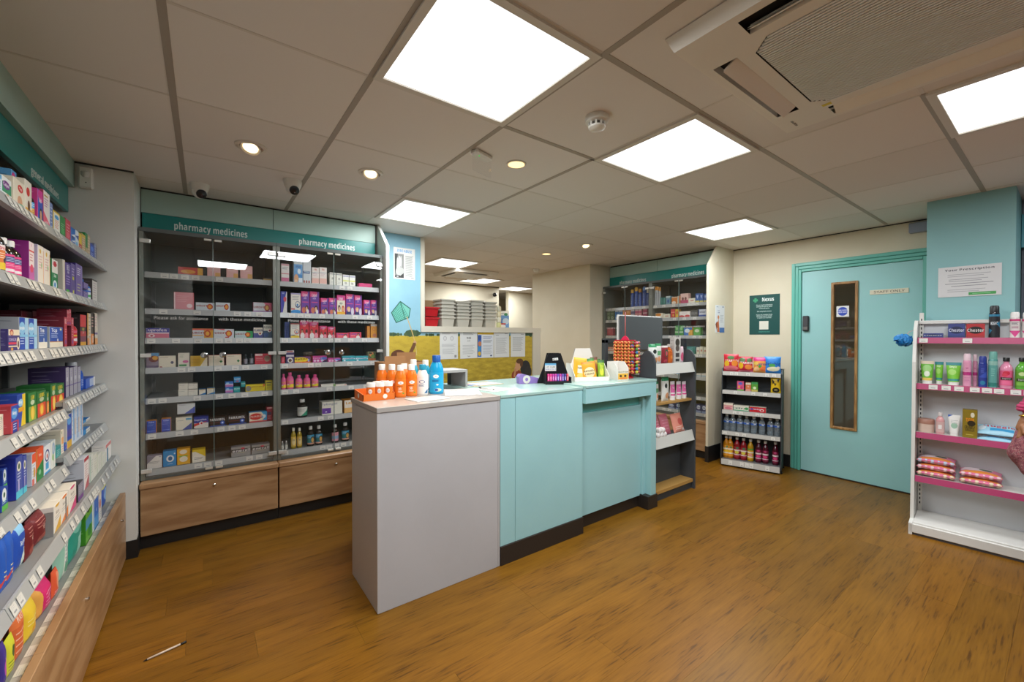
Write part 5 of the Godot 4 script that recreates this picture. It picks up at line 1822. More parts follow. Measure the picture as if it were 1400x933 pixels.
	tube(stick, [Vector3(0, 0, -0.012), Vector3(0, 0, 0.004)], 0.0018, 6)
	stick.generate_normals()
	var stick_m := stick.commit()
	var proto = thing("lollipop", "x", "lollipop", "lollipops on the red stand")
	part("sweet", sph_m, plain("dc9c50", 0.3), proto)
	part("stick", stick_m, plain("e8e4dc", 0.5), proto)
	var cap := tool(true)
	lathe(cap, Vector3(0, 0, 0.0235), [Vector2(0, 0.0018), Vector2(0.006, 0.0006), Vector2(0.0072, -0.0012)], 12, 1.0, Basis(Vector3.RIGHT, PI / 2))
	part("wrapper_print", cap, plain("c02c30", 0.3), proto)
	var first := true
	var pal := ["c8862c", "d0a040", "b8b03c", "4a8a3c", "c85a6a", "3a78a8"]
	for face in 2:
		for c in (6 if face == 0 else 3):
			for r in 10:
				var l = proto if first else proto.duplicate()
				if not first:
					l.name = numbered("lollipop")
					add_child(l)
				first = false
				var lp := Vector3(-0.0675 + c * 0.027, 0.05 + r * 0.0252, 0.04) if face == 0 else Vector3(0.085, 0.05 + r * 0.0252, 0.025 - c * 0.027)
				l.transform = t.transform * Transform3D(Basis() if face == 0 else Basis(Vector3.UP, PI / 2), lp)
				var k := (0 if face == 0 and c < 5 else 1 + (r * 3 + c + face) % 5)
				if k > 0: l.get_node("sweet").material_override = plain(pal[k], 0.25)
				l.set_meta("label", "%s lollipop, %s face, row %s from bottom, column %s" % [["orange", "amber", "lime", "green", "pink", "blue"][k], "front" if face == 0 else "side", ORD[r], ORD[c]])
	# till screen, seen from behind
	t = thing("till_screen", "dark grey back of a screen on an arm beyond the lollipops", "monitor", "", Vector3(2.235, 0.986, -0.80), 0.0)
	s = tool()
	bx(s, Vector3(0.425, 0.355, 0.05), Vector3(0.605, 0.3, 0.022), 0.004)
	part("back_shell", s, plain("474a4c", 0.55), t)
	s = tool()
	bx(s, Vector3(0.42, 0.357, 0.032), Vector3(0.625, 0.312, 0.012), 0.003)
	part("bezel", s, plain("dcdad4", 0.4), t)
	s = tool()
	bb(s, Vector3(-0.02, 0.01, -0.03), Vector3(0.02, 0.3, 0.01), 0.003)
	bb(s, Vector3(-0.02, 0.27, -0.03), Vector3(0.44, 0.31, 0.01), 0.003)
	bb(s, Vector3(0.38, 0.25, 0.008), Vector3(0.46, 0.34, 0.028), 0.003)
	part("arm", s, plain("35383a", 0.5), t)
	s = tool()
	bb(s, Vector3(-0.05, 0, -0.08), Vector3(0.05, 0.012, 0.06), 0.003)
	part("foot", s, plain("35383a", 0.5), t)

# ------------------------------------------------------------------ things on the ceiling
func build_ceiling_things():
	ac_unit(Vector3(1.168, CH - 0.003, 1.232), 0.93, "large cassette air conditioner in the ceiling of the shop", true)
	var warm := Color(1.0, 0.83, 0.55)
	for p in [[Vector3(-0.309, CH, -0.93), "tilted spotlight nearest the open shelving"], [Vector3(0.289, CH, -0.907), "tilted spotlight above the counter cabinet"], [Vector3(2.722, CH, -1.494), "tilted spotlight near the corner cabinets"]]:
		var t = thing("spotlight", p[1], "spotlight", "recessed tilted spotlights", p[0])
		var s := tool(true)
		lathe(s, Vector3.ZERO, [Vector2(0.055, 0.004), Vector2(0.072, 0.0), Vector2(0.07, -0.006), Vector2(0.056, -0.009), Vector2(0.05, -0.004), Vector2(0.05, 0.02)], 26)
		part("ring", s, plain("d8cfc0", 0.35), t)
		var bt := Basis(Vector3.RIGHT, -0.38) * Basis(Vector3.BACK, -0.2)
		s = tool(true)
		lathe(s, Vector3(0, 0.0, 0), [Vector2(0.043, 0.03), Vector2(0.046, -0.012), Vector2(0.043, -0.018), Vector2(0.036, -0.012)], 24, 1.0, bt)
		part("tilt_ring", s, plain("d4cabc", 0.3), t)
		s = tool(true)
		lathe(s, Vector3.ZERO, [Vector2(0, -0.013), Vector2(0.034, -0.012), Vector2(0.034, 0.0), Vector2(0, 0.0)], 20, 1.0, bt)
		var m := StandardMaterial3D.new()
		m.albedo_color = Color("f4ead8")
		m.emission_enabled = true
		m.emission = Color(1.0, 0.9, 0.72)
		m.emission_energy_multiplier = 2.2
		part("lamp_lens", s, m, t)
		var l := SpotLight3D.new()
		l.name = "spot_lamp"
		l.light_energy = 0.9
		l.light_color = Color(1.0, 0.86, 0.64)
		l.spot_angle = 42.0
		l.spot_range = 20.0
		l.light_size = 0.034
		l.shadow_enabled = true
		t.add_child(l)
		l.transform = Transform3D(bt * Basis(Vector3.RIGHT, -PI / 2), bt * Vector3(0, -0.022, 0))
	for p in [[Vector3(0.902, CH, -0.297), "round warm downlight beside the emergency exit light"], [Vector3(2.694, CH, -2.089), "round warm downlight near the hatch wall"]]:
		var t = thing("downlight", p[1], "downlight", "round warm downlights", p[0])
		var s := tool(true)
		lathe(s, Vector3.ZERO, [Vector2(0.05, 0.003), Vector2(0.056, -0.001), Vector2(0.054, -0.005), Vector2(0.046, -0.006)], 26)
		part("ring", s, plain("d8cfc0", 0.35), t)
		s = tool(true)
		lathe(s, Vector3.ZERO, [Vector2(0, -0.0055), Vector2(0.047, -0.005), Vector2(0.047, 0.0)], 24)
		var m := StandardMaterial3D.new()
		m.albedo_color = Color("f4e6c8")
		m.emission_enabled = true
		m.emission = warm
		m.emission_energy_multiplier = 2.0
		part("light_diffuser", s, m, t)
		var l := SpotLight3D.new()
		l.name = "downlight_lamp"
		l.light_energy = 0.7
		l.light_color = warm
		l.light_size = 0.045
		l.spot_angle = 60.0
		l.spot_range = 20.0
		l.shadow_enabled = true
		t.add_child(l)
		l.position = Vector3(0, -0.012, 0)
		l.rotation = Vector3(-PI / 2, 0, 0)
	# smoke detector
	var t = thing("smoke_detector", "white round smoke detector between two ceiling panels", "smoke detector", "", Vector3(0.888, CH, 0.309))
	var s := tool(true)
	lathe(s, Vector3.ZERO, [Vector2(0.05, 0.0), Vector2(0.052, -0.012), Vector2(0.05, -0.024), Vector2(0.04, -0.028), Vector2(0, -0.028)], 26)
	part("base", s, M.white_plastic, t)
	s = tool(true)
	lathe(s, Vector3.ZERO, [Vector2(0.028, -0.028), Vector2(0.028, -0.044), Vector2(0, -0.044)], 20)
	part("sensor_core", s, plain("6a675f", 0.6), t)
	for k in 10:
		var a := TAU * k / 10
		s = tool()
		bx(s, Vector3(cos(a) * 0.036, -0.036, sin(a) * 0.036), Vector3(0.004, 0.018, 0.008), 0.0, -a)
		part("fin", s, M.white_plastic, t)
	s = tool(true)
	lathe(s, Vector3.ZERO, [Vector2(0.038, -0.044), Vector2(0.036, -0.05), Vector2(0.024, -0.056), Vector2(0, -0.057)], 24)
	part("cap", s, M.white_plastic, t)
	# emergency light: white bar with a clear hanging plate
	t = thing("emergency_light", "white emergency exit light with clear hanging plate", "exit light", "", Vector3(0.675, CH, -0.298), 0.3)
	s = tool()
	bx(s, Vector3(0, -0.014, 0), Vector3(0.13, 0.028, 0.05), 0.008)
	part("housing", s, M.white_plastic, t)
	s = tool()
	bx(s, Vector3(0, -0.068, 0.0), Vector3(0.15, 0.085, 0.005), 0.001)
	part("clear_plate", s, M.glass, t)
	s = tool(true)
	ball(s, Vector3(-0.035, -0.03, 0.012), 0.003, 8, 6)
	var gm := StandardMaterial3D.new()
	gm.albedo_color = Color("40d060")
	gm.emission_enabled = true
	gm.emission = Color(0.15, 0.9, 0.35)
	gm.emission_energy_multiplier = 1.0
	part("indicator_led", s, gm, t)
	# dome cameras
	for c in [[Vector3(-0.523, CH, -1.745), "white dome camera above the first glass cabinet", 0.35], [Vector3(-0.059, CH, -1.323), "white dome camera over the aisle before the cabinets", 0.2]]:
		t = thing("dome_camera", c[1], "camera", "ceiling and wall cameras", c[0], c[2])
		s = tool(true)
		lathe(s, Vector3.ZERO, [Vector2(0.052, 0), Vector2(0.052, -0.012), Vector2(0.048, -0.03), Vector2(0.042, -0.045), Vector2(0, -0.045)], 24)
		part("base", s, M.white_plastic, t)
		s = tool(true)
		ball(s, Vector3(0, -0.05, 0.0), 0.04, 20, 12)
		part("dome", s, M.white_plastic, t)
		var d := Basis(Vector3.RIGHT, PI / 2 + 0.55)
		s = tool(true)
		lathe(s, Vector3(0, -0.05, 0), [Vector2(0, 0.0445), Vector2(0.02, 0.044), Vector2(0.027, 0.039), Vector2(0.0285, 0.03)], 20, 1.0, d)
		var eye := part("lens_cover", s, M.black_plastic, t)
		s = tool(true)
		lathe(s, Vector3(0, -0.05, 0) + d * Vector3(0.0, 0.0, 0.006), [Vector2(0, 0.0455), Vector2(0.007, 0.045)], 12, 1.0, d)
		part("lens", s, plain("2a1418", 0.1), eye)

# ------------------------------------------------------------------ the customer at the edge of the frame
func sd_capsule(p: Vector3, a: Vector3, b: Vector3, ra: float, rb: float) -> float:
	var ab := b - a
	var h := clampf((p - a).dot(ab) / ab.length_squared(), 0.0, 1.0)
	return p.distance_to(a + ab * h) - lerpf(ra, rb, h)

# bones: [from, to, radius, radius]; surface nets of their smooth union, added to st
func blob(st: SurfaceTool, bones: Array, cell: float, k := 0.03):
	var field := {}
	var reach := cell * 2.2
	for b in bones:
		var lo: Vector3 = b[0].min(b[1]) - Vector3.ONE * (maxf(b[2], b[3]) + reach + k)
		var hi: Vector3 = b[0].max(b[1]) + Vector3.ONE * (maxf(b[2], b[3]) + reach + k)
		var i0 := Vector3i((lo / cell).floor())
		var i1 := Vector3i((hi / cell).ceil())
		for x in range(i0.x, i1.x + 1):
			for y in range(i0.y, i1.y + 1):
				for z in range(i0.z, i1.z + 1):
					var p := Vector3(x, y, z) * cell
					var d := sd_capsule(p, b[0], b[1], b[2], b[3])
					if d > reach + k: continue
					var key := Vector3i(x, y, z)
					if field.has(key):
						var e: float = field[key]
						var h := maxf(k - absf(d - e), 0.0) / k
						field[key] = minf(d, e) - h * h * k * 0.25
					else:
						field[key] = d
	var verts := {}
	var corners := [Vector3i(0, 0, 0), Vector3i(1, 0, 0), Vector3i(0, 1, 0), Vector3i(1, 1, 0), Vector3i(0, 0, 1), Vector3i(1, 0, 1), Vector3i(0, 1, 1), Vector3i(1, 1, 1)]
	var pairs := [[0, 1], [2, 3], [4, 5], [6, 7], [0, 2], [1, 3], [4, 6], [5, 7], [0, 4], [1, 5], [2, 6], [3, 7]]
	for key in field:
		var vals := []
		var ins := 0
		for c in corners:
			var f: float = field.get(key + c, 1.0)
			vals.append(f)
			if f < 0.0: ins += 1
		if ins == 0 or ins == 8: continue
		var sum := Vector3.ZERO
		var n := 0
		for e in pairs:
			var f0: float = vals[e[0]]
			var f1: float = vals[e[1]]
			if (f0 < 0.0) != (f1 < 0.0):
				sum += Vector3(corners[e[0]]).lerp(Vector3(corners[e[1]]), f0 / (f0 - f1))
				n += 1
		verts[key] = (Vector3(key) + sum / n) * cell
	st.set_smooth_group(0)
	var axes := [Vector3i(1, 0, 0), Vector3i(0, 1, 0), Vector3i(0, 0, 1)]
	for key in field:
		var f0: float = field[key]
		for a in 3:
			var f1: float = field.get(key + axes[a], 1.0)
			if (f0 < 0.0) == (f1 < 0.0): continue
			var u: Vector3i = axes[(a + 1) % 3]
			var v: Vector3i = axes[(a + 2) % 3]
			var q := [key - u - v, key - v, key, key - u]
			if not (verts.has(q[0]) and verts.has(q[1]) and verts.has(q[2]) and verts.has(q[3])): continue
			if f0 < 0.0: quad(st, verts[q[0]], verts[q[1]], verts[q[2]], verts[q[3]])
			else: quad(st, verts[q[3]], verts[q[2]], verts[q[1]], verts[q[0]])

func build_person():
	# stands just outside the frame; the near arm hangs into view holding a folded patterned cloth
	var at := Vector3(2.72, 0, 1.765)
	var t = thing("person", "person at the frame edge in pink sleeves with gold bangle holding patterned cloth", "person", "", at)
	var V := func(x: float, y: float, z: float) -> Vector3: return Vector3(x, y, z)
	var skin := plain("8a5a38", 0.5)
	var sh_n: Vector3 = V.call(0.0, 1.36, -0.165)
	var el_n: Vector3 = V.call(0.02, 1.08, -0.265)
	var wr_n: Vector3 = V.call(0.0, 0.895, -0.335)
	var body := [
		[V.call(0, 0.96, 0), V.call(0, 1.12, 0), 0.145, 0.13], [V.call(0, 1.12, 0), V.call(0, 1.34, 0), 0.13, 0.135],
		[V.call(0, 1.34, -0.1), V.call(0, 1.34, 0.1), 0.085, 0.085], [V.call(0, 1.36, 0), V.call(-0.005, 1.47, 0), 0.06, 0.05],
		[V.call(-0.012, 1.53, 0), V.call(-0.015, 1.6, 0), 0.074, 0.086], [V.call(-0.04, 1.50, 0), V.call(-0.03, 1.52, 0), 0.045, 0.06],
		[V.call(-0.105, 1.545, 0), V.call(-0.095, 1.575, 0), 0.012, 0.008],
		[V.call(-0.01, 1.55, -0.082), V.call(-0.01, 1.58, -0.084), 0.012, 0.014], [V.call(-0.01, 1.55, 0.082), V.call(-0.01, 1.58, 0.084), 0.012, 0.014],
		[sh_n, el_n, 0.052, 0.04], [el_n, wr_n, 0.038, 0.027],
		[V.call(0.0, 1.36, 0.165), V.call(0.02, 1.08, 0.225), 0.052, 0.04], [V.call(0.02, 1.08, 0.225), V.call(-0.03, 0.86, 0.235), 0.038, 0.027],
		[V.call(0, 0.94, -0.085), V.call(-0.01, 0.5, -0.09), 0.09, 0.06], [V.call(-0.01, 0.5, -0.09), V.call(0, 0.09, -0.09), 0.058, 0.038],
		[V.call(0, 0.94, 0.085), V.call(-0.01, 0.5, 0.09), 0.09, 0.06], [V.call(-0.01, 0.5, 0.09), V.call(0, 0.09, 0.09), 0.058, 0.038],
		[V.call(0.02, 0.045, -0.09), V.call(-0.13, 0.03, -0.1), 0.04, 0.03], [V.call(0.02, 0.045, 0.09), V.call(-0.13, 0.03, 0.1), 0.04, 0.03],
	]
	var st := tool(true)
	blob(st, body, 0.016, 0.03)
	# hands: palm, four curled fingers and a thumb
	for hnd in [[wr_n, V.call(0.0, -0.95, -0.25).normalized()], [V.call(-0.03, 0.86, 0.235), V.call(-0.1, -0.99, 0.0).normalized()]]:
		var w: Vector3 = hnd[0]
		var dn: Vector3 = hnd[1]
		var across := Vector3(1, 0, 0)
		var inner := dn.cross(across).normalized() * (1.0 if w.z < 0 else -1.0)
		var bones := [[w, w + dn * 0.035, 0.026, 0.026]]
		for f in 4:
			var o := across * (f - 1.5) * 0.019
			bones.append([w + dn * 0.03 + o * 0.7, w + dn * 0.08 + o, 0.014, 0.0105])
			var kn := w + dn * (0.082 - 0.004 * absf(f - 1.4)) + o
			var k2 := kn + (dn * 0.5 + inner * 0.85).normalized() * 0.032
			bones.append([kn, k2, 0.0098, 0.009])
			bones.append([k2, k2 + (inner * 0.8 - dn * 0.55).normalized() * 0.022, 0.009, 0.0078])
		var th := w + dn * 0.025 - across * 0.028
		var t2 := th + (dn * 0.7 - across * 0.5 + inner * 0.4).normalized() * 0.032
		bones.append([th, t2, 0.013, 0.0105])
		bones.append([t2, t2 + (dn * 0.5 + inner * 0.8).normalized() * 0.028, 0.0105, 0.0085])
		blob(st, bones, 0.0042, 0.006)
	part("body", st, skin, t)
	# face details
	var fc := tool(true)
	for z in [-0.03, 0.03]:
		ball(fc, V.call(-0.092, 1.578, z), 0.009, 10, 6)
	part("eyes", fc, plain("f0ece6", 0.2), t)
	fc = tool(true)
	for z in [-0.03, 0.03]:
		ball(fc, V.call(-0.0985, 1.578, z), 0.0045, 8, 6)
	part("pupils", fc, plain("20140e", 0.2), t)
	fc = tool(true)
	tube(fc, [V.call(-0.083, 1.507, -0.024), V.call(-0.094, 1.505, 0.0), V.call(-0.083, 1.507, 0.024)], 0.006, 8)
	part("mouth", fc, plain("7a3c34", 0.5), t)
	var hair := tool(true)
	blob(hair, [[V.call(0.012, 1.6, 0), V.call(0.02, 1.63, 0), 0.098, 0.085], [V.call(0.05, 1.58, -0.03), V.call(0.07, 1.36, -0.03), 0.06, 0.045], [V.call(0.05, 1.58, 0.03), V.call(0.07, 1.36, 0.03), 0.06, 0.045]], 0.014, 0.03)
	part("hair", hair, plain("1c1412", 0.5), t)
	# pink tunic with three-quarter sleeves
	var tun := tool(true)
	var cuff_n := el_n.lerp(wr_n, 0.62)
	blob(tun, [[V.call(0, 0.72, 0), V.call(0, 1.1, 0), 0.185, 0.152], [V.call(0, 1.1, 0), V.call(0, 1.34, 0), 0.152, 0.152], [V.call(0, 1.35, -0.11), V.call(0, 1.35, 0.11), 0.095, 0.095], [sh_n, el_n, 0.068, 0.058], [el_n, cuff_n, 0.058, 0.05], [V.call(0.0, 1.36, 0.165), V.call(0.02, 1.08, 0.225), 0.068, 0.058], [V.call(0.02, 1.08, 0.225), V.call(-0.01, 0.96, 0.23), 0.058, 0.05]], 0.015, 0.03)
	part("tunic", tun, plain("9c2850", 0.8), t, "deep pink tunic")
	var cuff := tool(true)
	for k in 3:
		var c := el_n.lerp(wr_n, 0.5 + k * 0.07)
		var ring := []
		for n in 17:
			var a := TAU * n / 16
			ring.append(c + Vector3(cos(a), 0.12 * sin(a), sin(a)) * (0.05 + 0.004 * (k % 2)))
		tube(cuff, ring, 0.011, 8)
	part("rolled_cuff", cuff, plain("a42c56", 0.8), t)
	var legs := tool(true)
	blob(legs, [[V.call(0, 0.86, -0.09), V.call(0, 0.12, -0.095), 0.105, 0.075], [V.call(0, 0.86, 0.09), V.call(0, 0.12, 0.095), 0.105, 0.075]], 0.018, 0.03)
	part("trousers", legs, plain("3a2c34", 0.8), t)
	var shoe := tool(true)
	blob(shoe, [[V.call(0.02, 0.05, -0.09), V.call(-0.14, 0.036, -0.1), 0.048, 0.036], [V.call(0.02, 0.05, 0.09), V.call(-0.14, 0.036, 0.1), 0.048, 0.036]], 0.012, 0.02)
	part("shoes", shoe, M.black_plastic, t)
	var bangle := tool(true)
	var ring := []
	var bc := el_n.lerp(wr_n, 0.8)
	for n in 25:
		var a := TAU * n / 24
		ring.append(bc + Vector3(cos(a) * 0.037, sin(a) * 0.01, sin(a) * 0.037))
	tube(bangle, ring, 0.0035, 8)
	part("bangle", bangle, plain("d8a83c", 0.2, 1.0), t, "thin gold bangle")
	# folded patterned cloth in the near hand
	var cl := tool(true)
	blob(cl, [[V.call(0, 0.83, -0.345), V.call(0.0, 0.74, -0.335), 0.03, 0.058], [V.call(0.0, 0.74, -0.335), V.call(0.01, 0.66, -0.32), 0.058, 0.036], [V.call(0.03, 0.80, -0.34), V.call(0.05, 0.66, -0.31), 0.03, 0.045], [V.call(-0.03, 0.80, -0.335), V.call(-0.05, 0.68, -0.31), 0.028, 0.042]], 0.009, 0.02)
	var cm := tri_mat(noise_tex(0.05, 77, [[0.3, "5c2030"], [0.44, "7a3040"], [0.5, "c8a8a0"], [0.56, "4a2420"], [0.7, "9a5058"]], 256, 3), Vector3(5, 5, 5), 0.85)
	var cloth := solo("folded_cloth", cl, cm, "pink and brown patterned cloth held in the hand", "cloth")
	cloth.position = at

# ------------------------------------------------------------------ tables
const SHELVES := {
	"L1": [Vector3(-0.9670, 1.7130, 0.0000), Vector3(0.00000, 0.00000, -1.00000), "top open shelf"],
	"L2": [Vector3(-0.9670, 1.4920, 0.0000), Vector3(0.00000, 0.00000, -1.00000), "second open shelf"],
	"L3": [Vector3(-0.9670, 1.2620, 0.0000), Vector3(0.00000, 0.00000, -1.00000), "third open shelf"],
	"L4f": [Vector3(-0.9670, 1.0400, 0.0000), Vector3(0.00000, 0.00000, -1.00000), "fourth open shelf, far bay"],
	"L4n": [Vector3(-0.9670, 1.0120, 0.0000), Vector3(0.00000, 0.00000, -1.00000), "fourth open shelf, near bay"],
	"L5f": [Vector3(-0.9670, 0.8150, 0.0000), Vector3(0.00000, 0.00000, -1.00000), "fifth open shelf, far bay"],
	"L5n": [Vector3(-0.9670, 0.7850, 0.0000), Vector3(0.00000, 0.00000, -1.00000), "fifth open shelf, near bay"],
	"L6": [Vector3(-0.9150, 0.6220, 0.0000), Vector3(0.00000, 0.00000, -1.00000), "sixth open shelf"],
	"L7": [Vector3(-0.9060, 0.3580, 0.0000), Vector3(0.00000, 0.00000, -1.00000), "bottom open shelf"],
	"CA": [Vector3(0.0000, 1.7120, -1.9000), Vector3(1.00000, 0.00000, 0.00000), "top shelf, first glass cabinet"],
	"EA": [Vector3(0.0000, 1.7120, -1.9000), Vector3(1.00000, 0.00000, 0.00000), "top shelf, second glass cabinet"],
	"CB": [Vector3(0.0000, 1.4820, -1.9000), Vector3(1.00000, 0.00000, 0.00000), "second shelf, first glass cabinet"],
	"EB": [Vector3(0.0000, 1.4820, -1.9000), Vector3(1.00000, 0.00000, 0.00000), "second shelf, second glass cabinet"],
	"CC": [Vector3(0.0000, 1.2960, -1.9000), Vector3(1.00000, 0.00000, 0.00000), "third shelf, first glass cabinet"],
	"EC": [Vector3(0.0000, 1.2960, -1.9000), Vector3(1.00000, 0.00000, 0.00000), "third shelf, second glass cabinet"],
	"CD": [Vector3(0.0000, 1.1070, -1.9000), Vector3(1.00000, 0.00000, 0.00000), "fourth shelf, first glass cabinet"],
	"ED": [Vector3(0.0000, 1.1070, -1.9000), Vector3(1.00000, 0.00000, 0.00000), "fourth shelf, second glass cabinet"],
	"CE": [Vector3(0.0000, 0.9150, -1.9000), Vector3(1.00000, 0.00000, 0.00000), "fifth shelf, first glass cabinet"],
	"EE": [Vector3(0.0000, 0.9150, -1.9000), Vector3(1.00000, 0.00000, 0.00000), "fifth shelf, second glass cabinet"],
	"CF": [Vector3(0.0000, 0.6920, -1.9000), Vector3(1.00000, 0.00000, 0.00000), "sixth shelf, first glass cabinet"],
	"EF": [Vector3(0.0000, 0.6920, -1.9000), Vector3(1.00000, 0.00000, 0.00000), "sixth shelf, second glass cabinet"],
	"CG": [Vector3(0.0000, 0.4640, -1.9000), Vector3(1.00000, 0.00000, 0.00000), "bottom shelf, first glass cabinet"],
	"EG": [Vector3(0.0000, 0.4640, -1.9000), Vector3(1.00000, 0.00000, 0.00000), "bottom shelf, second glass cabinet"],
	"R1": [Vector3(3.8700, 1.6900, 0.0000), Vector3(0.00000, 0.00000, 1.00000), "top shelf, corner cabinets"],
	"R2": [Vector3(3.8700, 1.5320, 0.0000), Vector3(0.00000, 0.00000, 1.00000), "second shelf, corner cabinets"],
	"R3": [Vector3(3.8700, 1.3250, 0.0000), Vector3(0.00000, 0.00000, 1.00000), "third shelf, corner cabinets"],
	"R4": [Vector3(3.8700, 1.1180, 0.0000), Vector3(0.00000, 0.00000, 1.00000), "fourth shelf, corner cabinets"],
	"R5": [Vector3(3.8700, 0.8680, 0.0000), Vector3(0.00000, 0.00000, 1.00000), "fifth shelf, corner cabinets"],
	"R6": [Vector3(3.8700, 0.6480, 0.0000), Vector3(0.00000, 0.00000, 1.00000), "sixth shelf, corner cabinets"],
	"R7": [Vector3(3.8700, 0.4700, 0.0000), Vector3(0.00000, 0.00000, 1.00000), "bottom shelf, corner cabinets"],
	"K1": [Vector3(3.7855, 0.9550, -0.5890), Vector3(0.28783, 0.00000, 0.95768), "top shelf, sweet stand"],
	"K2": [Vector3(3.7807, 0.7650, -0.5875), Vector3(0.28783, 0.00000, 0.95768), "second shelf, sweet stand"],
	"K3": [Vector3(3.7759, 0.5620, -0.5861), Vector3(0.28783, 0.00000, 0.95768), "third shelf, sweet stand"],
	"K4": [Vector3(3.7663, 0.3480, -0.5832), Vector3(0.28783, 0.00000, 0.95768), "fourth shelf, sweet stand"],
	"K5": [Vector3(3.7376, 0.0660, -0.5746), Vector3(0.28783, 0.00000, 0.95768), "bottom shelf, sweet stand"],
	"W1": [Vector3(3.4566, 1.3030, 0.9013), Vector3(0.08807, 0.00000, 0.99611), "top rail, white unit"],
	"W2": [Vector3(3.4267, 0.9900, 0.9040), Vector3(0.08807, 0.00000, 0.99611), "second rail, white unit"],
	"W3": [Vector3(3.4068, 0.6600, 0.9057), Vector3(0.08807, 0.00000, 0.99611), "third rail, white unit"],
	"W4": [Vector3(3.3869, 0.3650, 0.9075), Vector3(0.08807, 0.00000, 0.99611), "bottom rail, white unit"],
	"G1": [Vector3(0.0000, 1.0850, -0.4000), Vector3(1.00000, 0.00000, 0.00000), "top shelf, grey stand"],
	"G2": [Vector3(0.0000, 0.7800, -0.4000), Vector3(1.00000, 0.00000, 0.00000), "middle shelf, grey stand"],
	"G3": [Vector3(0.0000, 0.5000, -0.4000), Vector3(1.00000, 0.00000, 0.00000), "low shelf, grey stand"],
}
const WHITE_BASE := Vector3(3.2574, 0, 0.9189)
const POSTERS := {
	"zero": "f dedcd6|r 6 3 88 12 e4e2dc|t 50 10 9 2f8fd0 ZERO ABUSE|r 5 20 42 76 8a8a86|p 5 20 20 20 5 96 2a2a2a|e 26 46 5 20 d8d8d4|e 34 44 4 18 d0d0cc|e 18 50 4 18 c8c8c4|e 30 76 20 14 b8b8b4|p 20 96 47 80 47 96 3a3a38|r 8 88 20 8 1a1a1a|t 18 92 4 f0f0f0 NHS|l 54 24 38 20 3.4 8a8c8c|r 80 93 14 3 9a9a98",
	"notice1": "f d6d6d4|l 12 8 50 2 4 9a9a9a|e 28 28 10 8 b4b4b4|e 66 28 10 8 b4b4b4|e 28 28 6 5 d0d0d0|e 66 28 6 5 d0d0d0|l 10 48 78 3 4 aaaaaa|l 14 64 70 5 4 b0b0b0|r 80 86 12 9 8a8a8a",
	"notice2": "f d8d8d6|l 18 6 64 3 4 7a7a7a|t 50 27 8 4a4a4a 19:00|t 50 37 4 5a5a5a to 9:00|l 14 52 72 7 5 a4a4a4|t 50 92 4 5a5a5a Thank",
	"notice3": "f d4d6da|r 0 0 100 14 d0a81c|l 6 5 40 1 4 6a5a18|r 0 16 24 80 3a6ab0|e 12 26 10 10 2a4a90|e 14 48 10 9 c07a50|e 10 66 11 9 3a8ac0|e 12 84 9 8 d0a830|l 34 22 56 2 6 3a4a90|l 34 36 56 2 5 3a3a4a|l 34 54 58 7 5 a8aab0|e 84 92 6 3 3a4a70",
	"notice4": "f d6d6d4|l 70 10 20 1 4 6a6a6a|l 12 16 20 1 4 6a6a6a|l 12 26 74 14 4.4 a8a8a8",
	"notice5": "f d8d8d6|l 68 12 22 1 4 6a6a6a|l 12 24 74 12 4.6 9a9a9a",
	"advert": "f dce4ec|r 0 0 100 12 f0f2f2|r 0 26 100 74 6a9ad8|e 70 20 16 8 3a8a5a|p 0 100 60 50 0 40 4a78c0|e 70 60 30 18 b8d0ec|r 20 72 50 8 c04a3a|e 40 90 30 9 e4e8ee|l 10 14 44 1 4 3a4a70",
	"nexus": "f 124a46|r 17 7.5 7 11 3f9a70|r 12.5 10.5 16 5 3f9a70|t 62 12 10 e8f0ec Nexus|t 50 26 3 c8d8d2 We are your local pharmacy|t 50 30 3 c8d8d2 working with you for better|t 50 34 3 c8d8d2 health and advice|t 50 42 3 c8d8d2 NHS and private services|t 50 50 3 c8d8d2 Please ask a member of the|t 50 54 3 c8d8d2 pharmacy team for details|t 50 58 3 c8d8d2 or speak to us in private|r 34 66 30 21 d8d6c8|t 50 93 2.6 5aa89a nexuspharmacy.co.uk",
	"vacc": "f d8dce0|l 12 6 20 1 4 5a7a9a|r 76 4 14 4 5a6a8a|t 36 20 4 3a4a8c Flu vacc|t 36 27 4 3a4a8c available|p 20 98 44 98 34 40 c86a38|e 32 44 9 7 c8763c|e 24 72 12 12 b85a2c|p 0 70 14 60 20 98 7a3a20|r 44 82 56 18 2f6ab0|l 50 36 40 6 5 a8acb4",
	"fire": "f dcdcd8|e 50 50 40 40 2a48b0|t 50 40 12 e8e8f0 FIRE DOOR|t 50 58 12 e8e8f0 KEEP SHUT",
	"presc": "f d3d2d2|t 50 12 7 4a4a52 Your Prescription|l 16 26 68 2 6 9a9aa0|l 18 42 62 2 6 8a8a92|l 12 56 76 1 6 6a6a72|l 22 64 56 1 6 6a6a72|l 16 76 60 2 6 9a9aa0|r 50 87 42 9 3f9a4a|l 56 91 28 1 6 8acc90",
	"balm": "f dcdcd8|r 0 0 100 26 6aa8d0|t 50 48 16 5a5a5a LIP CARE|t 50 74 16 6a7ab0 balm 2 for 3",
	"ncd": "f c8ccd0|t 50 50 60 2a2a2c NCD",
	"paper": "f c6c4bc|l 10 12 60 10 8 aaaaa6",
	"leafa": "f d8c8b0|r 0 0 40 100 e0b088|r 60 30 40 60 4a9a9c|p 0 100 40 40 60 100 d08a5c|l 12 12 30 5 9 6a5a44|e 80 56 14 20 bcdad8",
	"leafb": "f c8bca8|r 10 10 50 80 a8a094|r 60 10 34 50 c8784a|l 14 18 40 6 10 6a6a66",
}
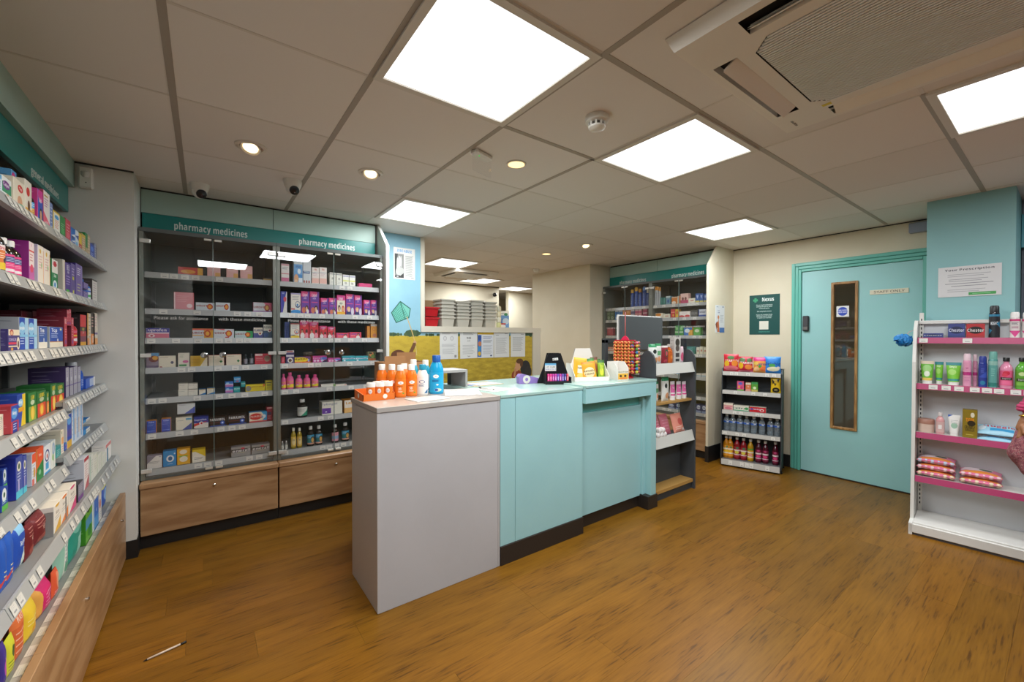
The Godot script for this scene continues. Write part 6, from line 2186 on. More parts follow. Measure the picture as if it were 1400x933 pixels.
# printed faces: f fill, s side colour, r rectangle, e ellipse, p triangle, t text, l lines of small print
const DESIGNS := {
	"calb": "f dfe9f2|s dfe9f2|r 0 0 100 18 6fb4dc|l 10 30 70 4 9 8aa",
	"calg": "f eef2ee|s e8ecf0|r 0 22 100 40 3f9a6e|e 45 30 40 16 7a2c88|t 45 31 14 ffffff Calpol|e 60 78 24 16 e8b48c|r 0 92 100 8 50409a",
	"calb2": "f 5aa5d8|s 62a8da|e 40 16 45 12 d8408c|t 40 17 10 ffffff Calpol|r 0 45 100 55 dfe9f2|l 15 60 60 4 9 88a",
	"cream1": "f f1e6cf|s efe3ca|e 60 24 24 12 d8352c|t 60 25 9 ffffff Tixy|e 55 66 22 18 e0a884|e 70 86 40 14 6cc6a0",
	"cream2": "f f3ead8|s efe6d2|e 45 30 26 12 d8352c|r 0 74 100 26 f0b848|e 55 66 18 14 6a4028",
	"lblue": "f 3a9ed8|s 2a2018|r 0 40 100 60 e8b24a|l 10 52 80 4 10 6a3a14|l 12 12 70 2 12 ffffff",
	"woman": "f 3f5cc0|s d8408c|e 60 14 55 20 e0409a|t 50 30 12 ffffff Calpol|e 60 74 30 24 2c1c18|e 60 72 18 16 e0a884",
	"wpink": "f f4ece4|s b8506c|p 0 55 100 80 0 100 f0647c|p 100 80 100 100 0 100 f0647c|r 10 10 60 4 c8a040|l 12 20 60 4 6 b8a|t 50 82 9 ffffff RELIEF",
	"slimblue": "f 7d8fc0|s 6f84b8|l 15 15 70 6 12 e8ecf4",
	"yelw": "f f4efe0|s e3c21c|e 50 22 34 8 4aa6d8|l 20 35 60 5 7 e07a5a|r 20 78 60 10 78b830|r 0 0 100 6 e3c21c",
	"green": "f 2f8a44|s 226e36|l 18 30 64 5 9 bfe0b8|e 50 60 30 12 5cb464",
	"red": "f c8364a|s b02c40|l 18 20 64 5 12 f4d0d4|e 50 62 30 12 e06a7a",
	"bluesw": "f 2a74c4|s 2464b0|p 0 40 100 25 100 40 f4f4f4|p 0 70 100 55 100 66 f4f4f4|e 40 48 26 8 1a3470",
	"bluewh": "f dfe8f0|s 2a74c4|p 0 30 100 20 100 45 1f4f9c|e 50 70 36 14 7cc0e4|l 15 85 70 2 6 556",
	"yelred": "f e8c832|s d8ac20|r 0 55 100 45 c83c3c|l 15 65 70 4 8 ffffff",
	"tan": "f c8a878|s b49668|l 15 15 70 7 11 f0e4cc|r 0 0 100 16 d8b838",
	"greentan": "f c8b088|s 2a8a48|r 0 0 45 60 2a8a48|l 50 12 40 6 12 f0e8d8",
	"blue": "f 2850b4|s 2448a4|e 45 28 30 14 5a8ae0|l 15 55 60 3 10 dfe8ff|r 10 74 45 20 d8c8a0",
	"greyb": "f 8f96b0|s 848ba8|l 15 15 60 6 12 e4e6f0",
	"grey": "f 8c8a94|s 807e88|l 15 15 60 6 12 d4d4dc",
	"orgl": "f e07a30|s 2a2018|r 0 0 100 22 f0e0dc|t 50 12 15 c83038 Covonia|r 0 72 100 28 f0cc30|l 10 34 80 3 9 fff0d8|e 60 62 22 12 4a3a50",
	"pinkl": "f e83c84|s 2a2018|r 0 12 100 30 2c3478|l 10 18 70 3 8 dce4ff|r 0 76 100 14 f4e8ec|l 10 50 76 2 9 f8b8d0",
	"mag": "f f2e4e4|s 9c2c88|r 0 20 100 4 d85050|l 15 30 60 3 7 c88|r 0 60 100 40 c86cb0|e 50 64 30 10 e05070|t 50 8 8 d060a8 no",
	"creamy": "f f2eadb|s d9cfe0|e 40 14 12 6 d8b030|l 18 26 56 5 7 d8a8b0|e 62 48 12 6 a8c890|r 92 10 8 90 e8a84a",
	"grnwh": "f f0ece2|s 2c7a4a|e 50 14 34 9 c8404a|r 0 44 100 56 2f8a54|t 50 52 10 ffffff Olbas|e 50 82 34 15 e4f0f4|e 50 82 16 8 4a90d0",
	"plain": "f e9dfca|s c9c1b0|r 92 0 8 100 e8a884",
	"purp": "f 5a4490|s 4a3880|t 50 14 16 f0ecf4 BELL|t 50 28 9 f0ecf4 Airw|l 12 42 76 4 8 c4b8e0|r 10 84 60 11 5cc04a",
	"purps": "f 6a5a98|s 54468a|r 30 40 40 10 c8cc40|r 40 82 30 10 d8d850|l 20 15 60 3 9 cfc6e6",
	"purpm": "f 7a68a8|s 4e4086|l 22 12 50 4 6 f0ecf4|l 22 60 50 3 9 d8d880|r 80 0 20 100 8e80b8",
	"purpx": "f 6a5a9c|s 54468a|l 10 20 80 3 18 d8cfe8",
	"navgrn": "f 24408c|s 1e3678|r 30 0 30 46 38a84a|r 0 55 100 45 2c6cc0",
	"bluebot": "f e4eef4|s 2070c0|r 0 20 100 16 2c5cb8|r 0 60 100 20 3fae58|l 10 5 80 2 7 446",
	"dkwh": "f d8d4cc|s 50463e|l 20 15 60 7 10 a89|r 0 0 100 6 3a2f2a",
	"gygr": "f 8a8a80|s 7a7a72|r 0 55 60 45 3f8a3a|e 40 80 30 14 e8d8b0",
	"greys": "f 8d93a2|s 8a8d96|l 20 10 60 3 8 b4b8c4",
	"tix": "f 4b3f7c|s 453a74|r 0 0 100 28 e9dcc0|e 28 15 16 14 a8343c|e 28 17 11 9 e8b890|t 36 48 12 cfc4e4 TIXYLIX|r 0 60 70 10 d8405c|r 0 76 80 7 e0d0b4|e 86 66 14 30 efe4c8|e 86 70 7 17 5a3444|e 30 92 10 7 e8a030",
	"blubx": "f 2c50b0|s a0a3a8|r 62 0 38 100 a8d0ec|e 32 34 34 20 8cc4ea|t 30 34 10 ffffff Benylin|r 0 52 100 8 84c4e8|l 10 64 46 3 8 dce8fa",
	"tcp": "f 3c5ea8|s b8bcc0|t 40 18 18 ffffff Tea|l 12 32 56 2 8 c4d0ea|r 55 54 8 20 e4eaf4|r 0 72 100 28 f0ece0",
	"tcp2": "f 2b55b4|s a8aeb4|t 34 18 17 ffffff Tcp|l 12 32 50 3 8 d0dcf4|r 55 58 8 16 e4eaf4|r 0 70 100 4 c88838|r 0 74 100 26 f2e8d4|e 84 10 8 6 e8dca0",
	"redrow": "f c43c4c|s 7a2434|t 50 14 16 f4d8d8 COLD|l 20 40 60 4 9 f0b0b0|e 50 84 26 8 7a4a9a",
	"redrow2": "f 8a2a3a|s 6c2030|l 12 25 76 3 22 b05a66",
	"redbot": "f d02c34|s c02830|r 10 40 60 10 e8c840|e 50 75 30 12 f0e4e8|l 14 12 60 2 9 fbe",
	"redblk": "f c02830|s 2a2024|r 0 0 100 38 d8262c|r 0 40 100 14 2a2024|t 50 47 9 f0dc3c FIERY|t 50 58 8 e8d0c0 Jack|r 0 70 100 18 7a3450|r 0 88 100 12 e8a828",
	"blktan": "f d8cab4|s 2c2620|r 0 0 30 70 e0a838|l 36 14 56 6 12 a86|r 0 78 60 22 e89a5a",
	"blkorg": "f 2c2622|s 24201c|l 16 14 60 4 9 e0b4a8|r 0 66 100 34 e8862a|r 40 72 20 22 f0e0d4",
	"cromg": "f dccfbc|s c8bca8|l 15 12 70 4 9 c9a|r 0 62 100 6 6a5a8a|r 0 80 100 20 e8a05a",
	"purpsil": "f a9a7b2|s 40305e|l 30 14 40 3 8 8a7ab0|r 0 60 100 4 6a5a9a|e 50 40 22 8 c4c4d0",
	"bluetube": "f 2458b8|s 2458b8|l 30 40 40 6 8 dfe8ff",
	"bluewhb": "f 3a66c8|s 2a54b8|r 40 10 40 80 b4c4e4|r 80 0 20 100 e4e0d8",
	"creamc": "f e8e0cc|s dcd4c0|l 18 20 60 6 9 9ab|p 30 10 60 10 45 24 4aa04a",
	"benred": "f 3a50b0|s b83c44|e 44 30 40 20 5ca0e0|t 46 30 14 ffffff Beny|r 0 58 100 42 c8444c|r 20 62 60 38 30409c|l 26 68 46 3 9 e4e8f8",
	"benyel": "f e9c92c|s 2a4aa8|r 0 0 60 40 2a4aa8|e 40 26 30 12 9cc8ec|t 36 26 10 ffffff Beny|r 0 42 80 12 e8a028|p 0 54 60 54 0 100 3a50b0|p 60 54 40 100 0 100 3a50b0",
	"lemg": "f 8cb24a|s 2c6e34|r 0 0 100 48 2f7a3a|t 50 16 16 f0cc2c LEM|e 50 34 26 9 c8d8b0|e 50 72 26 24 f0bc30|e 50 74 14 20 f4d460",
	"lemr": "f d8442c|s 2c6e34|r 0 0 100 46 2f7238|t 50 15 16 f0cc2c LEMS|e 50 32 26 9 b8c8a0|e 50 72 30 24 f08a30|e 50 74 16 18 f4cc50",
	"lemr2": "f d8402c|s 2c6e34|r 0 0 100 44 2f7238|t 50 14 16 f0cc2c LEMS|e 50 32 26 9 b8c8a0|e 56 72 26 26 f4c440|e 56 74 14 22 f8d870",
	"whblu": "f d9e0ea|s c8d0dc|r 30 8 30 84 7cb0e0|l 10 20 16 6 11 a0a8c0|r 66 40 20 40 e0b890",
	"bluyel": "f 2c50b4|s e0dcd4|e 50 20 40 12 6cb0e8|r 0 46 100 20 5a4a9c|r 0 78 100 22 e8b43c",
	"smblue": "f e8e4da|s 2a80c8|r 0 0 40 100 2a90d0|r 40 50 60 6 445",
	"flatbp": "f 3060b8|s 3060b8|r 0 20 100 20 8a5aa8|r 0 60 100 16 8a70b8|r 0 0 100 10 40a0c8",
	"blugrn": "f 2c4aa0|s 2c4aa0|e 40 30 36 30 e4ecf0|e 40 30 14 12 2c5838|r 0 74 100 26 5cb848|l 10 56 70 2 8 cfe",
	"actblue": "f 4a5aa8|s 2636a0|e 45 24 30 12 f0ecdc|e 45 24 14 7 3c5a34|l 20 40 50 3 7 dce4f4|r 30 54 20 30 b8b0e0|r 0 82 100 18 54c4d8",
	"whorg": "f dce2ea|s c8ccd8|r 0 0 100 30 e85c34|l 10 36 70 5 9 a9b4c8|r 0 80 60 20 d86a60|e 65 62 26 16 d0a048",
	"grorg": "f 2f8a48|s e85c34|r 0 0 100 40 e85c30|p 0 40 100 40 0 64 e85c30|t 55 22 10 f4e4d8 Pana|e 48 76 16 8 8cc49a|r 0 0 14 70 b8843c",
	"whnav": "f e7ecf0|s dfe5ea|e 46 36 36 22 2c3480|e 46 36 26 16 f0f0f0|e 46 38 10 8 c04040|r 20 60 50 24 4aa6dc|r 0 92 100 8 3a9ad8",
	"whteal": "f e4e8e0|s d0d8dc|e 60 30 24 24 3a8ac8|e 60 30 12 14 e4e8e8|e 50 60 20 12 88c060|r 60 0 10 100 c8d4c8",
	"teal": "f 3c9a9a|s 348c8e|l 18 20 60 5 10 c4e4e0|e 50 75 20 8 e0efe8",
	"tealbox": "f 1f6a5e|s 1b5e54|l 10 30 80 3 18 5a9a90",
	"crorg": "f efe3cb|s e5d9c2|r 10 24 80 22 f0b070|l 12 54 70 4 8 c9b|e 30 8 10 5 3a8a4a",
	"whred": "f eee4e0|s cfd2da|r 0 0 100 12 b83440|l 12 24 70 6 8 d0a0a0|p 100 60 100 100 0 100 c8646c",
	"whgrn": "f e2e4d8|s d8dad0|r 0 0 14 100 4a9a72|l 24 20 60 6 9 b0b8a8",
	"wh": "f e6e4d4|s dcdacc|l 20 20 60 5 11 c4c8b8|r 88 0 12 100 c4d0b0",
	"grntop": "f e3e4e0|s d8dae2|r 0 0 100 22 6cb838|t 60 11 11 f4f8ec AIR|r 84 20 16 80 9cc458",
	"whtr": "f efe9e2|s e6e0da|r 0 0 100 20 d87a7a|r 20 24 24 76 2f7a9a",
	"nicy": "f efe8dc|s ece6da|t 50 30 12 8a8278 Nicor|l 14 44 70 2 9 aaa|p 0 100 100 55 100 100 e0ac30|e 50 5 30 6 e0ac30",
	"nico": "f efe8dc|s ece6da|t 50 30 12 8a8278 Nicor|l 14 44 70 2 9 aaa|p 0 100 100 55 100 100 e8823a|e 50 5 30 6 e8823a",
	"nicp": "f efe8dc|s ece6da|t 50 30 12 8a8278 Nicor|l 14 44 70 2 9 aaa|p 0 100 100 55 100 100 d84a80|e 50 5 30 6 d84a80",
	"nicg": "f 8e8a9a|s 3a363c|l 14 20 70 4 12 d0ccd8|r 0 75 100 25 7a4a90",
	"maroon": "f 6e2428|s 8a4a48|l 20 14 60 3 10 b87a70|t 55 45 10 d8b0a0 NiQ|e 50 76 26 14 9a4a40",
	"bluepk": "f 2450b0|s 1f48a4|r 30 0 70 22 8cc4e8|t 55 42 10 e8f0f8 Regen|e 62 74 20 20 d8e8e0|p 100 60 100 100 40 100 3a9ad0",
	"bluepk2": "f 2a5cb8|s 2a4a98|l 30 60 50 3 8 e8d8a0|p 0 80 100 60 0 90 d04a4a",
	"ygr": "f 3f66c0|s 38509c|r 0 0 100 24 d8d468|e 60 50 30 20 8ab8e8|r 60 60 40 40 c8c068",
	"blus": "f 3a78d0|s 3472c8|t 50 56 9 e8f0fc ear|r 0 70 100 30 5aa4e0",
	"whorg2": "f ece6dc|s d88a3a|e 50 40 26 16 c06a6a|l 14 70 70 3 8 9ab|r 0 0 100 12 e4dcc8",
	"tealpk": "f 2f9c88|s 2a8c7c|r 40 50 50 40 9fd4c4|e 50 30 30 10 7ac8b4|t 40 16 8 d8f0e8 THERA",
	"lgpk": "f 9ccdb8|s 8cc0aa|r 30 30 50 60 e0ece0|e 55 70 20 16 6cae90|l 34 36 40 5 7 aab",
	"grncar": "f 63ae34|s 3f8a1c|e 46 24 30 14 1f4a20|e 46 24 22 9 9cc84a|r 0 48 100 22 4a9ac0|e 60 80 30 12 2f8a24",
	"whb": "f dce6e4|s cdd8d8|r 40 10 20 80 8cc4d8",
	"redpk": "f b82c40|s 8a2432|t 50 40 16 f4dce0 WARM|l 14 62 70 3 9 e89aa4",
	"pinkpk": "f d82c70|s e89ab0|r 0 0 20 100 e8a850|l 30 30 56 4 12 f4c4d4",
	"orgpk": "f e2603c|s d0502e|e 55 40 26 30 f0a080|l 16 76 66 2 8 fbd",
	"yelpk": "f ecc838|s e0b828|l 14 40 70 2 12 f6e69a|e 60 70 26 14 e8a830",
	"orgpk2": "f d8683a|s b85a44|r 0 0 100 30 e87a44|l 14 40 70 4 12 f0c0a8|t 50 16 12 f8e0d0 PLAST",
	"limepk": "f d4d43a|s c0c030|e 60 40 26 14 3a5a2a|l 14 60 66 3 9 6a7a2a",
	"violpk": "f 4a3a90|s 40327e|e 55 55 26 20 c060b0",
	"pinkfade": "f eeb8b4|s e4a8a4|r 60 60 40 40 e8b060|l 14 20 70 3 10 f8e0dc",
	"redorg": "f d04038|s b83830|e 40 55 30 26 e8a040|r 78 0 22 100 e8b040",
	"ylblk": "f c8a030|s 40382c|r 0 0 100 40 40382c",
	"bigpink": "f e08c96|s d0404c|r 0 0 6 100 f4dcdc|e 78 76 14 12 f0d4d8|l 14 20 60 4 10 ecb0b6",
	"nur1": "f d9e2e6|s cdd6da|t 34 40 22 a03028 NUROFEN|e 76 50 16 36 c84428|e 76 50 10 23 f0a838|r 0 0 100 5 e8ecf0",
	"nuro": "f d9dde2|s e8a838|r 0 0 100 16 e05a48|t 30 44 20 a03028 NUROFEN|r 55 16 45 84 e0a428|r 0 66 50 10 e8b458|e 72 52 16 36 c84428|e 72 52 10 23 f4b440",
	"nurw": "f dde0e4|s cfd3d8|t 34 44 22 a03028 NUROFEN|p 0 0 50 0 56 14 e84858|e 74 50 16 36 d85030|e 74 50 10 23 f4b440|r 55 86 20 10 d04038",
	"nurg": "f cfe0e0|s 3fae68|r 64 0 36 100 3fae68|t 32 42 22 a03028 NUROFEN|e 72 50 15 36 c84428|e 72 50 9 23 f4a838|l 10 66 40 2 12 9ab",
	"nurp": "f e2e6ee|s e87898|p 56 0 100 0 100 100 ee6a8c|t 32 48 22 a03028 NUROFEN|e 74 52 15 36 b84430|e 74 52 9 23 f0c060|r 0 86 100 14 a868b8",
	"cup": "f e0708c|s 3c3a94|r 0 0 100 42 35339a|t 42 22 28 f4e4e8 Cuprofen|r 0 42 100 12 f0dce0|e 24 76 14 16 f4d8dc|e 24 76 6 9 c83050",
	"fla1": "f ece4d0|s 4a4a90|t 50 26 20 343c78 FLARIN|r 0 52 100 48 50569c|e 70 56 20 18 f0ece0|e 70 56 10 9 c84838",
	"fla2": "f dcdccc|s 40506c|t 50 20 16 404a58 FLEXON|r 0 46 100 54 44607c|e 70 44 22 12 ece8e0|e 74 44 12 7 b04848|e 30 76 30 16 3a5a9a",
	"pillp": "f 8a7484|s 6f5c6c|r 40 0 60 22 5a9ac8|e 60 40 40 22 7a2c20|e 70 34 22 14 e0a030|r 0 84 100 16 6a5474",
	"crm": "f e8dfc8|s dcd2ba|l 8 12 50 1 9 6a6050|e 80 58 9 12 4a4668|e 14 96 8 6 a84048",
	"crmg": "f eadfc8|s c83c2c|l 8 14 44 1 9 7a6a50|p 80 46 90 60 80 74 2f7a44|p 80 46 70 60 80 74 2f7a44",
	"whpil": "f e4ddcc|s d4ccba|l 12 12 40 3 9 9a8|e 66 62 26 10 d8609c|r 8 82 66 14 2f8a4a",
	"gold": "f dcb83c|s b8962c|r 0 6 58 88 d0a428|p 100 0 100 100 56 100 ece0c8|l 6 30 48 2 30 a88424",
	"redc": "f d83848|s b02838|r 0 0 46 18 f0d4d4|l 6 30 50 3 14 f4c8cc|e 74 46 18 30 b89a84",
	"crms": "f e4dfd0|s d8d2c2|l 10 26 56 1 9 5a5a58|r 0 0 100 5 f2eee2",
	"smc": "f ece4d0|s 2f80c0|l 12 20 50 2 14 b87a6a|p 0 100 100 62 100 100 2f80c0|r 0 0 100 10 e0c050",
	"blst": "f 3a78c8|s 3470bc|r 0 40 100 14 e4e8f4|r 0 56 100 36 c87cb8|e 30 26 20 12 9cc8ec",
	"tel3": "f 1f9a9a|s 1c8c90|t 55 36 26 d8f0f0 RUTY|l 14 66 60 1 10 9cd8d4",
	"tel1": "f 3a9ad8|s 2f8cc8|t 50 36 26 e4f0fa NUBY|e 50 76 26 12 b8506a",
	"yel": "f e8d020|s d8be18|e 14 55 14 40 8a8a84|t 62 36 22 a87a20 BISODOL|l 34 60 50 2 14 b88a28|e 95 14 5 14 e05030",
	"yel2": "f d8c82a|s c4b424|r 10 14 80 12 5a5a3a|t 50 44 18 4a5a30 ZINC|l 18 64 60 2 12 8a8a3a",
	"bluorg": "f 2c4cb4|s e8962c|t 50 12 14 b8c4f0 Voltar|l 10 30 70 2 10 8ca0e0|l 8 84 80 1 10 9cb0f0",
	"crmblu": "f e8e0cc|s d8d0bc|l 8 24 40 1 9 888|r 62 8 36 16 4a9ac0|p 40 100 100 46 100 100 3a4a9c",
	"whdiag": "f dce0e0|s ccd0d4|p 40 100 100 34 100 100 3c54b4|l 8 14 40 1 9 889",
	"navred": "f 2f3f98|s 2a3888|r 0 55 100 45 e8e0d4|p 0 60 100 40 0 84 d84038|t 40 28 16 e4e4f4 Ibuprofen|e 50 56 14 14 f0f0f0|e 52 58 8 9 c83c38",
	"para": "f 241c1c|s 201a1a|t 46 30 26 f0f0f0 PARAMOL|r 0 60 66 4 8a3a34|r 0 90 100 10 3a5cb0|e 76 66 14 20 2a5cc0|e 76 66 6 9 dce8ff",
	"anad": "f 3aa0d4|s 2a90c8|p 0 0 66 0 90 50 efe2c8|p 0 100 66 100 90 50 efe2c8|r 0 0 50 100 efe2c8|e 36 44 34 32 d83a34|t 36 42 18 f0d8cc ANADIN|r 0 86 100 14 d85a5a|e 84 46 8 18 e0eef4",
	"maroc": "f 9a2c40|s b83048|r 0 0 100 10 d8a8a8|r 10 34 70 22 4a3a5c|l 14 62 60 3 9 d8a0a8",
	"round": "f e6e0d8|s b0a8b8|p 0 0 60 0 0 60 8a8490|l 16 46 70 2 10 555|r 80 6 14 8 b0a8b0",
	"bluG": "f 2a8cc8|s 2580b8|e 54 50 30 22 e4eaec|e 54 50 16 14 2a6a9c|l 34 84 40 1 10 cfe4f4|e 88 20 6 5 e4eaec",
	"yorg": "f ecb02c|s e09c20|e 48 20 30 14 f0e4d0|r 12 44 70 8 8cb848|e 50 66 32 18 f0e8d0",
	"ywh": "f ebe4d6|s e0bc20|p 0 0 100 0 100 60 e4c42c|r 0 0 100 16 e4c42c|e 45 66 45 30 efe8da|l 16 64 66 2 10 4a4a44",
	"silv": "f 9a9a98|s 84848a|r 0 24 100 30 2c2a2a|t 52 40 26 f0f0f0 enerzil|e 60 20 10 8 d8405c|l 30 64 40 1 10 d8d080",
	"pinkw": "f e4e0dc|s d4d0cc|r 0 0 100 10 d8a0a8|l 10 18 76 2 9 7a8a8a|r 0 52 100 4 d86a74|r 0 76 100 24 d06a90",
	"babyb": "f 6ca8dc|s c8d4dc|r 0 0 100 14 d4dcdc|t 50 24 12 2c5ca0 Infacol|e 62 46 20 12 e4eef4|r 0 62 100 14 3c8ccc|e 28 80 26 20 e0a478|e 24 94 20 10 e8c4a0|r 55 76 45 24 e0e8ee",
	"whgr": "f d2d8da|s c4ccd0|r 0 46 86 10 4a5a9a|l 14 49 64 1 9 dfe|e 14 92 10 6 a85448|e 44 92 10 6 a85448|e 76 92 10 6 a85448",
	"vitp": "f ede4dc|s dcd2ca|t 50 11 12 d05a4c vita|r 0 30 100 3 9cb0bc|r 0 64 100 30 eebcae|l 14 38 60 2 9 c9a",
	"whs": "f dddcd0|s cfcec2|r 0 6 100 8 8a8c8a|t 50 46 22 5a5c5a m|l 18 70 60 2 10 aaa",
	"whyel": "f e2e2d8|s d2d2c8|r 0 6 100 12 a8a8c0|r 0 46 100 12 d8dc70|t 50 74 24 7a7a6a ns",
	"pinkf": "f c83870|s d8507c|l 20 40 60 1 10 e8a0b8",
	"dulco": "f e4dfd4|s 2c3898|p 0 0 90 0 30 100 3440a8|p 0 0 30 100 0 100 5a48b0|e 66 36 24 12 d8485c|t 40 8 8 c4ccf0 ORALB",
	"swirl": "f e8e2d6|s d6d0c4|r 0 0 100 6 a8a0d0|l 14 16 70 3 7 9a9aa4|e 70 56 28 16 2c4a7c|e 70 54 22 12 e8e2d6|e 68 58 10 6 3c84c0|r 0 76 40 6 c84848|e 55 98 70 16 3c94d4",
	"calp": "f 6c3c9c|s e03c8c|e 20 8 60 16 e84a88|t 46 18 13 f4e4f0 Calpol|t 46 30 8 dcd0f0 Infant|r 14 46 70 4 e0508c|e 30 84 22 14 d87858|e 66 78 20 16 3a2420|e 64 80 13 11 e8b890|e 76 90 14 10 f0e8e0",
	"calp2": "f 6c3c9c|s e03c8c|e 20 8 60 16 e84a88|t 46 18 13 f4e4f0 Calpol|t 46 30 8 dcd0f0 Six|r 14 44 70 4 e0508c|e 34 70 22 10 e8b060|e 36 76 16 10 e8c09c|r 0 84 60 16 2c3468|e 80 82 18 18 d8d4dc",
	"calw": "f e4dfc8|s e03c8c|r 0 0 100 26 d8408c|t 46 18 12 f4e4f0 Calpol|t 50 42 10 4a5a5a night|e 26 66 16 16 3a2820|e 74 70 18 18 c85a30|e 26 70 10 11 e8b88c|e 74 72 11 11 e8a478|r 0 84 100 16 ecb030",
	"calr": "f d8303c|s e84a60|e 30 8 70 18 d83c84|t 52 15 12 f0e4f0 Calpol|t 50 30 9 f4c4c0 sugar|e 24 60 14 14 4a2c24|e 24 64 10 10 c88a68|e 28 86 26 18 ece8e4|e 76 60 14 12 4a2c24|e 76 86 20 18 f098a8",
	"calrw": "f e8485c|s e84a60|r 0 0 14 100 d83c70|t 42 30 26 5a58b8 Calpol|e 74 40 10 22 4a2c24|e 74 48 7 16 d89a78|e 72 84 16 26 f0e8e4|r 10 56 40 10 f0a0a8",
	"orgs": "f e49a30|s d88a28|r 0 0 100 16 d8d0c4|e 50 36 20 10 c85428|e 50 36 13 6 f0b440|e 60 80 30 12 c87a58",
	"orgslim": "f d88a28|s c87c20|l 30 10 40 6 12 f0c070",
	"bluedk": "f 3a4c94|s 6a7a8c|l 20 20 60 5 12 5a6ab0",
	"swirlr": "f e8e4d4|s d6d2c4|r 0 0 100 6 c84848|l 14 14 70 4 7 aab|e 70 58 28 16 c83c48|e 70 57 21 12 e8e4d4|e 70 60 8 6 6a8ac0|r 0 78 50 5 2c4a8c|e 55 100 70 18 ecc82c",
	"purpw": "f 4a3c70|s 5a4a80|r 0 0 100 16 e0dcd4|r 6 4 80 8 c04848|r 0 34 100 14 d8d4dc|e 52 76 34 20 e4e0d8|e 52 78 20 12 5a3428",
	"yelov": "f 4a3a78|s 4a3a78|e 40 48 46 40 ecd024|r 0 10 60 74 ecd024|t 36 38 22 4a4038 Nytol|l 8 58 50 1 12 8a7a30|r 0 78 100 22 ec7a30|e 88 60 5 24 9ca8d8",
	"pinkpu": "f d04a9c|s b83c88|p 60 100 100 50 100 100 2a2450|e 76 38 26 22 5a7ad8|t 32 32 16 f0c8e4 Canes|e 14 72 9 16 f0d4e8|e 36 72 9 16 f0d4e8|e 66 72 10 16 c8d0e8",
	"tealw": "f 2fa6b4|s 2894a4|p 0 36 100 48 0 60 e8f0f0|p 60 20 100 48 100 60 e8f0f0|t 46 46 18 5a4a90 Femfresh|e 18 82 8 14 dce8f0",
	"plant": "f 4a5a34|s d8cf9c|e 40 26 30 26 e08a50|e 60 50 26 22 6a8c3a|r 0 74 100 26 a8541c|e 30 14 20 10 2c3a20",
	"peptol": "f e8649c|s e8649c|t 50 30 22 e8a838 Pepto|e 70 80 40 24 ecd030|r 0 70 50 30 ecd030|e 20 64 14 8 f4f0e0",
	"flatw": "f e6e2d4|s d8d4c8|l 12 26 60 2 16 8a8a84|r 84 0 16 100 7ab048",
	"flatw2": "f e6e2d4|s d8d4c8|t 46 50 22 c87a6a Senokot|e 88 50 12 30 d88a7a",
	"galab": "f dcdcd4|s dcdcd4|p 30 100 100 30 100 100 2f8a6a|l 12 20 60 3 12 667",
	"fybo": "f e2dfd0|s cfccbe|t 36 20 14 8a8aa0 Fybogel|r 0 48 44 42 6a3fa0|e 20 76 5 5 d8d0e8",
	"lax": "f ece4d8|s c8821c|t 36 22 20 d8941c Lax|r 0 60 100 40 e4b470",
	"oil": "f e4c05a|s c8a838|e 50 50 36 34 ecd8a0|t 50 34 16 6a4a24 OIL",
	"bluel": "f 3c9ac4|s 2c6a84|e 70 55 30 36 20302c|e 70 55 20 26 d8a85c|r 0 40 50 40 2f7a7a|r 0 84 100 16 e0a890|l 8 14 50 2 10 e4f0f4",
	"pinkl2": "f e4a0ac|s e4a0ac|r 0 40 100 34 8cb0d0|l 12 16 70 2 10 b05a6a",
	"btube": "f 3458a8|s 3458a8|l 30 14 40 8 9 b8c8ec",
	"stube": "f b8bcc0|s b8bcc0|l 30 14 40 6 9 8a8a90",
	"r_gw": "f 5c7250|s 4c6244|r 0 0 100 12 d8dccc|e 50 76 30 14 d0d8c4|e 50 76 18 8 5c7250|l 10 30 80 2 10 b8c4a8",
	"r_bw": "f 2f80bc|s 2a70a8|r 0 0 100 20 d4dce0|e 50 34 24 14 2058a0|e 50 80 30 14 d4dce4",
	"r_o": "f e08c44|s d07c38|e 50 88 26 10 ecd8c0|l 14 16 70 3 9 f4d0a4",
	"r_pw": "f 5a4c78|s 4c4068|r 0 0 100 24 d8d0d4|r 0 50 100 10 d8d0d8|e 50 84 30 12 d8d8dc",
	"r_pk": "f b8486c|s a84060|r 0 0 100 22 e4c8cc|r 0 48 100 9 e8b8a0|e 50 80 34 18 ece0e0|e 50 80 22 11 b8486c",
	"r_mg": "f a82c5c|s 982850|r 0 0 100 14 d8a8b4|r 0 42 100 8 e4c8d0|e 50 84 34 13 ecd8dc|e 50 84 22 8 a82c5c",
	"r_red": "f b83c4c|s a83444|l 14 24 70 4 12 d88a90",
	"r_or2": "f d8a088|s c89078|r 0 50 100 20 e4d8cc|e 50 30 20 14 c85a48",
	"r_teal": "f 2c7c74|s 286c68|l 20 16 60 5 12 8cc4bc",
	"r_bt": "f 6c98a8|s 5c8898|r 0 0 100 20 c8d4d4|e 55 60 24 20 3c5c9c",
	"r_org": "f dc8430|s cc7428|e 40 80 40 20 ece0d0|r 0 0 100 14 e8d4b8",
	"r_slim": "f e8dcc4|s c87c30|r 60 0 40 100 d07040",
	"r_pov": "f e4c0b4|s d4a89c|r 0 66 100 34 b84468|e 30 52 14 16 7a4a40|e 66 52 14 16 7a4a40",
	"r_crm": "f e4e0cc|s d4d0bc|r 30 40 50 24 c88a7c",
	"r_blu": "f 3c64ac|s 345a9c|r 0 80 100 20 d8cc60|p 20 20 80 20 50 60 b8c8e8",
	"r_ow": "f ece4d0|s dcd4c0|e 40 30 40 30 e08c30",
	"r_red2": "f d03c3c|s c03434|r 0 30 100 14 e89080|e 60 72 20 14 e8c048",
	"r_yr": "f e4b830|s d4a828|e 50 40 26 24 c8483c",
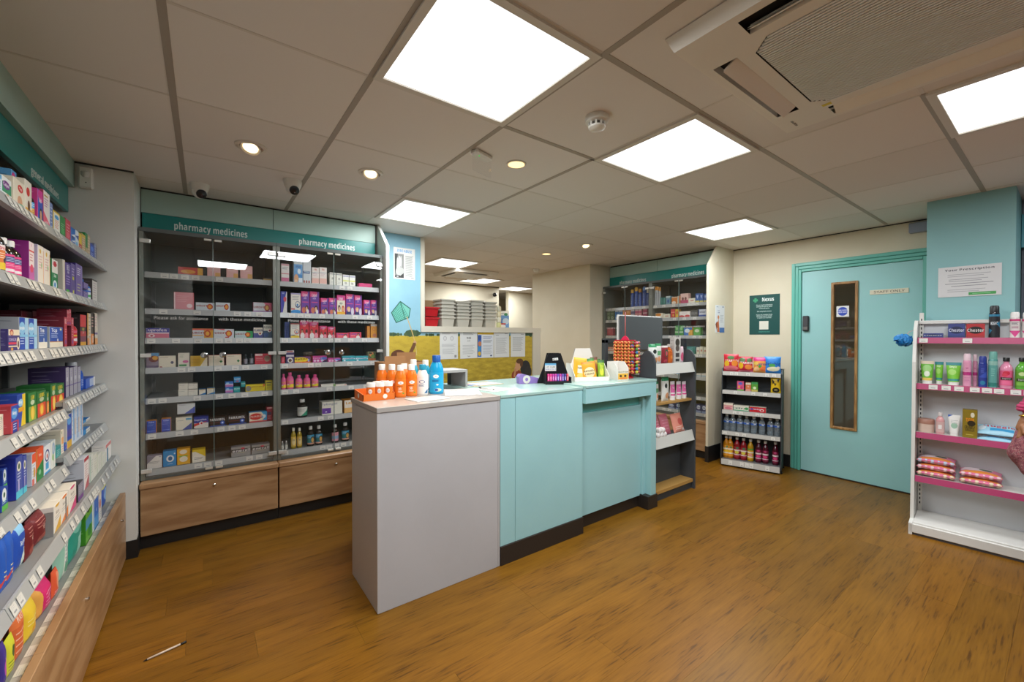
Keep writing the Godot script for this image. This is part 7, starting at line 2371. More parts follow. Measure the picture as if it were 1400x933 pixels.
	"r_wr": "f ece4dc|s dcd4cc|e 20 86 30 22 c83c40|e 76 80 24 22 c83c40|l 30 24 50 2 14 b89",
	"r_dk": "f 4c4c4c|s 404040|t 50 50 34 9a9a98 SOLPA",
	"r_wb": "f d8dce4|s 3c58a8|r 0 76 100 24 3c58a8|t 50 36 24 40486c relax|r 0 0 8 100 3c58a8",
	"r_grn": "f 3f9a4a|s 358a40|e 50 30 30 16 8cc884|r 0 60 100 10 c8e0c0",
	"r_by": "f 3878c0|s e0b030|r 55 30 45 70 e0a838|e 40 40 30 26 dce8f0",
	"r_gl": "f 5aac48|s 4a9c3c|e 50 40 34 20 d4e4c4",
	"r_nav": "f 2c3c6c|s 243460|e 50 36 36 24 d0d8e4|t 50 36 20 2c4a7c Ensure|r 0 76 100 24 8a9ab8",
	"r_sm": "f dcd8cc|s ccc8bc|r 0 60 100 20 5a9ac0",
	"harr": "f c81f34|s b81c30|e 50 20 24 10 4a7a3c|t 58 38 14 f4e8dc STARMIX|e 22 55 18 18 e8b828|e 76 52 20 18 e88a30|e 50 80 50 14 e0707c|r 0 0 100 7 d84a58",
	"harr2": "f c4203a|s b81c30|e 28 22 22 14 5a7a4c|e 78 24 18 14 5a7a4c|t 55 40 14 f4ece4 STARMIX|e 18 58 18 20 ecbc24|e 72 66 26 16 ec8c3c|r 0 88 100 12 d87888",
	"swee": "f e89a48|s e08a38|r 0 0 100 24 d0307c|t 50 46 16 2c3a8c Squirm|e 50 58 12 10 4a9a44|e 24 76 20 14 f0c088|e 74 74 24 16 ec7a40|e 20 40 18 10 e8c860",
	"blub": "f 2a80d0|s 2470bc|r 0 0 100 8 4a9ae0|t 54 46 18 1f3c8c Dolphin|e 50 52 20 10 4aa050|e 56 74 36 14 ece4c0|e 86 66 10 8 f0dcd0",
	"nerd": "f d85a84|s c84a74|e 50 24 30 14 5a6ac8|e 30 60 16 14 e8a048|e 66 66 18 14 c83c6c|r 0 84 100 16 6aa848",
	"nerdr": "f d87848|s c86840|r 0 0 100 24 dcd8c4|t 50 44 18 f0e0d0 tic|r 0 76 100 24 dc9a8c",
	"nerdg": "f 5c9c38|s 4c8c30|r 0 0 100 20 3f9a58|e 50 60 26 14 d4e4b8|r 0 78 100 22 c8b45c",
	"yelbag": "f e4bc1c|s d4ac18|p 10 10 40 30 20 46 2c2818|p 60 14 90 10 76 36 2c2818|p 30 36 60 40 44 56 3a3418|e 52 80 36 16 241c10|t 52 80 9 e8d890 Jelly",
	"poppk": "f e0b0a8|s d4c4b8|r 0 0 100 24 e8dcc8|t 50 44 18 b83c5c Chewits|e 50 76 40 18 c87080",
	"extra": "f dcd8c8|s cfcbbc|t 38 50 34 2c5c54 Extra|e 86 50 12 26 3f9a58|r 0 86 100 14 4aa878",
	"airw": "f c8202c|s d4ccbc|t 36 44 28 dcdcf0 Airways|r 8 30 14 30 3c50b0|e 76 56 12 26 e4d4cc|e 76 60 7 16 c8202c",
	"water": "f 2a64cc|s 2a64cc|r 0 0 100 14 d8e4f0|e 70 50 20 24 e4ecf4|r 0 80 100 8 8ab8e8",
	"juo": "f e89a28|s e89a28|r 0 26 100 14 ece0cc|e 50 56 34 14 f0c030|r 0 66 100 12 ece4d4|e 66 14 20 10 6a8a5a",
	"jur": "f a02c38|s a02c38|r 0 28 100 14 e8d8d0|e 50 54 34 14 d8c84a|r 0 70 100 10 e0c8c4|e 60 12 24 10 4a7a5a",
	"juy": "f d8a420|s d8a420|r 0 0 100 16 5a9a3c|r 0 30 100 14 ece0cc|e 50 60 34 12 e89890|r 0 74 100 10 ece0d0",
	"jup": "f 7a1f3c|s 7a1f3c|r 0 30 100 14 e4d4d4|e 50 60 36 12 d8407c|r 0 76 100 8 d8c0c8|e 50 10 24 10 b83c70",
	"tinb": "f 3a4480|s 3a4480|e 50 45 40 26 20284c|t 50 45 22 d0d4e4 Chester|r 0 84 100 16 2f386c",
	"tinr": "f b02c30|s b02c30|e 50 45 40 26 201a1a|t 50 45 22 d8d0cc Chester|r 0 84 100 16 983034",
	"blkaer": "f 1c1c22|s 1c1c22|r 0 0 100 10 2a7a9c|r 30 14 40 80 20262c|t 50 40 14 d8e0e4 RIGHT|p 0 60 30 70 0 90 2a7a9c|p 100 30 70 40 100 60 2a7a9c",
	"wpaer": "f d4ccc8|s d4ccc8|r 0 0 100 12 c83c74|l 20 18 60 3 6 445|r 20 40 60 12 b89aa0|p 0 64 100 64 50 100 d04a88",
	"tubg": "f 6cb83c|s 5ca830|r 0 0 100 16 d8c8b0|e 50 40 36 20 9cd07c|e 50 66 26 14 e4ecd8|r 0 86 100 14 e4c860",
	"tubg2": "f 7cc83c|s 5ca830|r 0 0 100 16 2f8a8c|t 46 24 10 f0f4e0 Simple|e 40 50 30 14 a8dc6c|r 0 84 100 10 3a9a94",
	"pinkaer": "f dc98b4|s dc98b4|t 50 24 9 a84878 Sure|r 0 42 100 14 b8347c|l 20 66 60 4 6 c87aa0",
	"navaer": "f 2a3a8c|s 2a3a8c|p 0 60 100 30 100 60 3c54b0|e 50 84 30 10 2c7a9c|l 30 20 40 3 7 5a6cc0",
	"tealaer": "f 5c9c94|s 5c9c94|r 0 0 100 16 8cb8ac|l 30 30 40 4 8 88c0b8|r 0 84 100 16 2f7a70",
	"imppk": "f dc5c84|s dc8ca8|e 50 18 26 14 c83048|e 40 30 20 12 d84058|r 10 46 80 18 3c2c2c|t 50 55 9 d0c0bc Imperial|r 10 70 80 24 e87098",
	"impgr": "f 5c9c30|s 5ca838|e 50 20 26 12 c8dc9c|r 10 50 80 18 2c3a20|t 50 59 9 c8d0bc Imperial|r 10 74 80 20 7cb84c",
	"pcb": "f d4b0ac|s d4b0ac|r 30 30 40 40 ece8e4",
	"whtube": "f ecebe6|s e0dfda|p 0 0 40 0 0 14 3a64b8|e 50 60 30 16 9cc0a8|l 20 30 60 3 8 b0b4b0",
	"olive": "f 8a7418|s 7a6614|t 50 36 13 e8841c TIGER|e 60 48 28 10 2c2410|t 50 62 10 1c1a10 CRUMBLY|t 50 72 10 2c2410 VANILLA|e 68 18 14 9 e0d8c0|l 24 88 50 1 6 c8b860",
	"bluwip": "f a4d4e8|s b4dcec|t 60 34 22 c83048 Huggies|r 30 52 60 24 3c9cd0|e 10 46 10 22 dcecf4",
	"cott": "f e0789c|s e8a8b8|e 40 40 40 30 e4d4d8|e 62 46 16 14 2c5a34|r 0 70 100 20 ec9440",
	"gpouch": "f e6e8e2|s dcdcd8|r 0 0 100 16 1f8a54|e 40 36 18 10 2a2c28|e 60 76 26 12 e0a070",
	"gwhite": "f e8e8e2|s dcdcd8|r 0 0 100 12 2f8a54|r 10 34 70 22 6aa874|e 50 72 24 14 e8a070|l 16 60 60 1 9 bbb",
	"gred": "f 8c2430|s 7c1c28|e 55 40 26 20 2c5a34|e 55 42 18 13 d04a5c|r 0 0 100 10 d0c8c0|e 50 84 30 10 c84a5a",
	"gorg": "f c8601c|s c8601c|e 50 50 26 18 e08a34",
	"gtall": "f cfcac4|s b8b2ac|e 50 20 34 14 3c3028|e 50 42 30 12 5a4a44|r 20 60 60 16 4a3c3c|r 20 82 60 10 3c3434",
	"gcone": "f e4c8d0|s e4c8d0|e 50 60 40 26 d85a80",
	"gtub": "f ece4e8|s e0d8dc|r 0 20 100 50 e06ca8|t 50 40 12 f4e4f0 Femf|r 0 80 100 10 d8508c",
	"gwipe": "f e0907c|s d08070|e 60 46 22 18 c85a50|l 14 70 50 2 10 f4d8cc|r 70 80 20 12 ece4dc",
	"gpk": "f c06878|s b45c6c|l 14 30 70 4 14 d89aa4",
	"spf20": "f ec7a22|s ec7a22|e 58 22 24 10 f4f0ec|t 58 22 5 3a3a3a me|t 50 58 16 f8f0e8 20|l 26 42 50 1 5 8a3a10|e 80 84 9 4 4a9a3a|l 34 72 40 2 4 fbe0c8",
	"spf50": "f ec7a22|s ec7a22|e 58 22 24 10 f4f0ec|t 58 22 5 3a3a3a me|t 50 58 16 f8f0e8 50|l 26 42 50 1 5 8a3a10|e 80 84 9 4 4a9a3a|l 34 72 40 2 4 fbe0c8",
	"spfm": "f ec7a22|s ec7a22|e 50 34 22 22 f4f0ec|l 36 34 28 1 8 444|t 44 76 18 f8f0e8 30",
	"after": "f eceae4|s eceae4|e 50 24 26 10 3a4a8c|e 50 24 20 8 eceae4|l 22 42 50 3 4 5a6a8c|p 70 96 96 70 96 96 2a6a9c",
	"bluebig": "f 1fa6d8|s 1fa6d8|e 50 20 20 9 f0f0ec|t 50 20 4 3a3a3a me|l 24 38 50 3 4 1c3a70|e 60 62 8 4 e8f0f4|e 64 88 24 8 c8dcc8|e 54 88 12 6 2c4a9c",
	"sachy": "f eaaa1c|s e09c18|r 30 34 44 34 ece4cc|t 50 46 10 3a2c1c YUMY|e 60 80 30 12 f4d070|r 0 0 100 8 f0c040",
	"sachy2": "f e8a424|s dc961c|e 50 58 40 28 f0dcb0|t 50 50 12 4a3418 NATURAL|t 50 66 10 4a3418 LOZENGE|r 0 0 100 10 d88a20",
	"sachg": "f 8ab02c|s 7aa024|r 0 0 100 14 3a6a2a|e 50 60 30 20 d8dc48|p 20 20 80 30 40 60 b8cc40",
	"sachm": "f c8a04c|s b89040|r 0 0 100 14 6a3a24|e 50 50 34 22 d87a5c|r 0 78 100 22 7aa83c",
	"sacht": "f 7cac2c|s 6c9c24|r 30 20 40 60 c8d448|r 0 0 100 10 3a7a34",
	"bear": "f e8b040|s e8e4da|r 0 0 100 30 ece4d0|t 50 15 16 5a4a34 BearYoyo|e 26 60 12 14 4a3420|e 70 60 12 14 4a3420|e 50 86 40 10 e07a3c",
	"lb_pink": "f e0408c|s e0408c|r 30 20 40 50 f0b0d0",
	"lb_mag": "f b83c9c|s b83c9c|r 30 20 40 50 e0b0dc",
	"lb_pur": "f 6c4ca8|s 6c4ca8|r 30 20 40 50 c4b0dc",
	"lb_nav": "f 3c3c84|s 3c3c84|r 30 20 40 50 b0b0dc",
	"lb_red": "f d8485c|s d8485c|r 30 20 40 50 f0b8b8",
	"ticket": "f dcdad2|s d4d2ca|l 14 18 60 2 16 aaa|r 24 62 50 16 9a9a9a",
}
# shelf, kind, name, look, place along the shelf, width, height, depth, set back, raised, print, colours
const GOODS := [
	["L1", "c", "carton", "pale blue medicine carton", 0.326, 0.027, 0.074, 0.055, 0.02, 0.0, "calb", ""],
	["L1", "c", "carton", "green and purple baby medicine carton", 0.378, 0.076, 0.078, 0.055, 0.02, 0.0, "calg", ""],
	["L1", "c", "carton", "tall blue carton with pink oval", 0.669, 0.048, 0.179, 0.06, 0.075, 0.0, "calb2", ""],
	["L1", "c", "carton", "cream carton with red disc and baby", 0.486, 0.101, 0.102, 0.055, 0.02, 0.0, "cream1", ""],
	["L1", "c", "carton", "cream carton with orange foot", 0.574, 0.067, 0.127, 0.055, 0.02, 0.0, "cream2", ""],
	["L1", "b", "bottle", "dark bottle with blue and amber label", 0.634, 0.050, 0.117, 0.055, 0.02, 0.0, "lblue", "201812 2a2420"],
	["L1", "c", "carton", "blue and pink carton with woman", 0.703, 0.060, 0.132, 0.055, 0.02, 0.0, "woman", ""],
	["L1", "c", "carton", "white and pink carton", 0.781, 0.079, 0.147, 0.055, 0.02, 0.0, "wpink", ""],
	["L1", "c", "carton", "slim lilac blue carton", 0.842, 0.037, 0.121, 0.055, 0.02, 0.0, "slimblue", ""],
	["L1", "c", "carton", "yellow sided white carton", 0.916, 0.090, 0.103, 0.055, 0.02, 0.0, "yelw", ""],
	["L1", "c", "carton", "green carton", 1.007, 0.081, 0.105, 0.055, 0.02, 0.0, "green", ""],
	["L1", "c", "carton", "red carton", 1.093, 0.084, 0.112, 0.055, 0.02, 0.0, "red", ""],
	["L1", "c", "carton", "blue carton with white swoosh", 1.178, 0.074, 0.093, 0.055, 0.02, 0.0, "bluesw", ""],
	["L1", "c", "carton", "white and blue carton", 1.253, 0.067, 0.096, 0.055, 0.02, 0.0, "bluewh", ""],
	["L1", "c", "carton", "yellow and red carton", 1.319, 0.056, 0.096, 0.055, 0.02, 0.0, "yelred", ""],
	["L1", "c", "carton", "tan carton", 1.389, 0.075, 0.105, 0.055, 0.02, 0.0, "tan", ""],
	["L1", "c", "carton", "green and tan carton", 1.483, 0.105, 0.124, 0.055, 0.02, 0.0, "greentan", ""],
	["L1", "c", "carton", "royal blue carton", 1.591, 0.109, 0.092, 0.055, 0.02, 0.0, "blue", ""],
	["L1", "c", "carton", "grey blue carton", 1.670, 0.047, 0.109, 0.055, 0.02, 0.0, "greyb", ""],
	["L1", "c", "carton", "small grey carton", 1.698, 0.025, 0.093, 0.055, 0.02, 0.0, "grey", ""],
	["L2", "b", "bottle", "large brown bottle with orange label", 0.356, 0.066, 0.154, 0.055, 0.02, 0.0, "orgl", "201812 ecebe6"],
	["L2", "b", "bottle", "brown bottle with pink and navy label", 0.433, 0.057, 0.124, 0.055, 0.02, 0.0, "pinkl", "201812 ecebe6"],
	["L2", "b", "bottle", "brown bottle with pink and navy label", 0.495, 0.055, 0.125, 0.055, 0.02, 0.0, "pinkl", "201812 ecebe6"],
	["L2", "c", "carton", "magenta sided carton", 0.601, 0.054, 0.144, 0.11, 0.02, 0.0, "mag", ""],
	["L2", "c", "carton", "cream carton with yellow star", 0.703, 0.069, 0.149, 0.08, 0.02, 0.0, "creamy", ""],
	["L2", "c", "carton", "cream carton with yellow star", 0.779, 0.077, 0.148, 0.08, 0.02, 0.0, "creamy", ""],
	["L2", "c", "carton", "green and white carton with red oval", 0.882, 0.082, 0.124, 0.055, 0.02, 0.0, "grnwh", ""],
	["L2", "c", "carton", "plain cream carton", 1.018, 0.035, 0.145, 0.09, 0.02, 0.0, "plain", ""],
	["L2", "c", "carton", "purple carton with large white letters", 1.088, 0.093, 0.139, 0.055, 0.02, 0.0, "purp", ""],
	["L2", "c", "carton", "slim purple carton", 1.174, 0.070, 0.149, 0.055, 0.02, 0.0, "purps", ""],
	["L2", "c", "carton", "lilac purple carton", 1.288, 0.132, 0.161, 0.055, 0.02, 0.0, "purpm", ""],
	["L2", "c", "carton", "small purple carton below another", 1.426, 0.106, 0.044, 0.055, 0.02, 0.0, "purpx", ""],
	["L2", "c", "carton", "small purple carton on top of another", 1.430, 0.103, 0.033, 0.055, 0.02, 0.055, "purpx", ""],
	["L2", "c", "carton", "navy and green carton", 1.633, 0.154, 0.199, 0.03, 0.095, 0.0, "navgrn", ""],
	["L2", "b", "bottle", "blue bottle with white label", 1.533, 0.101, 0.117, 0.055, 0.02, 0.0, "bluebot", "2070c0 2468b8"],
	["L2", "c", "carton", "dark topped white carton", 1.645, 0.129, 0.127, 0.055, 0.02, 0.0, "dkwh", ""],
	["L3", "c", "carton", "grey green carton", 0.309, 0.013, 0.067, 0.055, 0.02, 0.0, "gygr", ""],
	["L3", "c", "carton", "grey carton", 0.727, 0.051, 0.116, 0.08, 0.12, 0.0, "greys", ""],
	["L3", "c", "carton", "purple and cream carton with child face", 0.365, 0.095, 0.067, 0.03, 0.005, 0.0, "tix", ""],
	["L3", "c", "carton", "blue carton with silver side", 0.515, 0.087, 0.108, 0.1, 0.02, 0.0, "blubx", ""],
	["L3", "c", "carton", "blue carton with silver side", 0.607, 0.090, 0.108, 0.1, 0.02, 0.0, "blubx", ""],
	["L3", "c", "carton", "grey blue carton with white foot", 0.720, 0.102, 0.083, 0.05, 0.02, 0.0, "tcp", ""],
	["L3", "c", "carton", "bright blue carton with white foot", 0.896, 0.187, 0.083, 0.045, 0.02, 0.0, "tcp2", ""],
	["L3", "c", "carton", "crimson cold remedy carton", 1.037, 0.044, 0.129, 0.09, 0.02, 0.0, "redrow", ""],
	["L3", "c", "carton", "crimson cold remedy carton", 1.153, 0.043, 0.131, 0.09, 0.02, 0.0, "redrow", ""],
	["L3", "c", "carton", "crimson carton on the upper layer", 1.076, 0.031, 0.071, 0.09, 0.02, 0.092, "redrow", ""],
	["L3", "c", "carton", "crimson carton on the upper layer", 1.111, 0.038, 0.075, 0.09, 0.02, 0.092, "redrow", ""],
	["L3", "c", "carton", "dark red carton at the back", 1.071, 0.127, 0.151, 0.07, 0.14, 0.0, "redrow2", ""],
	["L3", "c", "carton", "dark red carton at the back", 1.211, 0.133, 0.158, 0.07, 0.14, 0.0, "redrow2", ""],
	["L3", "c", "carton", "dark red carton at the back", 1.364, 0.151, 0.169, 0.07, 0.14, 0.0, "redrow2", ""],
	["L3", "c", "carton", "dark red carton at the back", 1.539, 0.173, 0.177, 0.07, 0.14, 0.0, "redrow2", ""],
	["L3", "b", "bottle", "red bottle with white pump top", 1.231, 0.112, 0.134, 0.055, 0.02, 0.0, "redbot", "c02830 ecebe6"],
	["L3", "c", "carton", "red and black carton with yellow letters", 1.364, 0.125, 0.153, 0.055, 0.02, 0.0, "redblk", ""],
	["L3", "c", "carton", "black and cream carton", 1.495, 0.084, 0.167, 0.055, 0.02, 0.0, "blktan", ""],
	["L3", "c", "carton", "black and orange carton", 1.587, 0.099, 0.173, 0.055, 0.02, 0.0, "blkorg", ""],
	["L3", "c", "carton", "cream and orange carton", 1.657, 0.107, 0.175, 0.055, 0.02, 0.0, "cromg", ""],
	["L4f", "c", "carton", "purple and silver carton", 1.057, 0.054, 0.132, 0.11, 0.02, 0.0, "purpsil", ""],
	["L4f", "c", "carton", "purple and silver carton", 1.126, 0.059, 0.128, 0.11, 0.02, 0.0, "purpsil", ""],
	["L4f", "c", "carton", "purple and silver carton", 1.199, 0.075, 0.128, 0.11, 0.02, 0.0, "purpsil", ""],
	["L4f", "c", "carton", "purple and silver carton", 1.272, 0.058, 0.123, 0.11, 0.02, 0.0, "purpsil", ""],
	["L4f", "b", "bottle", "blue spray tube with silver cap", 1.348, 0.082, 0.141, 0.055, 0.02, 0.0, "bluetube", "2458b8 b8bcc0"],
	["L4f", "c", "carton", "blue and white flat carton", 1.520, 0.221, 0.051, 0.05, 0.02, 0.0, "bluewhb", ""],
	["L4n", "c", "carton", "cream carton", 0.315, 0.033, 0.064, 0.055, 0.02, 0.0, "creamc", ""],
	["L4n", "c", "carton", "blue and red cough mixture carton", 0.364, 0.064, 0.085, 0.045, 0.005, 0.0, "benred", ""],
	["L4n", "c", "carton", "blue and yellow cough mixture carton", 0.486, 0.074, 0.106, 0.1, 0.02, 0.0, "benyel", ""],
	["L4n", "c", "carton", "green carton with yellow fruit", 0.595, 0.081, 0.099, 0.09, 0.02, 0.0, "lemg", ""],
	["L4n", "c", "carton", "red and green hot drink carton", 0.697, 0.098, 0.094, 0.09, 0.02, 0.0, "lemr", ""],
	["L4n", "c", "carton", "narrow red and green carton", 0.770, 0.034, 0.083, 0.09, 0.02, 0.0, "lemr2", ""],
	["L4n", "c", "carton", "red carton with lemon picture", 0.848, 0.074, 0.105, 0.09, 0.02, 0.0, "lemr2", ""],
	["L4n", "c", "carton", "red carton with lemon picture", 0.945, 0.111, 0.098, 0.09, 0.02, 0.0, "lemr2", ""],
	["L5f", "c", "carton", "white carton with blue stripe", 1.165, 0.073, 0.187, 0.055, 0.02, 0.0, "whblu", ""],
	["L5f", "c", "carton", "white carton with blue stripe", 1.239, 0.066, 0.180, 0.055, 0.02, 0.0, "whblu", ""],
	["L5f", "c", "carton", "white carton with blue stripe", 1.308, 0.063, 0.171, 0.055, 0.02, 0.0, "whblu", ""],
	["L5f", "c", "carton", "blue and yellow tall carton", 1.082, 0.080, 0.148, 0.055, 0.02, 0.0, "bluyel", ""],
	["L5f", "c", "carton", "small blue carton below another", 1.420, 0.146, 0.023, 0.055, 0.02, 0.0, "smblue", ""],
	["L5f", "c", "carton", "small blue carton on top of another", 1.420, 0.146, 0.012, 0.055, 0.02, 0.06, "smblue", ""],
	["L5f", "c", "carton", "flat blue and purple carton", 1.521, 0.358, 0.012, 0.05, 0.1, 0.0, "flatbp", ""],
	["L5f", "c", "carton", "low blue carton", 1.023, 0.031, 0.032, 0.08, 0.02, 0.0, "flatbp", ""],
	["L5n", "c", "carton", "small blue and green carton below another", 0.337, 0.050, 0.069, 0.055, 0.02, 0.0, "blugrn", ""],
	["L5n", "c", "carton", "small blue and green carton on top of another", 0.380, 0.034, 0.064, 0.05, 0.03, 0.052, "blugrn", ""],
	["L5n", "c", "carton", "blue antiseptic carton with shield emblem", 0.460, 0.062, 0.135, 0.12, 0.02, 0.0, "actblue", ""],
	["L5n", "c", "carton", "blue antiseptic carton with shield emblem", 0.512, 0.036, 0.125, 0.12, 0.02, 0.0, "actblue", ""],
	["L5n", "c", "carton", "white and orange carton", 0.602, 0.041, 0.112, 0.08, 0.02, 0.0, "whorg", ""],
	["L5n", "c", "carton", "green and orange carton", 0.669, 0.085, 0.117, 0.1, 0.02, 0.0, "grorg", ""],
	["L5n", "c", "carton", "white carton with navy ring", 0.759, 0.078, 0.108, 0.055, 0.02, 0.0, "whnav", ""],
	["L5n", "c", "carton", "white carton with blue swirl", 0.833, 0.062, 0.110, 0.055, 0.02, 0.0, "whteal", ""],
	["L5n", "c", "carton", "teal carton", 0.908, 0.074, 0.072, 0.055, 0.02, 0.0, "teal", ""],
	["L5n", "c", "carton", "dark green carton at the back", 1.191, 0.138, 0.082, 0.05, 0.15, 0.0, "tealbox", ""],
	["L5n", "c", "carton", "dark green carton at the back", 1.368, 0.194, 0.060, 0.05, 0.15, 0.0, "tealbox", ""],
	["L5n", "c", "carton", "cream and orange carton", 0.969, 0.041, 0.128, 0.09, 0.02, 0.0, "crorg", ""],
	["L6", "c", "carton", "white carton with red top", 1.087, 0.092, 0.141, 0.09, 0.02, 0.0, "whred", ""],
	["L6", "c", "carton", "white and green carton", 1.196, 0.066, 0.124, 0.09, 0.02, 0.0, "whgrn", ""],
	["L6", "c", "carton", "cream white carton", 1.282, 0.091, 0.111, 0.08, 0.02, 0.0, "wh", ""],
	["L6", "c", "carton", "cream white carton", 1.385, 0.104, 0.089, 0.08, 0.02, 0.0, "wh", ""],
	["L6", "c", "carton", "cream white carton", 1.493, 0.101, 0.064, 0.08, 0.02, 0.0, "wh", ""],
	["L6", "c", "carton", "white carton with lime green top", 1.576, 0.249, 0.040, 0.06, 0.12, 0.0, "grntop", ""],
	["L6", "c", "carton", "white carton with teal stripe", 1.622, 0.157, 0.097, 0.055, 0.02, 0.0, "whtr", ""],
	["L6", "c", "carton", "white carton with yellow corner", 0.571, 0.083, 0.095, 0.2, 0.01, 0.0, "nicy", ""],
	["L6", "c", "carton", "white carton with orange corner", 0.664, 0.101, 0.096, 0.2, 0.01, 0.0, "nico", ""],
	["L6", "c", "carton", "white carton with pink corner", 0.782, 0.113, 0.097, 0.2, 0.01, 0.0, "nicp", ""],
	["L6", "c", "carton", "grey and purple carton with dark side", 0.918, 0.096, 0.072, 0.1, 0.01, 0.0, "nicg", ""],
	["L6", "p", "pouch", "dark maroon packet", 0.461, 0.136, 0.099, 0.055, 0.02, 0.0, "maroon", ""],
	["L6", "p", "pouch", "dark maroon packet", 0.347, 0.060, 0.110, 0.055, 0.02, 0.0, "maroon", ""],
	["L6", "p", "pouch", "blue packet with white leaf", 0.261, 0.111, 0.139, 0.055, 0.02, 0.0, "bluepk", ""],
	["L6", "p", "pouch", "slim blue packet", 0.179, 0.048, 0.141, 0.055, 0.02, 0.0, "bluepk2", ""],
	["L6", "p", "pouch", "blue packet at the near end", 0.131, 0.043, 0.141, 0.055, 0.02, 0.0, "bluepk2", ""],
	["L7", "p", "pouch", "blue and lime packet", 1.537, 0.167, 0.052, 0.04, 0.074, 0.0, "ygr", ""],
	["L7", "p", "pouch", "blue and lime packet", 1.622, 0.175, 0.150, 0.04, 0.044, 0.0, "ygr", ""],
	["L7", "c", "carton", "tall blue carton", 1.326, 0.103, 0.199, 0.055, 0.034, 0.0, "blus", ""],
	["L7", "c", "carton", "white and orange carton", 1.415, 0.074, 0.146, 0.055, 0.034, 0.0, "whorg2", ""],
	["L7", "c", "carton", "slim white and blue carton", 1.251, 0.041, 0.174, 0.05, 0.034, 0.0, "whb", ""],
	["L7", "c", "carton", "green carton with round emblem", 1.159, 0.136, 0.214, 0.055, 0.034, 0.0, "grncar", ""],
	["L7", "p", "pouch", "large teal packet", 0.966, 0.235, 0.197, 0.055, 0.034, 0.0, "tealpk", ""],
	["L7", "p", "pouch", "pale green packet", 0.769, 0.137, 0.215, 0.055, 0.034, 0.0, "lgpk", ""],
	["L7", "p", "pouch", "orange and clear packet", 0.641, 0.060, 0.099, 0.055, 0.034, 0.0, "orgpk", ""],
	["L7", "p", "pouch", "bright pink packet", 0.536, 0.140, 0.101, 0.055, 0.034, 0.0, "pinkpk", ""],
	["L7", "p", "pouch", "dark red packet", 0.845, 0.120, 0.012, 0.04, 0.134, 0.0, "redpk", ""],
	["L7", "p", "pouch", "dark red packet", 0.719, 0.098, 0.027, 0.04, 0.134, 0.0, "redpk", ""],
	["L7", "p", "pouch", "yellow packet", 0.380, 0.096, 0.112, 0.055, 0.034, 0.0, "yelpk", ""],
	["L7", "p", "pouch", "yellow packet", 0.531, 0.096, 0.050, 0.04, 0.094, 0.0, "yelpk", ""],
	["L7", "p", "pouch", "orange packet", 0.270, 0.081, 0.148, 0.055, 0.034, 0.0, "orgpk2", ""],
	["L7", "p", "pouch", "orange packet", 0.347, 0.071, 0.121, 0.04, 0.074, 0.0, "orgpk2", ""],
	["L7", "p", "pouch", "lime yellow packet", 0.199, 0.059, 0.109, 0.055, 0.034, 0.0, "limepk", ""],
	["L7", "p", "pouch", "violet packet", 0.144, 0.030, 0.123, 0.055, 0.034, 0.0, "violpk", ""],
	["CA", "c", "carton", "red and orange carton", -0.574, 0.131, 0.053, 0.05, 0.02, 0.0, "redorg", ""],
	["CA", "c", "carton", "pale pink carton with orange corner", -0.449, 0.073, 0.076, 0.05, 0.02, 0.0, "pinkfade", ""],
	["CA", "c", "carton", "pale pink carton with orange corner", -0.345, 0.068, 0.086, 0.05, 0.02, 0.0, "pinkfade", ""],
	["CA", "c", "carton", "pale pink carton with orange corner", -0.262, 0.073, 0.095, 0.05, 0.02, 0.0, "pinkfade", ""],
	["CA", "c", "carton", "flat black and yellow carton", -0.133, 0.055, 0.023, 0.05, 0.02, 0.0, "ylblk", ""],
	["CB", "c", "carton", "large pink carton", -0.610, 0.104, 0.116, 0.05, 0.02, 0.0, "bigpink", ""],
	["CB", "c", "carton", "white painkiller carton with orange target", -0.498, 0.101, 0.054, 0.05, 0.02, 0.0, "nur1", ""],
	["CB", "c", "carton", "white painkiller carton with orange target", -0.400, 0.081, 0.059, 0.05, 0.02, 0.0, "nur1", ""],
	["CB", "c", "carton", "white and pink painkiller carton", -0.164, 0.116, 0.071, 0.05, 0.02, 0.0, "nurp", ""],
	["CC", "c", "carton", "blue and pink carton", -0.743, 0.115, 0.065, 0.045, 0.02, 0.0, "cup", ""],
	["CC", "c", "carton", "orange painkiller carton with target emblem", -0.511, 0.113, 0.065, 0.045, 0.02, 0.0, "nuro", ""],
	["CC", "c", "carton", "white painkiller carton with target emblem", -0.394, 0.114, 0.064, 0.045, 0.02, 0.0, "nurw", ""],
	["CC", "c", "carton", "green painkiller carton with target emblem", -0.279, 0.107, 0.050, 0.045, 0.02, 0.0, "nurg", ""],
	["CC", "c", "carton", "cream and navy carton", -0.192, 0.059, 0.077, 0.045, 0.02, 0.0, "fla1", ""],
	["CC", "c", "carton", "grey and slate carton", -0.133, 0.055, 0.099, 0.045, 0.02, 0.0, "fla2", ""],
	["CD", "c", "carton", "brown carton with amber capsule", -0.769, 0.063, 0.096, 0.05, 0.02, 0.0, "pillp", ""],
	["CD", "c", "carton", "cream carton with dark diamond", -0.698, 0.087, 0.075, 0.05, 0.02, 0.0, "crm", ""],
	["CD", "c", "carton", "white carton with pink pill and green foot", -0.613, 0.059, 0.092, 0.05, 0.02, 0.0, "whpil", ""],
	["CD", "c", "carton", "gold and cream carton", -0.533, 0.092, 0.071, 0.05, 0.02, 0.0, "gold", ""],
	["CD", "c", "carton", "cream carton with green diamond", -0.438, 0.088, 0.073, 0.05, 0.02, 0.0, "crmg", ""],
	["CD", "c", "carton", "cream carton with green diamond", -0.339, 0.089, 0.076, 0.05, 0.02, 0.0, "crmg", ""],
	["CD", "b", "bottle", "small dark bottle", -0.269, 0.024, 0.074, 0.05, 0.02, 0.0, "grey", "2a3438 3a464a"],
	["CD", "b", "bottle", "small dark bottle", -0.234, 0.024, 0.078, 0.05, 0.02, 0.0, "grey", "2a3438 3a464a"],
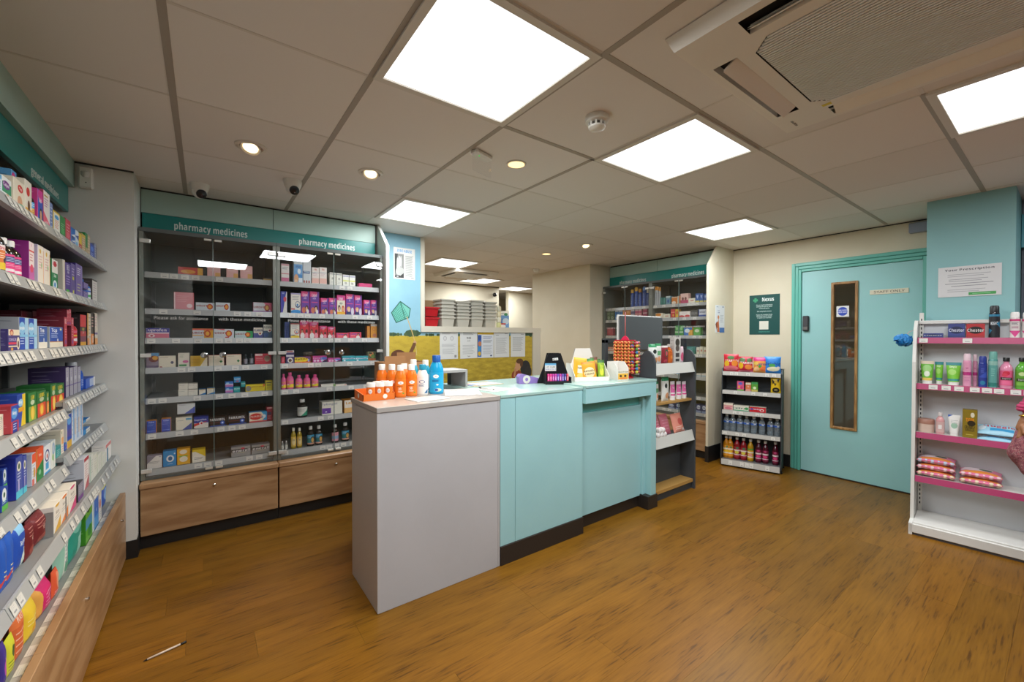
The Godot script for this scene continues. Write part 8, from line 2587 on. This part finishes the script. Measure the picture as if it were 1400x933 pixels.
	["CD", "c", "carton", "red carton", -0.162, 0.103, 0.077, 0.05, 0.02, 0.0, "redc", ""],
	["CE", "c", "carton", "cream carton in the bottom row", -0.618, 0.050, 0.043, 0.05, 0.02, 0.0, "crms", ""],
	["CE", "c", "carton", "cream carton in the bottom row", -0.566, 0.051, 0.040, 0.05, 0.02, 0.0, "crms", ""],
	["CE", "c", "carton", "cream carton in the top row", -0.617, 0.049, 0.039, 0.07, 0.02, 0.043, "crms", ""],
	["CE", "c", "carton", "cream carton in the top row", -0.566, 0.050, 0.036, 0.07, 0.02, 0.043, "crms", ""],
	["CE", "c", "carton", "small cream and blue carton", -0.516, 0.037, 0.038, 0.05, 0.02, 0.0, "smc", ""],
	["CE", "c", "carton", "small cream and blue carton", -0.469, 0.044, 0.042, 0.05, 0.02, 0.0, "smc", ""],
	["CE", "c", "carton", "blue and lilac carton, lower", -0.366, 0.046, 0.040, 0.05, 0.02, 0.0, "blst", ""],
	["CE", "c", "carton", "blue and lilac carton, upper", -0.366, 0.047, 0.040, 0.05, 0.02, 0.04, "blst", ""],
	["CE", "c", "carton", "teal carton, bottom of its stack", -0.322, 0.038, 0.041, 0.05, 0.02, 0.0, "tel3", ""],
	["CE", "c", "carton", "teal carton, middle of its stack", -0.285, 0.027, 0.038, 0.05, 0.02, 0.036, "tel3", ""],
	["CE", "c", "carton", "sky blue carton, top of the teal stack", -0.319, 0.040, 0.039, 0.05, 0.02, 0.07, "tel1", ""],
	["CE", "c", "carton", "long yellow carton", -0.211, 0.119, 0.050, 0.05, 0.02, 0.0, "yel", ""],
	["CE", "c", "carton", "tall yellow carton", -0.127, 0.044, 0.073, 0.05, 0.02, 0.0, "yel2", ""],
	["CF", "c", "carton", "blue carton with orange side", -0.777, 0.047, 0.079, 0.06, 0.02, 0.0, "bluorg", ""],
	["CF", "c", "carton", "blue carton with orange side", -0.705, 0.047, 0.084, 0.06, 0.02, 0.0, "bluorg", ""],
	["CF", "c", "carton", "cream and navy carton", -0.614, 0.084, 0.083, 0.06, 0.02, 0.0, "crmblu", ""],
	["CF", "c", "carton", "silver and blue carton on top of another", -0.602, 0.093, 0.069, 0.05, 0.02, 0.105, "whdiag", ""],
	["CF", "c", "carton", "navy carton with red wave", -0.523, 0.079, 0.077, 0.06, 0.02, 0.0, "navred", ""],
	["CF", "c", "carton", "black carton with white letters", -0.430, 0.094, 0.067, 0.06, 0.02, 0.0, "para", ""],
	["CF", "c", "carton", "black carton with white letters", -0.318, 0.105, 0.070, 0.06, 0.02, 0.0, "para", ""],
	["CF", "c", "carton", "red oval and blue carton", -0.194, 0.112, 0.074, 0.06, 0.02, 0.0, "anad", ""],
	["CF", "c", "carton", "maroon carton", -0.123, 0.037, 0.101, 0.06, 0.02, 0.0, "maroc", ""],
	["CG", "c", "carton", "white carton with rounded corner print", -0.763, 0.074, 0.081, 0.06, 0.02, 0.0, "round", ""],
	["CG", "c", "carton", "blue carton with white oval", -0.688, 0.067, 0.101, 0.06, 0.02, 0.0, "bluG", ""],
	["CG", "c", "carton", "yellow and orange carton", -0.617, 0.068, 0.104, 0.06, 0.02, 0.0, "yorg", ""],
	["CG", "c", "carton", "yellow and white carton", -0.537, 0.072, 0.086, 0.06, 0.02, 0.0, "ywh", ""],
	["CG", "c", "carton", "silver and black carton", -0.300, 0.115, 0.069, 0.06, 0.02, 0.0, "silv", ""],
	["CG", "c", "carton", "silver and black carton", -0.181, 0.113, 0.066, 0.06, 0.02, 0.0, "silv", ""],
	["EA", "c", "carton", "white and pink carton", -0.019, 0.052, 0.136, 0.05, 0.02, 0.0, "pinkw", ""],
	["EA", "c", "carton", "blue carton with baby picture", 0.068, 0.060, 0.164, 0.05, 0.02, 0.0, "babyb", ""],
	["EA", "c", "carton", "tall white carton", 0.129, 0.056, 0.176, 0.05, 0.02, 0.0, "whgr", ""],
	["EA", "c", "carton", "white and peach carton", 0.188, 0.051, 0.129, 0.05, 0.02, 0.0, "vitp", ""],
	["EA", "c", "carton", "white and peach carton", 0.243, 0.054, 0.135, 0.05, 0.02, 0.0, "vitp", ""],
	["EA", "c", "carton", "small white carton", 0.313, 0.045, 0.101, 0.05, 0.02, 0.0, "whs", ""],
	["EA", "c", "carton", "small white carton", 0.362, 0.044, 0.100, 0.05, 0.02, 0.0, "whs", ""],
	["EA", "c", "carton", "white and lime carton", 0.413, 0.047, 0.093, 0.05, 0.02, 0.0, "whyel", ""],
	["EA", "c", "carton", "white and lime carton", 0.463, 0.048, 0.092, 0.05, 0.02, 0.0, "whyel", ""],
	["EA", "c", "carton", "flat pink carton", 0.570, 0.107, 0.035, 0.05, 0.02, 0.0, "pinkf", ""],
	["EB", "c", "carton", "blue and white diagonal carton", -0.028, 0.043, 0.161, 0.05, 0.02, 0.0, "dulco", ""],
	["EB", "c", "carton", "white carton with blue swirl", 0.051, 0.066, 0.153, 0.05, 0.02, 0.0, "swirl", ""],
	["EB", "c", "carton", "tall purple medicine carton with children", 0.117, 0.059, 0.171, 0.05, 0.02, 0.0, "calp", ""],
	["EB", "c", "carton", "tall purple medicine carton with children", 0.182, 0.064, 0.173, 0.05, 0.02, 0.0, "calp", ""],
	["EB", "c", "carton", "small purple medicine carton with children", 0.254, 0.057, 0.126, 0.05, 0.02, 0.0, "calp", ""],
	["EB", "c", "carton", "small purple medicine carton with children", 0.314, 0.055, 0.130, 0.05, 0.02, 0.0, "calp", ""],
	["EB", "c", "carton", "cream topped carton with two girls", 0.376, 0.062, 0.156, 0.05, 0.02, 0.0, "calw", ""],
	["EB", "c", "carton", "tall purple carton with blond child", 0.445, 0.065, 0.170, 0.05, 0.02, 0.0, "calp2", ""],
	["EB", "c", "carton", "tall purple carton with blond child", 0.510, 0.058, 0.164, 0.05, 0.02, 0.0, "calp2", ""],
	["EB", "c", "carton", "small purple carton with blond child", 0.582, 0.054, 0.129, 0.05, 0.02, 0.0, "calp2", ""],
	["EB", "c", "carton", "small purple carton with blond child", 0.639, 0.049, 0.130, 0.05, 0.02, 0.0, "calp2", ""],
	["EC", "c", "carton", "dark blue carton", -0.003, 0.034, 0.122, 0.05, 0.06, 0.0, "bluedk", ""],
	["EC", "c", "carton", "white and yellow carton with red swirl", 0.045, 0.060, 0.112, 0.05, 0.02, 0.0, "swirlr", ""],
	["EC", "c", "carton", "tall red medicine carton", 0.109, 0.061, 0.132, 0.05, 0.02, 0.0, "calr", ""],
	["EC", "c", "carton", "tall red medicine carton", 0.176, 0.064, 0.128, 0.05, 0.02, 0.0, "calr", ""],
	["EC", "c", "carton", "small red medicine carton", 0.243, 0.054, 0.095, 0.05, 0.02, 0.0, "calr", ""],
	["EC", "c", "carton", "small red medicine carton", 0.303, 0.057, 0.090, 0.05, 0.02, 0.0, "calr", ""],
	["EC", "c", "carton", "wide pink medicine carton", 0.387, 0.095, 0.042, 0.05, 0.02, 0.0, "calrw", ""],
	["EC", "c", "carton", "wide pink medicine carton", 0.487, 0.094, 0.048, 0.05, 0.02, 0.0, "calrw", ""],
	["EC", "c", "carton", "slim orange carton", 0.593, 0.024, 0.101, 0.05, 0.02, 0.0, "orgslim", ""],
	["EC", "c", "carton", "orange carton with target emblem", 0.637, 0.053, 0.118, 0.05, 0.02, 0.0, "orgs", ""],
	["ED", "c", "carton", "narrow red carton", -0.035, 0.024, 0.052, 0.05, 0.02, 0.0, "red", ""],
	["ED", "c", "carton", "purple and white carton", 0.011, 0.054, 0.097, 0.05, 0.02, 0.0, "purpw", ""],
	["ED", "c", "carton", "purple carton with yellow oval", 0.096, 0.111, 0.048, 0.05, 0.02, 0.0, "yelov", ""],
	["ED", "c", "carton", "pink and violet carton", 0.218, 0.102, 0.051, 0.05, 0.02, 0.0, "pinkpu", ""],
	["ED", "c", "carton", "pink and violet carton", 0.324, 0.094, 0.032, 0.05, 0.02, 0.0, "pinkpu", ""],
	["ED", "c", "carton", "turquoise carton", 0.433, 0.100, 0.045, 0.05, 0.02, 0.0, "tealw", ""],
	["ED", "c", "carton", "turquoise carton", 0.536, 0.102, 0.042, 0.05, 0.02, 0.0, "tealw", ""],
	["ED", "c", "carton", "dark carton with plant picture", 0.622, 0.063, 0.074, 0.05, 0.02, 0.0, "plant", ""],
	["EE", "b", "bottle", "large pink bottle with yellow label", -0.031, 0.031, 0.114, 0.05, 0.02, 0.0, "peptol", "e8649c e84a90"],
	["EE", "b", "bottle", "large pink bottle with yellow label", 0.013, 0.050, 0.122, 0.05, 0.02, 0.0, "peptol", "e8649c e84a90"],
	["EE", "b", "bottle", "small pink bottle with yellow label", 0.074, 0.047, 0.100, 0.05, 0.02, 0.0, "peptol", "e8649c e84a90"],
	["EE", "b", "bottle", "small pink bottle with yellow label", 0.129, 0.048, 0.100, 0.05, 0.02, 0.0, "peptol", "e8649c e84a90"],
	["EE", "b", "bottle", "small pink bottle with yellow label", 0.186, 0.049, 0.098, 0.05, 0.02, 0.0, "peptol", "e8649c e84a90"],
	["EE", "c", "carton", "flat white carton with green end", 0.279, 0.104, 0.019, 0.05, 0.02, 0.0, "flatw", ""],
	["EE", "c", "carton", "flat white carton with rounded print", 0.376, 0.085, 0.012, 0.05, 0.02, 0.0, "flatw2", ""],
	["EF", "b", "bottle", "brown bottle with green and white label", 0.098, 0.071, 0.135, 0.055, 0.02, 0.0, "galab", "1e1814 d8d8d4"],
	["EF", "c", "carton", "white carton with purple square", 0.307, 0.151, 0.103, 0.1, 0.02, 0.0, "fybo", ""],
	["EF", "c", "carton", "white and amber carton", 0.454, 0.112, 0.103, 0.1, 0.02, 0.0, "lax", ""],
	["EG", "b", "bottle", "tiny white capped dropper bottle", -0.041, 0.017, 0.066, 0.055, 0.02, 0.0, "whs", "8a8a84 ecebe6"],
	["EG", "b", "bottle", "tiny white capped dropper bottle", -0.016, 0.020, 0.065, 0.055, 0.02, 0.0, "whs", "8a8a84 ecebe6"],
	["EG", "b", "bottle", "yellow oil bottle", 0.034, 0.037, 0.154, 0.055, 0.02, 0.0, "oil", "a89020 e4e0d0"],
	["EG", "b", "bottle", "yellow oil bottle", 0.075, 0.035, 0.149, 0.055, 0.02, 0.0, "oil", "a89020 e4e0d0"],
	["EG", "b", "bottle", "brown bottle with blue label", 0.154, 0.051, 0.150, 0.055, 0.02, 0.0, "bluel", "1e1814 d8d8d4"],
	["EG", "b", "bottle", "brown bottle with blue label", 0.213, 0.051, 0.148, 0.055, 0.02, 0.0, "bluel", "1e1814 d8d8d4"],
	["EG", "b", "bottle", "brown bottle with pink label", 0.333, 0.052, 0.141, 0.055, 0.02, 0.0, "pinkl2", "2a1610 d8d8d4"],
	["EG", "b", "bottle", "brown bottle with blue label", 0.412, 0.058, 0.146, 0.055, 0.02, 0.0, "bluel", "1e1814 d8d8d4"],
	["R1", "a", "aerosol_can", "blue spray can with yellow cap", -1.809, 0.045, 0.226, 0.055, 0.02, 0.0, "btube", "3458a8 e0b040"],
	["R1", "a", "aerosol_can", "blue spray can with yellow cap", -1.749, 0.051, 0.249, 0.055, 0.02, 0.0, "btube", "3458a8 e0b040"],
	["R1", "a", "aerosol_can", "blue spray can with amber cap", -1.692, 0.046, 0.225, 0.055, 0.02, 0.0, "btube", "3458a8 c88a30"],
	["R1", "a", "aerosol_can", "tall blue spray can", -1.628, 0.052, 0.246, 0.055, 0.02, 0.0, "btube", "3458a8 6a90c8"],
	["R1", "a", "aerosol_can", "blue spray can with white cap", -1.574, 0.042, 0.205, 0.055, 0.02, 0.0, "btube", "3458a8 e4ddc8"],
	["R1", "a", "aerosol_can", "silver tube with orange cap", -1.459, 0.029, 0.231, 0.05, 0.02, 0.0, "stube", "b8bcc0 e09830"],
	["R1", "a", "aerosol_can", "silver tube with orange cap", -1.433, 0.026, 0.227, 0.05, 0.02, 0.0, "stube", "b8bcc0 e09830"],
	["R1", "a", "aerosol_can", "silver tube with orange cap", -1.404, 0.024, 0.216, 0.05, 0.02, 0.0, "stube", "b8bcc0 e09830"],
	["R1", "c", "carton", "slim teal carton", -1.373, 0.030, 0.091, 0.05, 0.02, 0.0, "r_teal", ""],
	["R1", "c", "carton", "slim teal carton", -1.338, 0.033, 0.088, 0.05, 0.02, 0.0, "r_teal", ""],
	["R1", "c", "carton", "blue grey carton", -1.286, 0.058, 0.101, 0.05, 0.02, 0.0, "r_bt", ""],
	["R1", "c", "carton", "orange and white carton", -1.204, 0.069, 0.086, 0.05, 0.02, 0.0, "r_org", ""],
	["R1", "c", "carton", "slim white and orange carton", -1.149, 0.033, 0.091, 0.05, 0.02, 0.0, "r_slim", ""],
	["R1", "c", "carton", "pink carton with two ovals", -1.079, 0.095, 0.114, 0.05, 0.02, 0.0, "r_pov", ""],
	["R1", "c", "carton", "low cream carton", -0.990, 0.077, 0.053, 0.05, 0.02, 0.0, "r_crm", ""],
	["R1", "c", "carton", "blue carton with yellow foot", -0.923, 0.046, 0.101, 0.05, 0.02, 0.0, "r_blu", ""],
	["R1", "c", "carton", "blue carton with yellow foot", -0.877, 0.040, 0.097, 0.05, 0.02, 0.0, "r_blu", ""],
	["R1", "c", "carton", "blue carton with yellow foot", -0.834, 0.038, 0.090, 0.05, 0.02, 0.0, "r_blu", ""],
	["R2", "c", "carton", "green and white carton", -2.180, 0.056, 0.136, 0.05, 0.02, 0.0, "r_gw", ""],
	["R2", "c", "carton", "green and white carton", -2.118, 0.060, 0.136, 0.05, 0.02, 0.0, "r_gw", ""],
	["R2", "c", "carton", "blue carton with white crown", -2.046, 0.054, 0.136, 0.05, 0.02, 0.0, "r_bw", ""],
	["R2", "c", "carton", "blue carton with white crown", -1.982, 0.065, 0.136, 0.05, 0.02, 0.0, "r_bw", ""],
	["R2", "c", "carton", "orange carton", -1.920, 0.047, 0.136, 0.05, 0.02, 0.0, "r_o", ""],
	["R2", "c", "carton", "tall orange carton", -1.857, 0.069, 0.136, 0.05, 0.02, 0.0, "r_o", ""],
	["R2", "c", "carton", "purple and white carton", -1.789, 0.059, 0.136, 0.05, 0.02, 0.0, "r_pw", ""],
	["R2", "c", "carton", "pink carton with white ring", -1.729, 0.047, 0.136, 0.05, 0.02, 0.0, "r_pk", ""],
	["R2", "c", "carton", "pink carton with white ring", -1.678, 0.048, 0.136, 0.05, 0.02, 0.0, "r_pk", ""],
	["R2", "c", "carton", "tall magenta carton", -1.604, 0.063, 0.136, 0.05, 0.02, 0.0, "r_mg", ""],
	["R2", "c", "carton", "white carton with orange patch", -1.406, 0.096, 0.062, 0.05, 0.02, 0.0, "r_ow", ""],
	["R2", "c", "carton", "flat cream carton", -1.307, 0.091, 0.049, 0.05, 0.02, 0.0, "r_crm", ""],
	["R2", "c", "carton", "red carton", -1.222, 0.053, 0.101, 0.05, 0.02, 0.0, "r_red2", ""],
	["R2", "c", "carton", "yellow and red carton", -1.169, 0.044, 0.098, 0.05, 0.02, 0.0, "r_yr", ""],
	["R2", "c", "carton", "white carton with red swashes", -1.076, 0.131, 0.068, 0.05, 0.02, 0.0, "r_wr", ""],
	["R2", "c", "carton", "charcoal carton", -0.958, 0.078, 0.079, 0.05, 0.02, 0.0, "r_dk", ""],
	["R2", "c", "carton", "white and blue carton", -0.866, 0.086, 0.082, 0.05, 0.02, 0.0, "r_wb", ""],
	["R3", "c", "carton", "red carton", -2.157, 0.097, 0.111, 0.05, 0.02, 0.0, "r_red", ""],
	["R3", "c", "carton", "green carton", -1.170, 0.050, 0.115, 0.05, 0.02, 0.0, "r_grn", ""],
	["R3", "c", "carton", "green carton", -1.116, 0.051, 0.114, 0.05, 0.02, 0.0, "r_grn", ""],
	["R3", "c", "carton", "blue and yellow carton", -1.032, 0.103, 0.091, 0.05, 0.02, 0.0, "r_by", ""],
	["R3", "c", "carton", "light green carton", -0.926, 0.082, 0.089, 0.05, 0.02, 0.0, "r_gl", ""],
	["R4", "c", "carton", "peach carton", -2.183, 0.064, 0.055, 0.05, 0.02, 0.0, "r_or2", ""],
	["R4", "c", "carton", "peach carton", -2.120, 0.070, 0.057, 0.05, 0.02, 0.0, "r_or2", ""],
	["R4", "c", "carton", "teal and white carton", -0.995, 0.101, 0.084, 0.05, 0.02, 0.0, "r_teal", ""],
	["R4", "c", "carton", "small cream carton", -0.915, 0.034, 0.077, 0.05, 0.02, 0.0, "r_crm", ""],
	["R4", "c", "carton", "small cream carton", -0.875, 0.037, 0.086, 0.05, 0.02, 0.0, "r_crm", ""],
	["R4", "c", "carton", "small cream carton", -0.833, 0.036, 0.079, 0.05, 0.02, 0.0, "r_crm", ""],
	["R5", "c", "carton", "small white and blue carton", -1.229, 0.076, 0.048, 0.05, 0.02, 0.0, "r_sm", ""],
	["R5", "c", "carton", "small white and blue carton", -1.145, 0.074, 0.053, 0.05, 0.02, 0.0, "r_sm", ""],
	["R5", "c", "carton", "small white and blue carton", -0.903, 0.051, 0.037, 0.05, 0.02, 0.0, "r_sm", ""],
	["R5", "c", "carton", "small white and blue carton", -0.845, 0.052, 0.041, 0.05, 0.02, 0.0, "r_sm", ""],
	["R7", "c", "carton", "navy nutrition drink pack", -1.234, 0.085, 0.060, 0.08, 0.02, 0.0, "r_nav", ""],
	["R7", "c", "carton", "navy nutrition drink pack", -1.141, 0.083, 0.072, 0.08, 0.02, 0.0, "r_nav", ""],
	["R7", "c", "carton", "navy nutrition drink pack", -0.903, 0.059, 0.095, 0.08, 0.02, 0.0, "r_nav", ""],
	["R7", "c", "carton", "navy nutrition drink pack", -0.840, 0.057, 0.095, 0.08, 0.02, 0.0, "r_nav", ""],
	["K1", "p", "pouch", "red sweet bag with star shapes", 0.073, 0.138, 0.178, 0.05, 0.02, 0.0, "harr", ""],
	["K1", "p", "pouch", "red sweet bag with green hats", 0.204, 0.128, 0.156, 0.05, 0.02, 0.0, "harr2", ""],
	["K1", "p", "pouch", "orange and pink sweet bag", 0.332, 0.122, 0.152, 0.05, 0.02, 0.0, "swee", ""],
	["K1", "p", "pouch", "bright blue sweet bag", 0.433, 0.145, 0.162, 0.05, 0.02, 0.0, "blub", ""],
	["K2", "c", "carton", "pink sweet carton", 0.163, 0.061, 0.097, 0.04, 0.02, 0.0, "nerd", ""],
	["K2", "c", "carton", "orange and white sweet carton", 0.232, 0.048, 0.087, 0.04, 0.02, 0.0, "nerdr", ""],
	["K2", "c", "carton", "green sweet carton", 0.287, 0.057, 0.095, 0.04, 0.02, 0.0, "nerdg", ""],
	["K2", "p", "pouch", "yellow and black sweet bag", 0.464, 0.084, 0.154, 0.04, 0.02, 0.0, "yelbag", ""],
	["K3", "c", "carton", "pink and cream chew carton", 0.054, 0.086, 0.067, 0.07, 0.02, 0.0, "poppk", ""],
	["K3", "c", "carton", "white chewing gum carton with green dot", 0.170, 0.137, 0.054, 0.07, 0.02, 0.0, "extra", ""],
	["K3", "c", "carton", "red chewing gum carton", 0.315, 0.142, 0.054, 0.07, 0.02, 0.0, "airw", ""],
	["K4", "b", "water_bottle", "clear water bottle with blue label", 0.034, 0.060, 0.165, 0.055, 0.05, 0.0, "water", "water d8e4ee"],
	["K4", "b", "water_bottle", "clear water bottle with blue label", 0.090, 0.059, 0.165, 0.055, 0.05, 0.0, "water", "water d8e4ee"],
	["K4", "b", "water_bottle", "clear water bottle with blue label", 0.153, 0.059, 0.165, 0.055, 0.05, 0.0, "water", "water d8e4ee"],
	["K4", "b", "water_bottle", "clear water bottle with blue label", 0.215, 0.058, 0.166, 0.055, 0.05, 0.0, "water", "water d8e4ee"],
	["K4", "b", "water_bottle", "clear water bottle with blue label", 0.279, 0.057, 0.166, 0.055, 0.05, 0.0, "water", "water d8e4ee"],
	["K4", "b", "water_bottle", "clear water bottle with blue label", 0.348, 0.056, 0.168, 0.055, 0.05, 0.0, "water", "water d8e4ee"],
	["K4", "b", "water_bottle", "clear water bottle with blue label", 0.420, 0.055, 0.170, 0.055, 0.05, 0.0, "water", "water d8e4ee"],
	["K4", "b", "water_bottle", "clear water bottle with blue label", 0.476, 0.054, 0.170, 0.055, 0.05, 0.0, "water", "water d8e4ee"],
	["K5", "b", "juice_bottle", "amber juice bottle", 0.034, 0.060, 0.224, 0.055, 0.06, 0.0, "juo", "c07a10 dcdcd8"],
	["K5", "b", "juice_bottle", "amber juice bottle", 0.071, 0.059, 0.223, 0.055, 0.06, 0.0, "juo", "c07a10 dcdcd8"],
	["K5", "b", "juice_bottle", "red juice bottle", 0.133, 0.058, 0.222, 0.055, 0.06, 0.0, "jur", "8a1420 dcdcd8"],
	["K5", "b", "juice_bottle", "red juice bottle", 0.192, 0.057, 0.221, 0.055, 0.06, 0.0, "jur", "8a1420 dcdcd8"],
	["K5", "b", "juice_bottle", "yellow juice bottle", 0.253, 0.056, 0.220, 0.055, 0.06, 0.0, "juy", "b88c10 dcdcd8"],
	["K5", "b", "juice_bottle", "purple juice bottle", 0.323, 0.055, 0.221, 0.055, 0.06, 0.0, "jup", "4a0c20 dcdcd8"],
	["K5", "b", "juice_bottle", "purple juice bottle", 0.381, 0.054, 0.220, 0.055, 0.06, 0.0, "jup", "4a0c20 dcdcd8"],
	["K5", "b", "juice_bottle", "purple juice bottle", 0.465, 0.053, 0.223, 0.055, 0.06, 0.0, "jup", "4a0c20 dcdcd8"],
	["W1", "c", "carton", "flat navy tin", 0.092, 0.095, 0.032, 0.06, 0.03, 0.0, "tinb", ""],
	["W1", "c", "carton", "upright navy pastille tin", 0.201, 0.077, 0.095, 0.03, 0.05, 0.0, "tinb", ""],
	["W1", "c", "carton", "red pastille tin", 0.286, 0.081, 0.093, 0.03, 0.05, 0.0, "tinr", ""],
	["W1", "a", "aerosol_can", "black and teal deodorant can", 0.366, 0.047, 0.207, 0.04, 0.05, 0.0, "blkaer", "1c1c22 141418"],
	["W1", "a", "aerosol_can", "white and pink deodorant can", 0.450, 0.044, 0.162, 0.04, 0.05, 0.0, "wpaer", "d4ccc8 e8e4e0"],
	["W1", "a", "aerosol_can", "white and pink deodorant can", 0.499, 0.042, 0.159, 0.04, 0.05, 0.0, "wpaer", "d4ccc8 e8e4e0"],
	["W2", "t", "tube", "pale green cream tube", 0.067, 0.068, 0.155, 0.055, 0.02, 0.0, "tubg", ""],
	["W2", "t", "tube", "lime green tube behind another", 0.123, 0.042, 0.151, 0.04, 0.06, 0.0, "tubg2", ""],
	["W2", "t", "tube", "lime green tube", 0.191, 0.073, 0.151, 0.055, 0.02, 0.0, "tubg2", ""],
	["W2", "a", "aerosol_can", "pink deodorant can", 0.252, 0.039, 0.211, 0.055, 0.02, 0.0, "pinkaer", "dc98b4 e4c8d0"],
	["W2", "a", "aerosol_can", "pink deodorant can", 0.286, 0.022, 0.206, 0.04, 0.07, 0.0, "pinkaer", "dc98b4 e4c8d0"],
	["W2", "a", "aerosol_can", "navy deodorant can", 0.319, 0.038, 0.197, 0.055, 0.02, 0.0, "navaer", "2a3a8c 2a3a8c"],
	["W2", "a", "aerosol_can", "teal deodorant can", 0.362, 0.041, 0.228, 0.055, 0.02, 0.0, "tealaer", "5c9c94 6ca89c"],
	["W2", "b", "bottle", "pink bath foam bottle", 0.416, 0.058, 0.191, 0.055, 0.02, 0.0, "imppk", "dc8ca8 141414"],
	["W2", "b", "bottle", "green bath foam bottle", 0.478, 0.055, 0.193, 0.055, 0.02, 0.0, "impgr", "5ca838 141414"],
	["W3", "b", "jar", "low beige jar with brown lid", 0.065, 0.085, 0.089, 0.055, 0.02, 0.0, "plain", "dcc4b4 a87a68"],
	["W3", "b", "bottle", "clear pink lotion bottle with cone cap", 0.133, 0.043, 0.143, 0.055, 0.02, 0.0, "pcb", "d8a0a0 dcd4d0"],
	["W3", "t", "tube", "white cream tube", 0.198, 0.059, 0.135, 0.055, 0.02, 0.0, "whtube", ""],
	["W3", "c", "carton", "gold and olive carton", 0.267, 0.065, 0.180, 0.06, 0.02, 0.0, "olive", ""],
	["G1", "p", "pouch", "white pouch with green top, partly hidden", 2.394, 0.128, 0.165, 0.055, 0.02, 0.0, "gpouch", ""],
	["G1", "p", "pouch", "white and green pouch", 2.441, 0.084, 0.170, 0.055, 0.02, 0.0, "gwhite", ""],
	["G1", "p", "pouch", "dark red tea pouch", 2.535, 0.090, 0.151, 0.055, 0.02, 0.0, "gred", ""],
	["G1", "b", "bottle", "amber orange bottle", 2.616, 0.059, 0.163, 0.055, 0.02, 0.0, "gorg", "b85818 b8b0a8"],
	["G1", "c", "carton", "tall grey carton with oval pictures", 2.696, 0.093, 0.221, 0.04, 0.02, 0.0, "gtall", ""],
	["G1", "p", "pouch", "small pink and white packet", 2.772, 0.051, 0.142, 0.055, 0.02, 0.0, "gcone", ""],
	["G2", "p", "pouch", "white pouch beside the counter", 2.477, 0.038, 0.162, 0.04, 0.06, 0.0, "gwhite", ""],
	["G2", "p", "pouch", "green and white pouch", 2.545, 0.097, 0.199, 0.055, 0.02, 0.0, "gpouch", ""],
	["G2", "t", "tube", "pink and white tube", 2.660, 0.064, 0.155, 0.055, 0.02, 0.0, "gtub", ""],
	["G2", "t", "tube", "pink and white tube", 2.752, 0.066, 0.149, 0.055, 0.02, 0.0, "gtub", ""],
	["G2", "t", "tube", "pink and white tube", 2.830, 0.059, 0.144, 0.055, 0.02, 0.0, "gtub", ""],
]
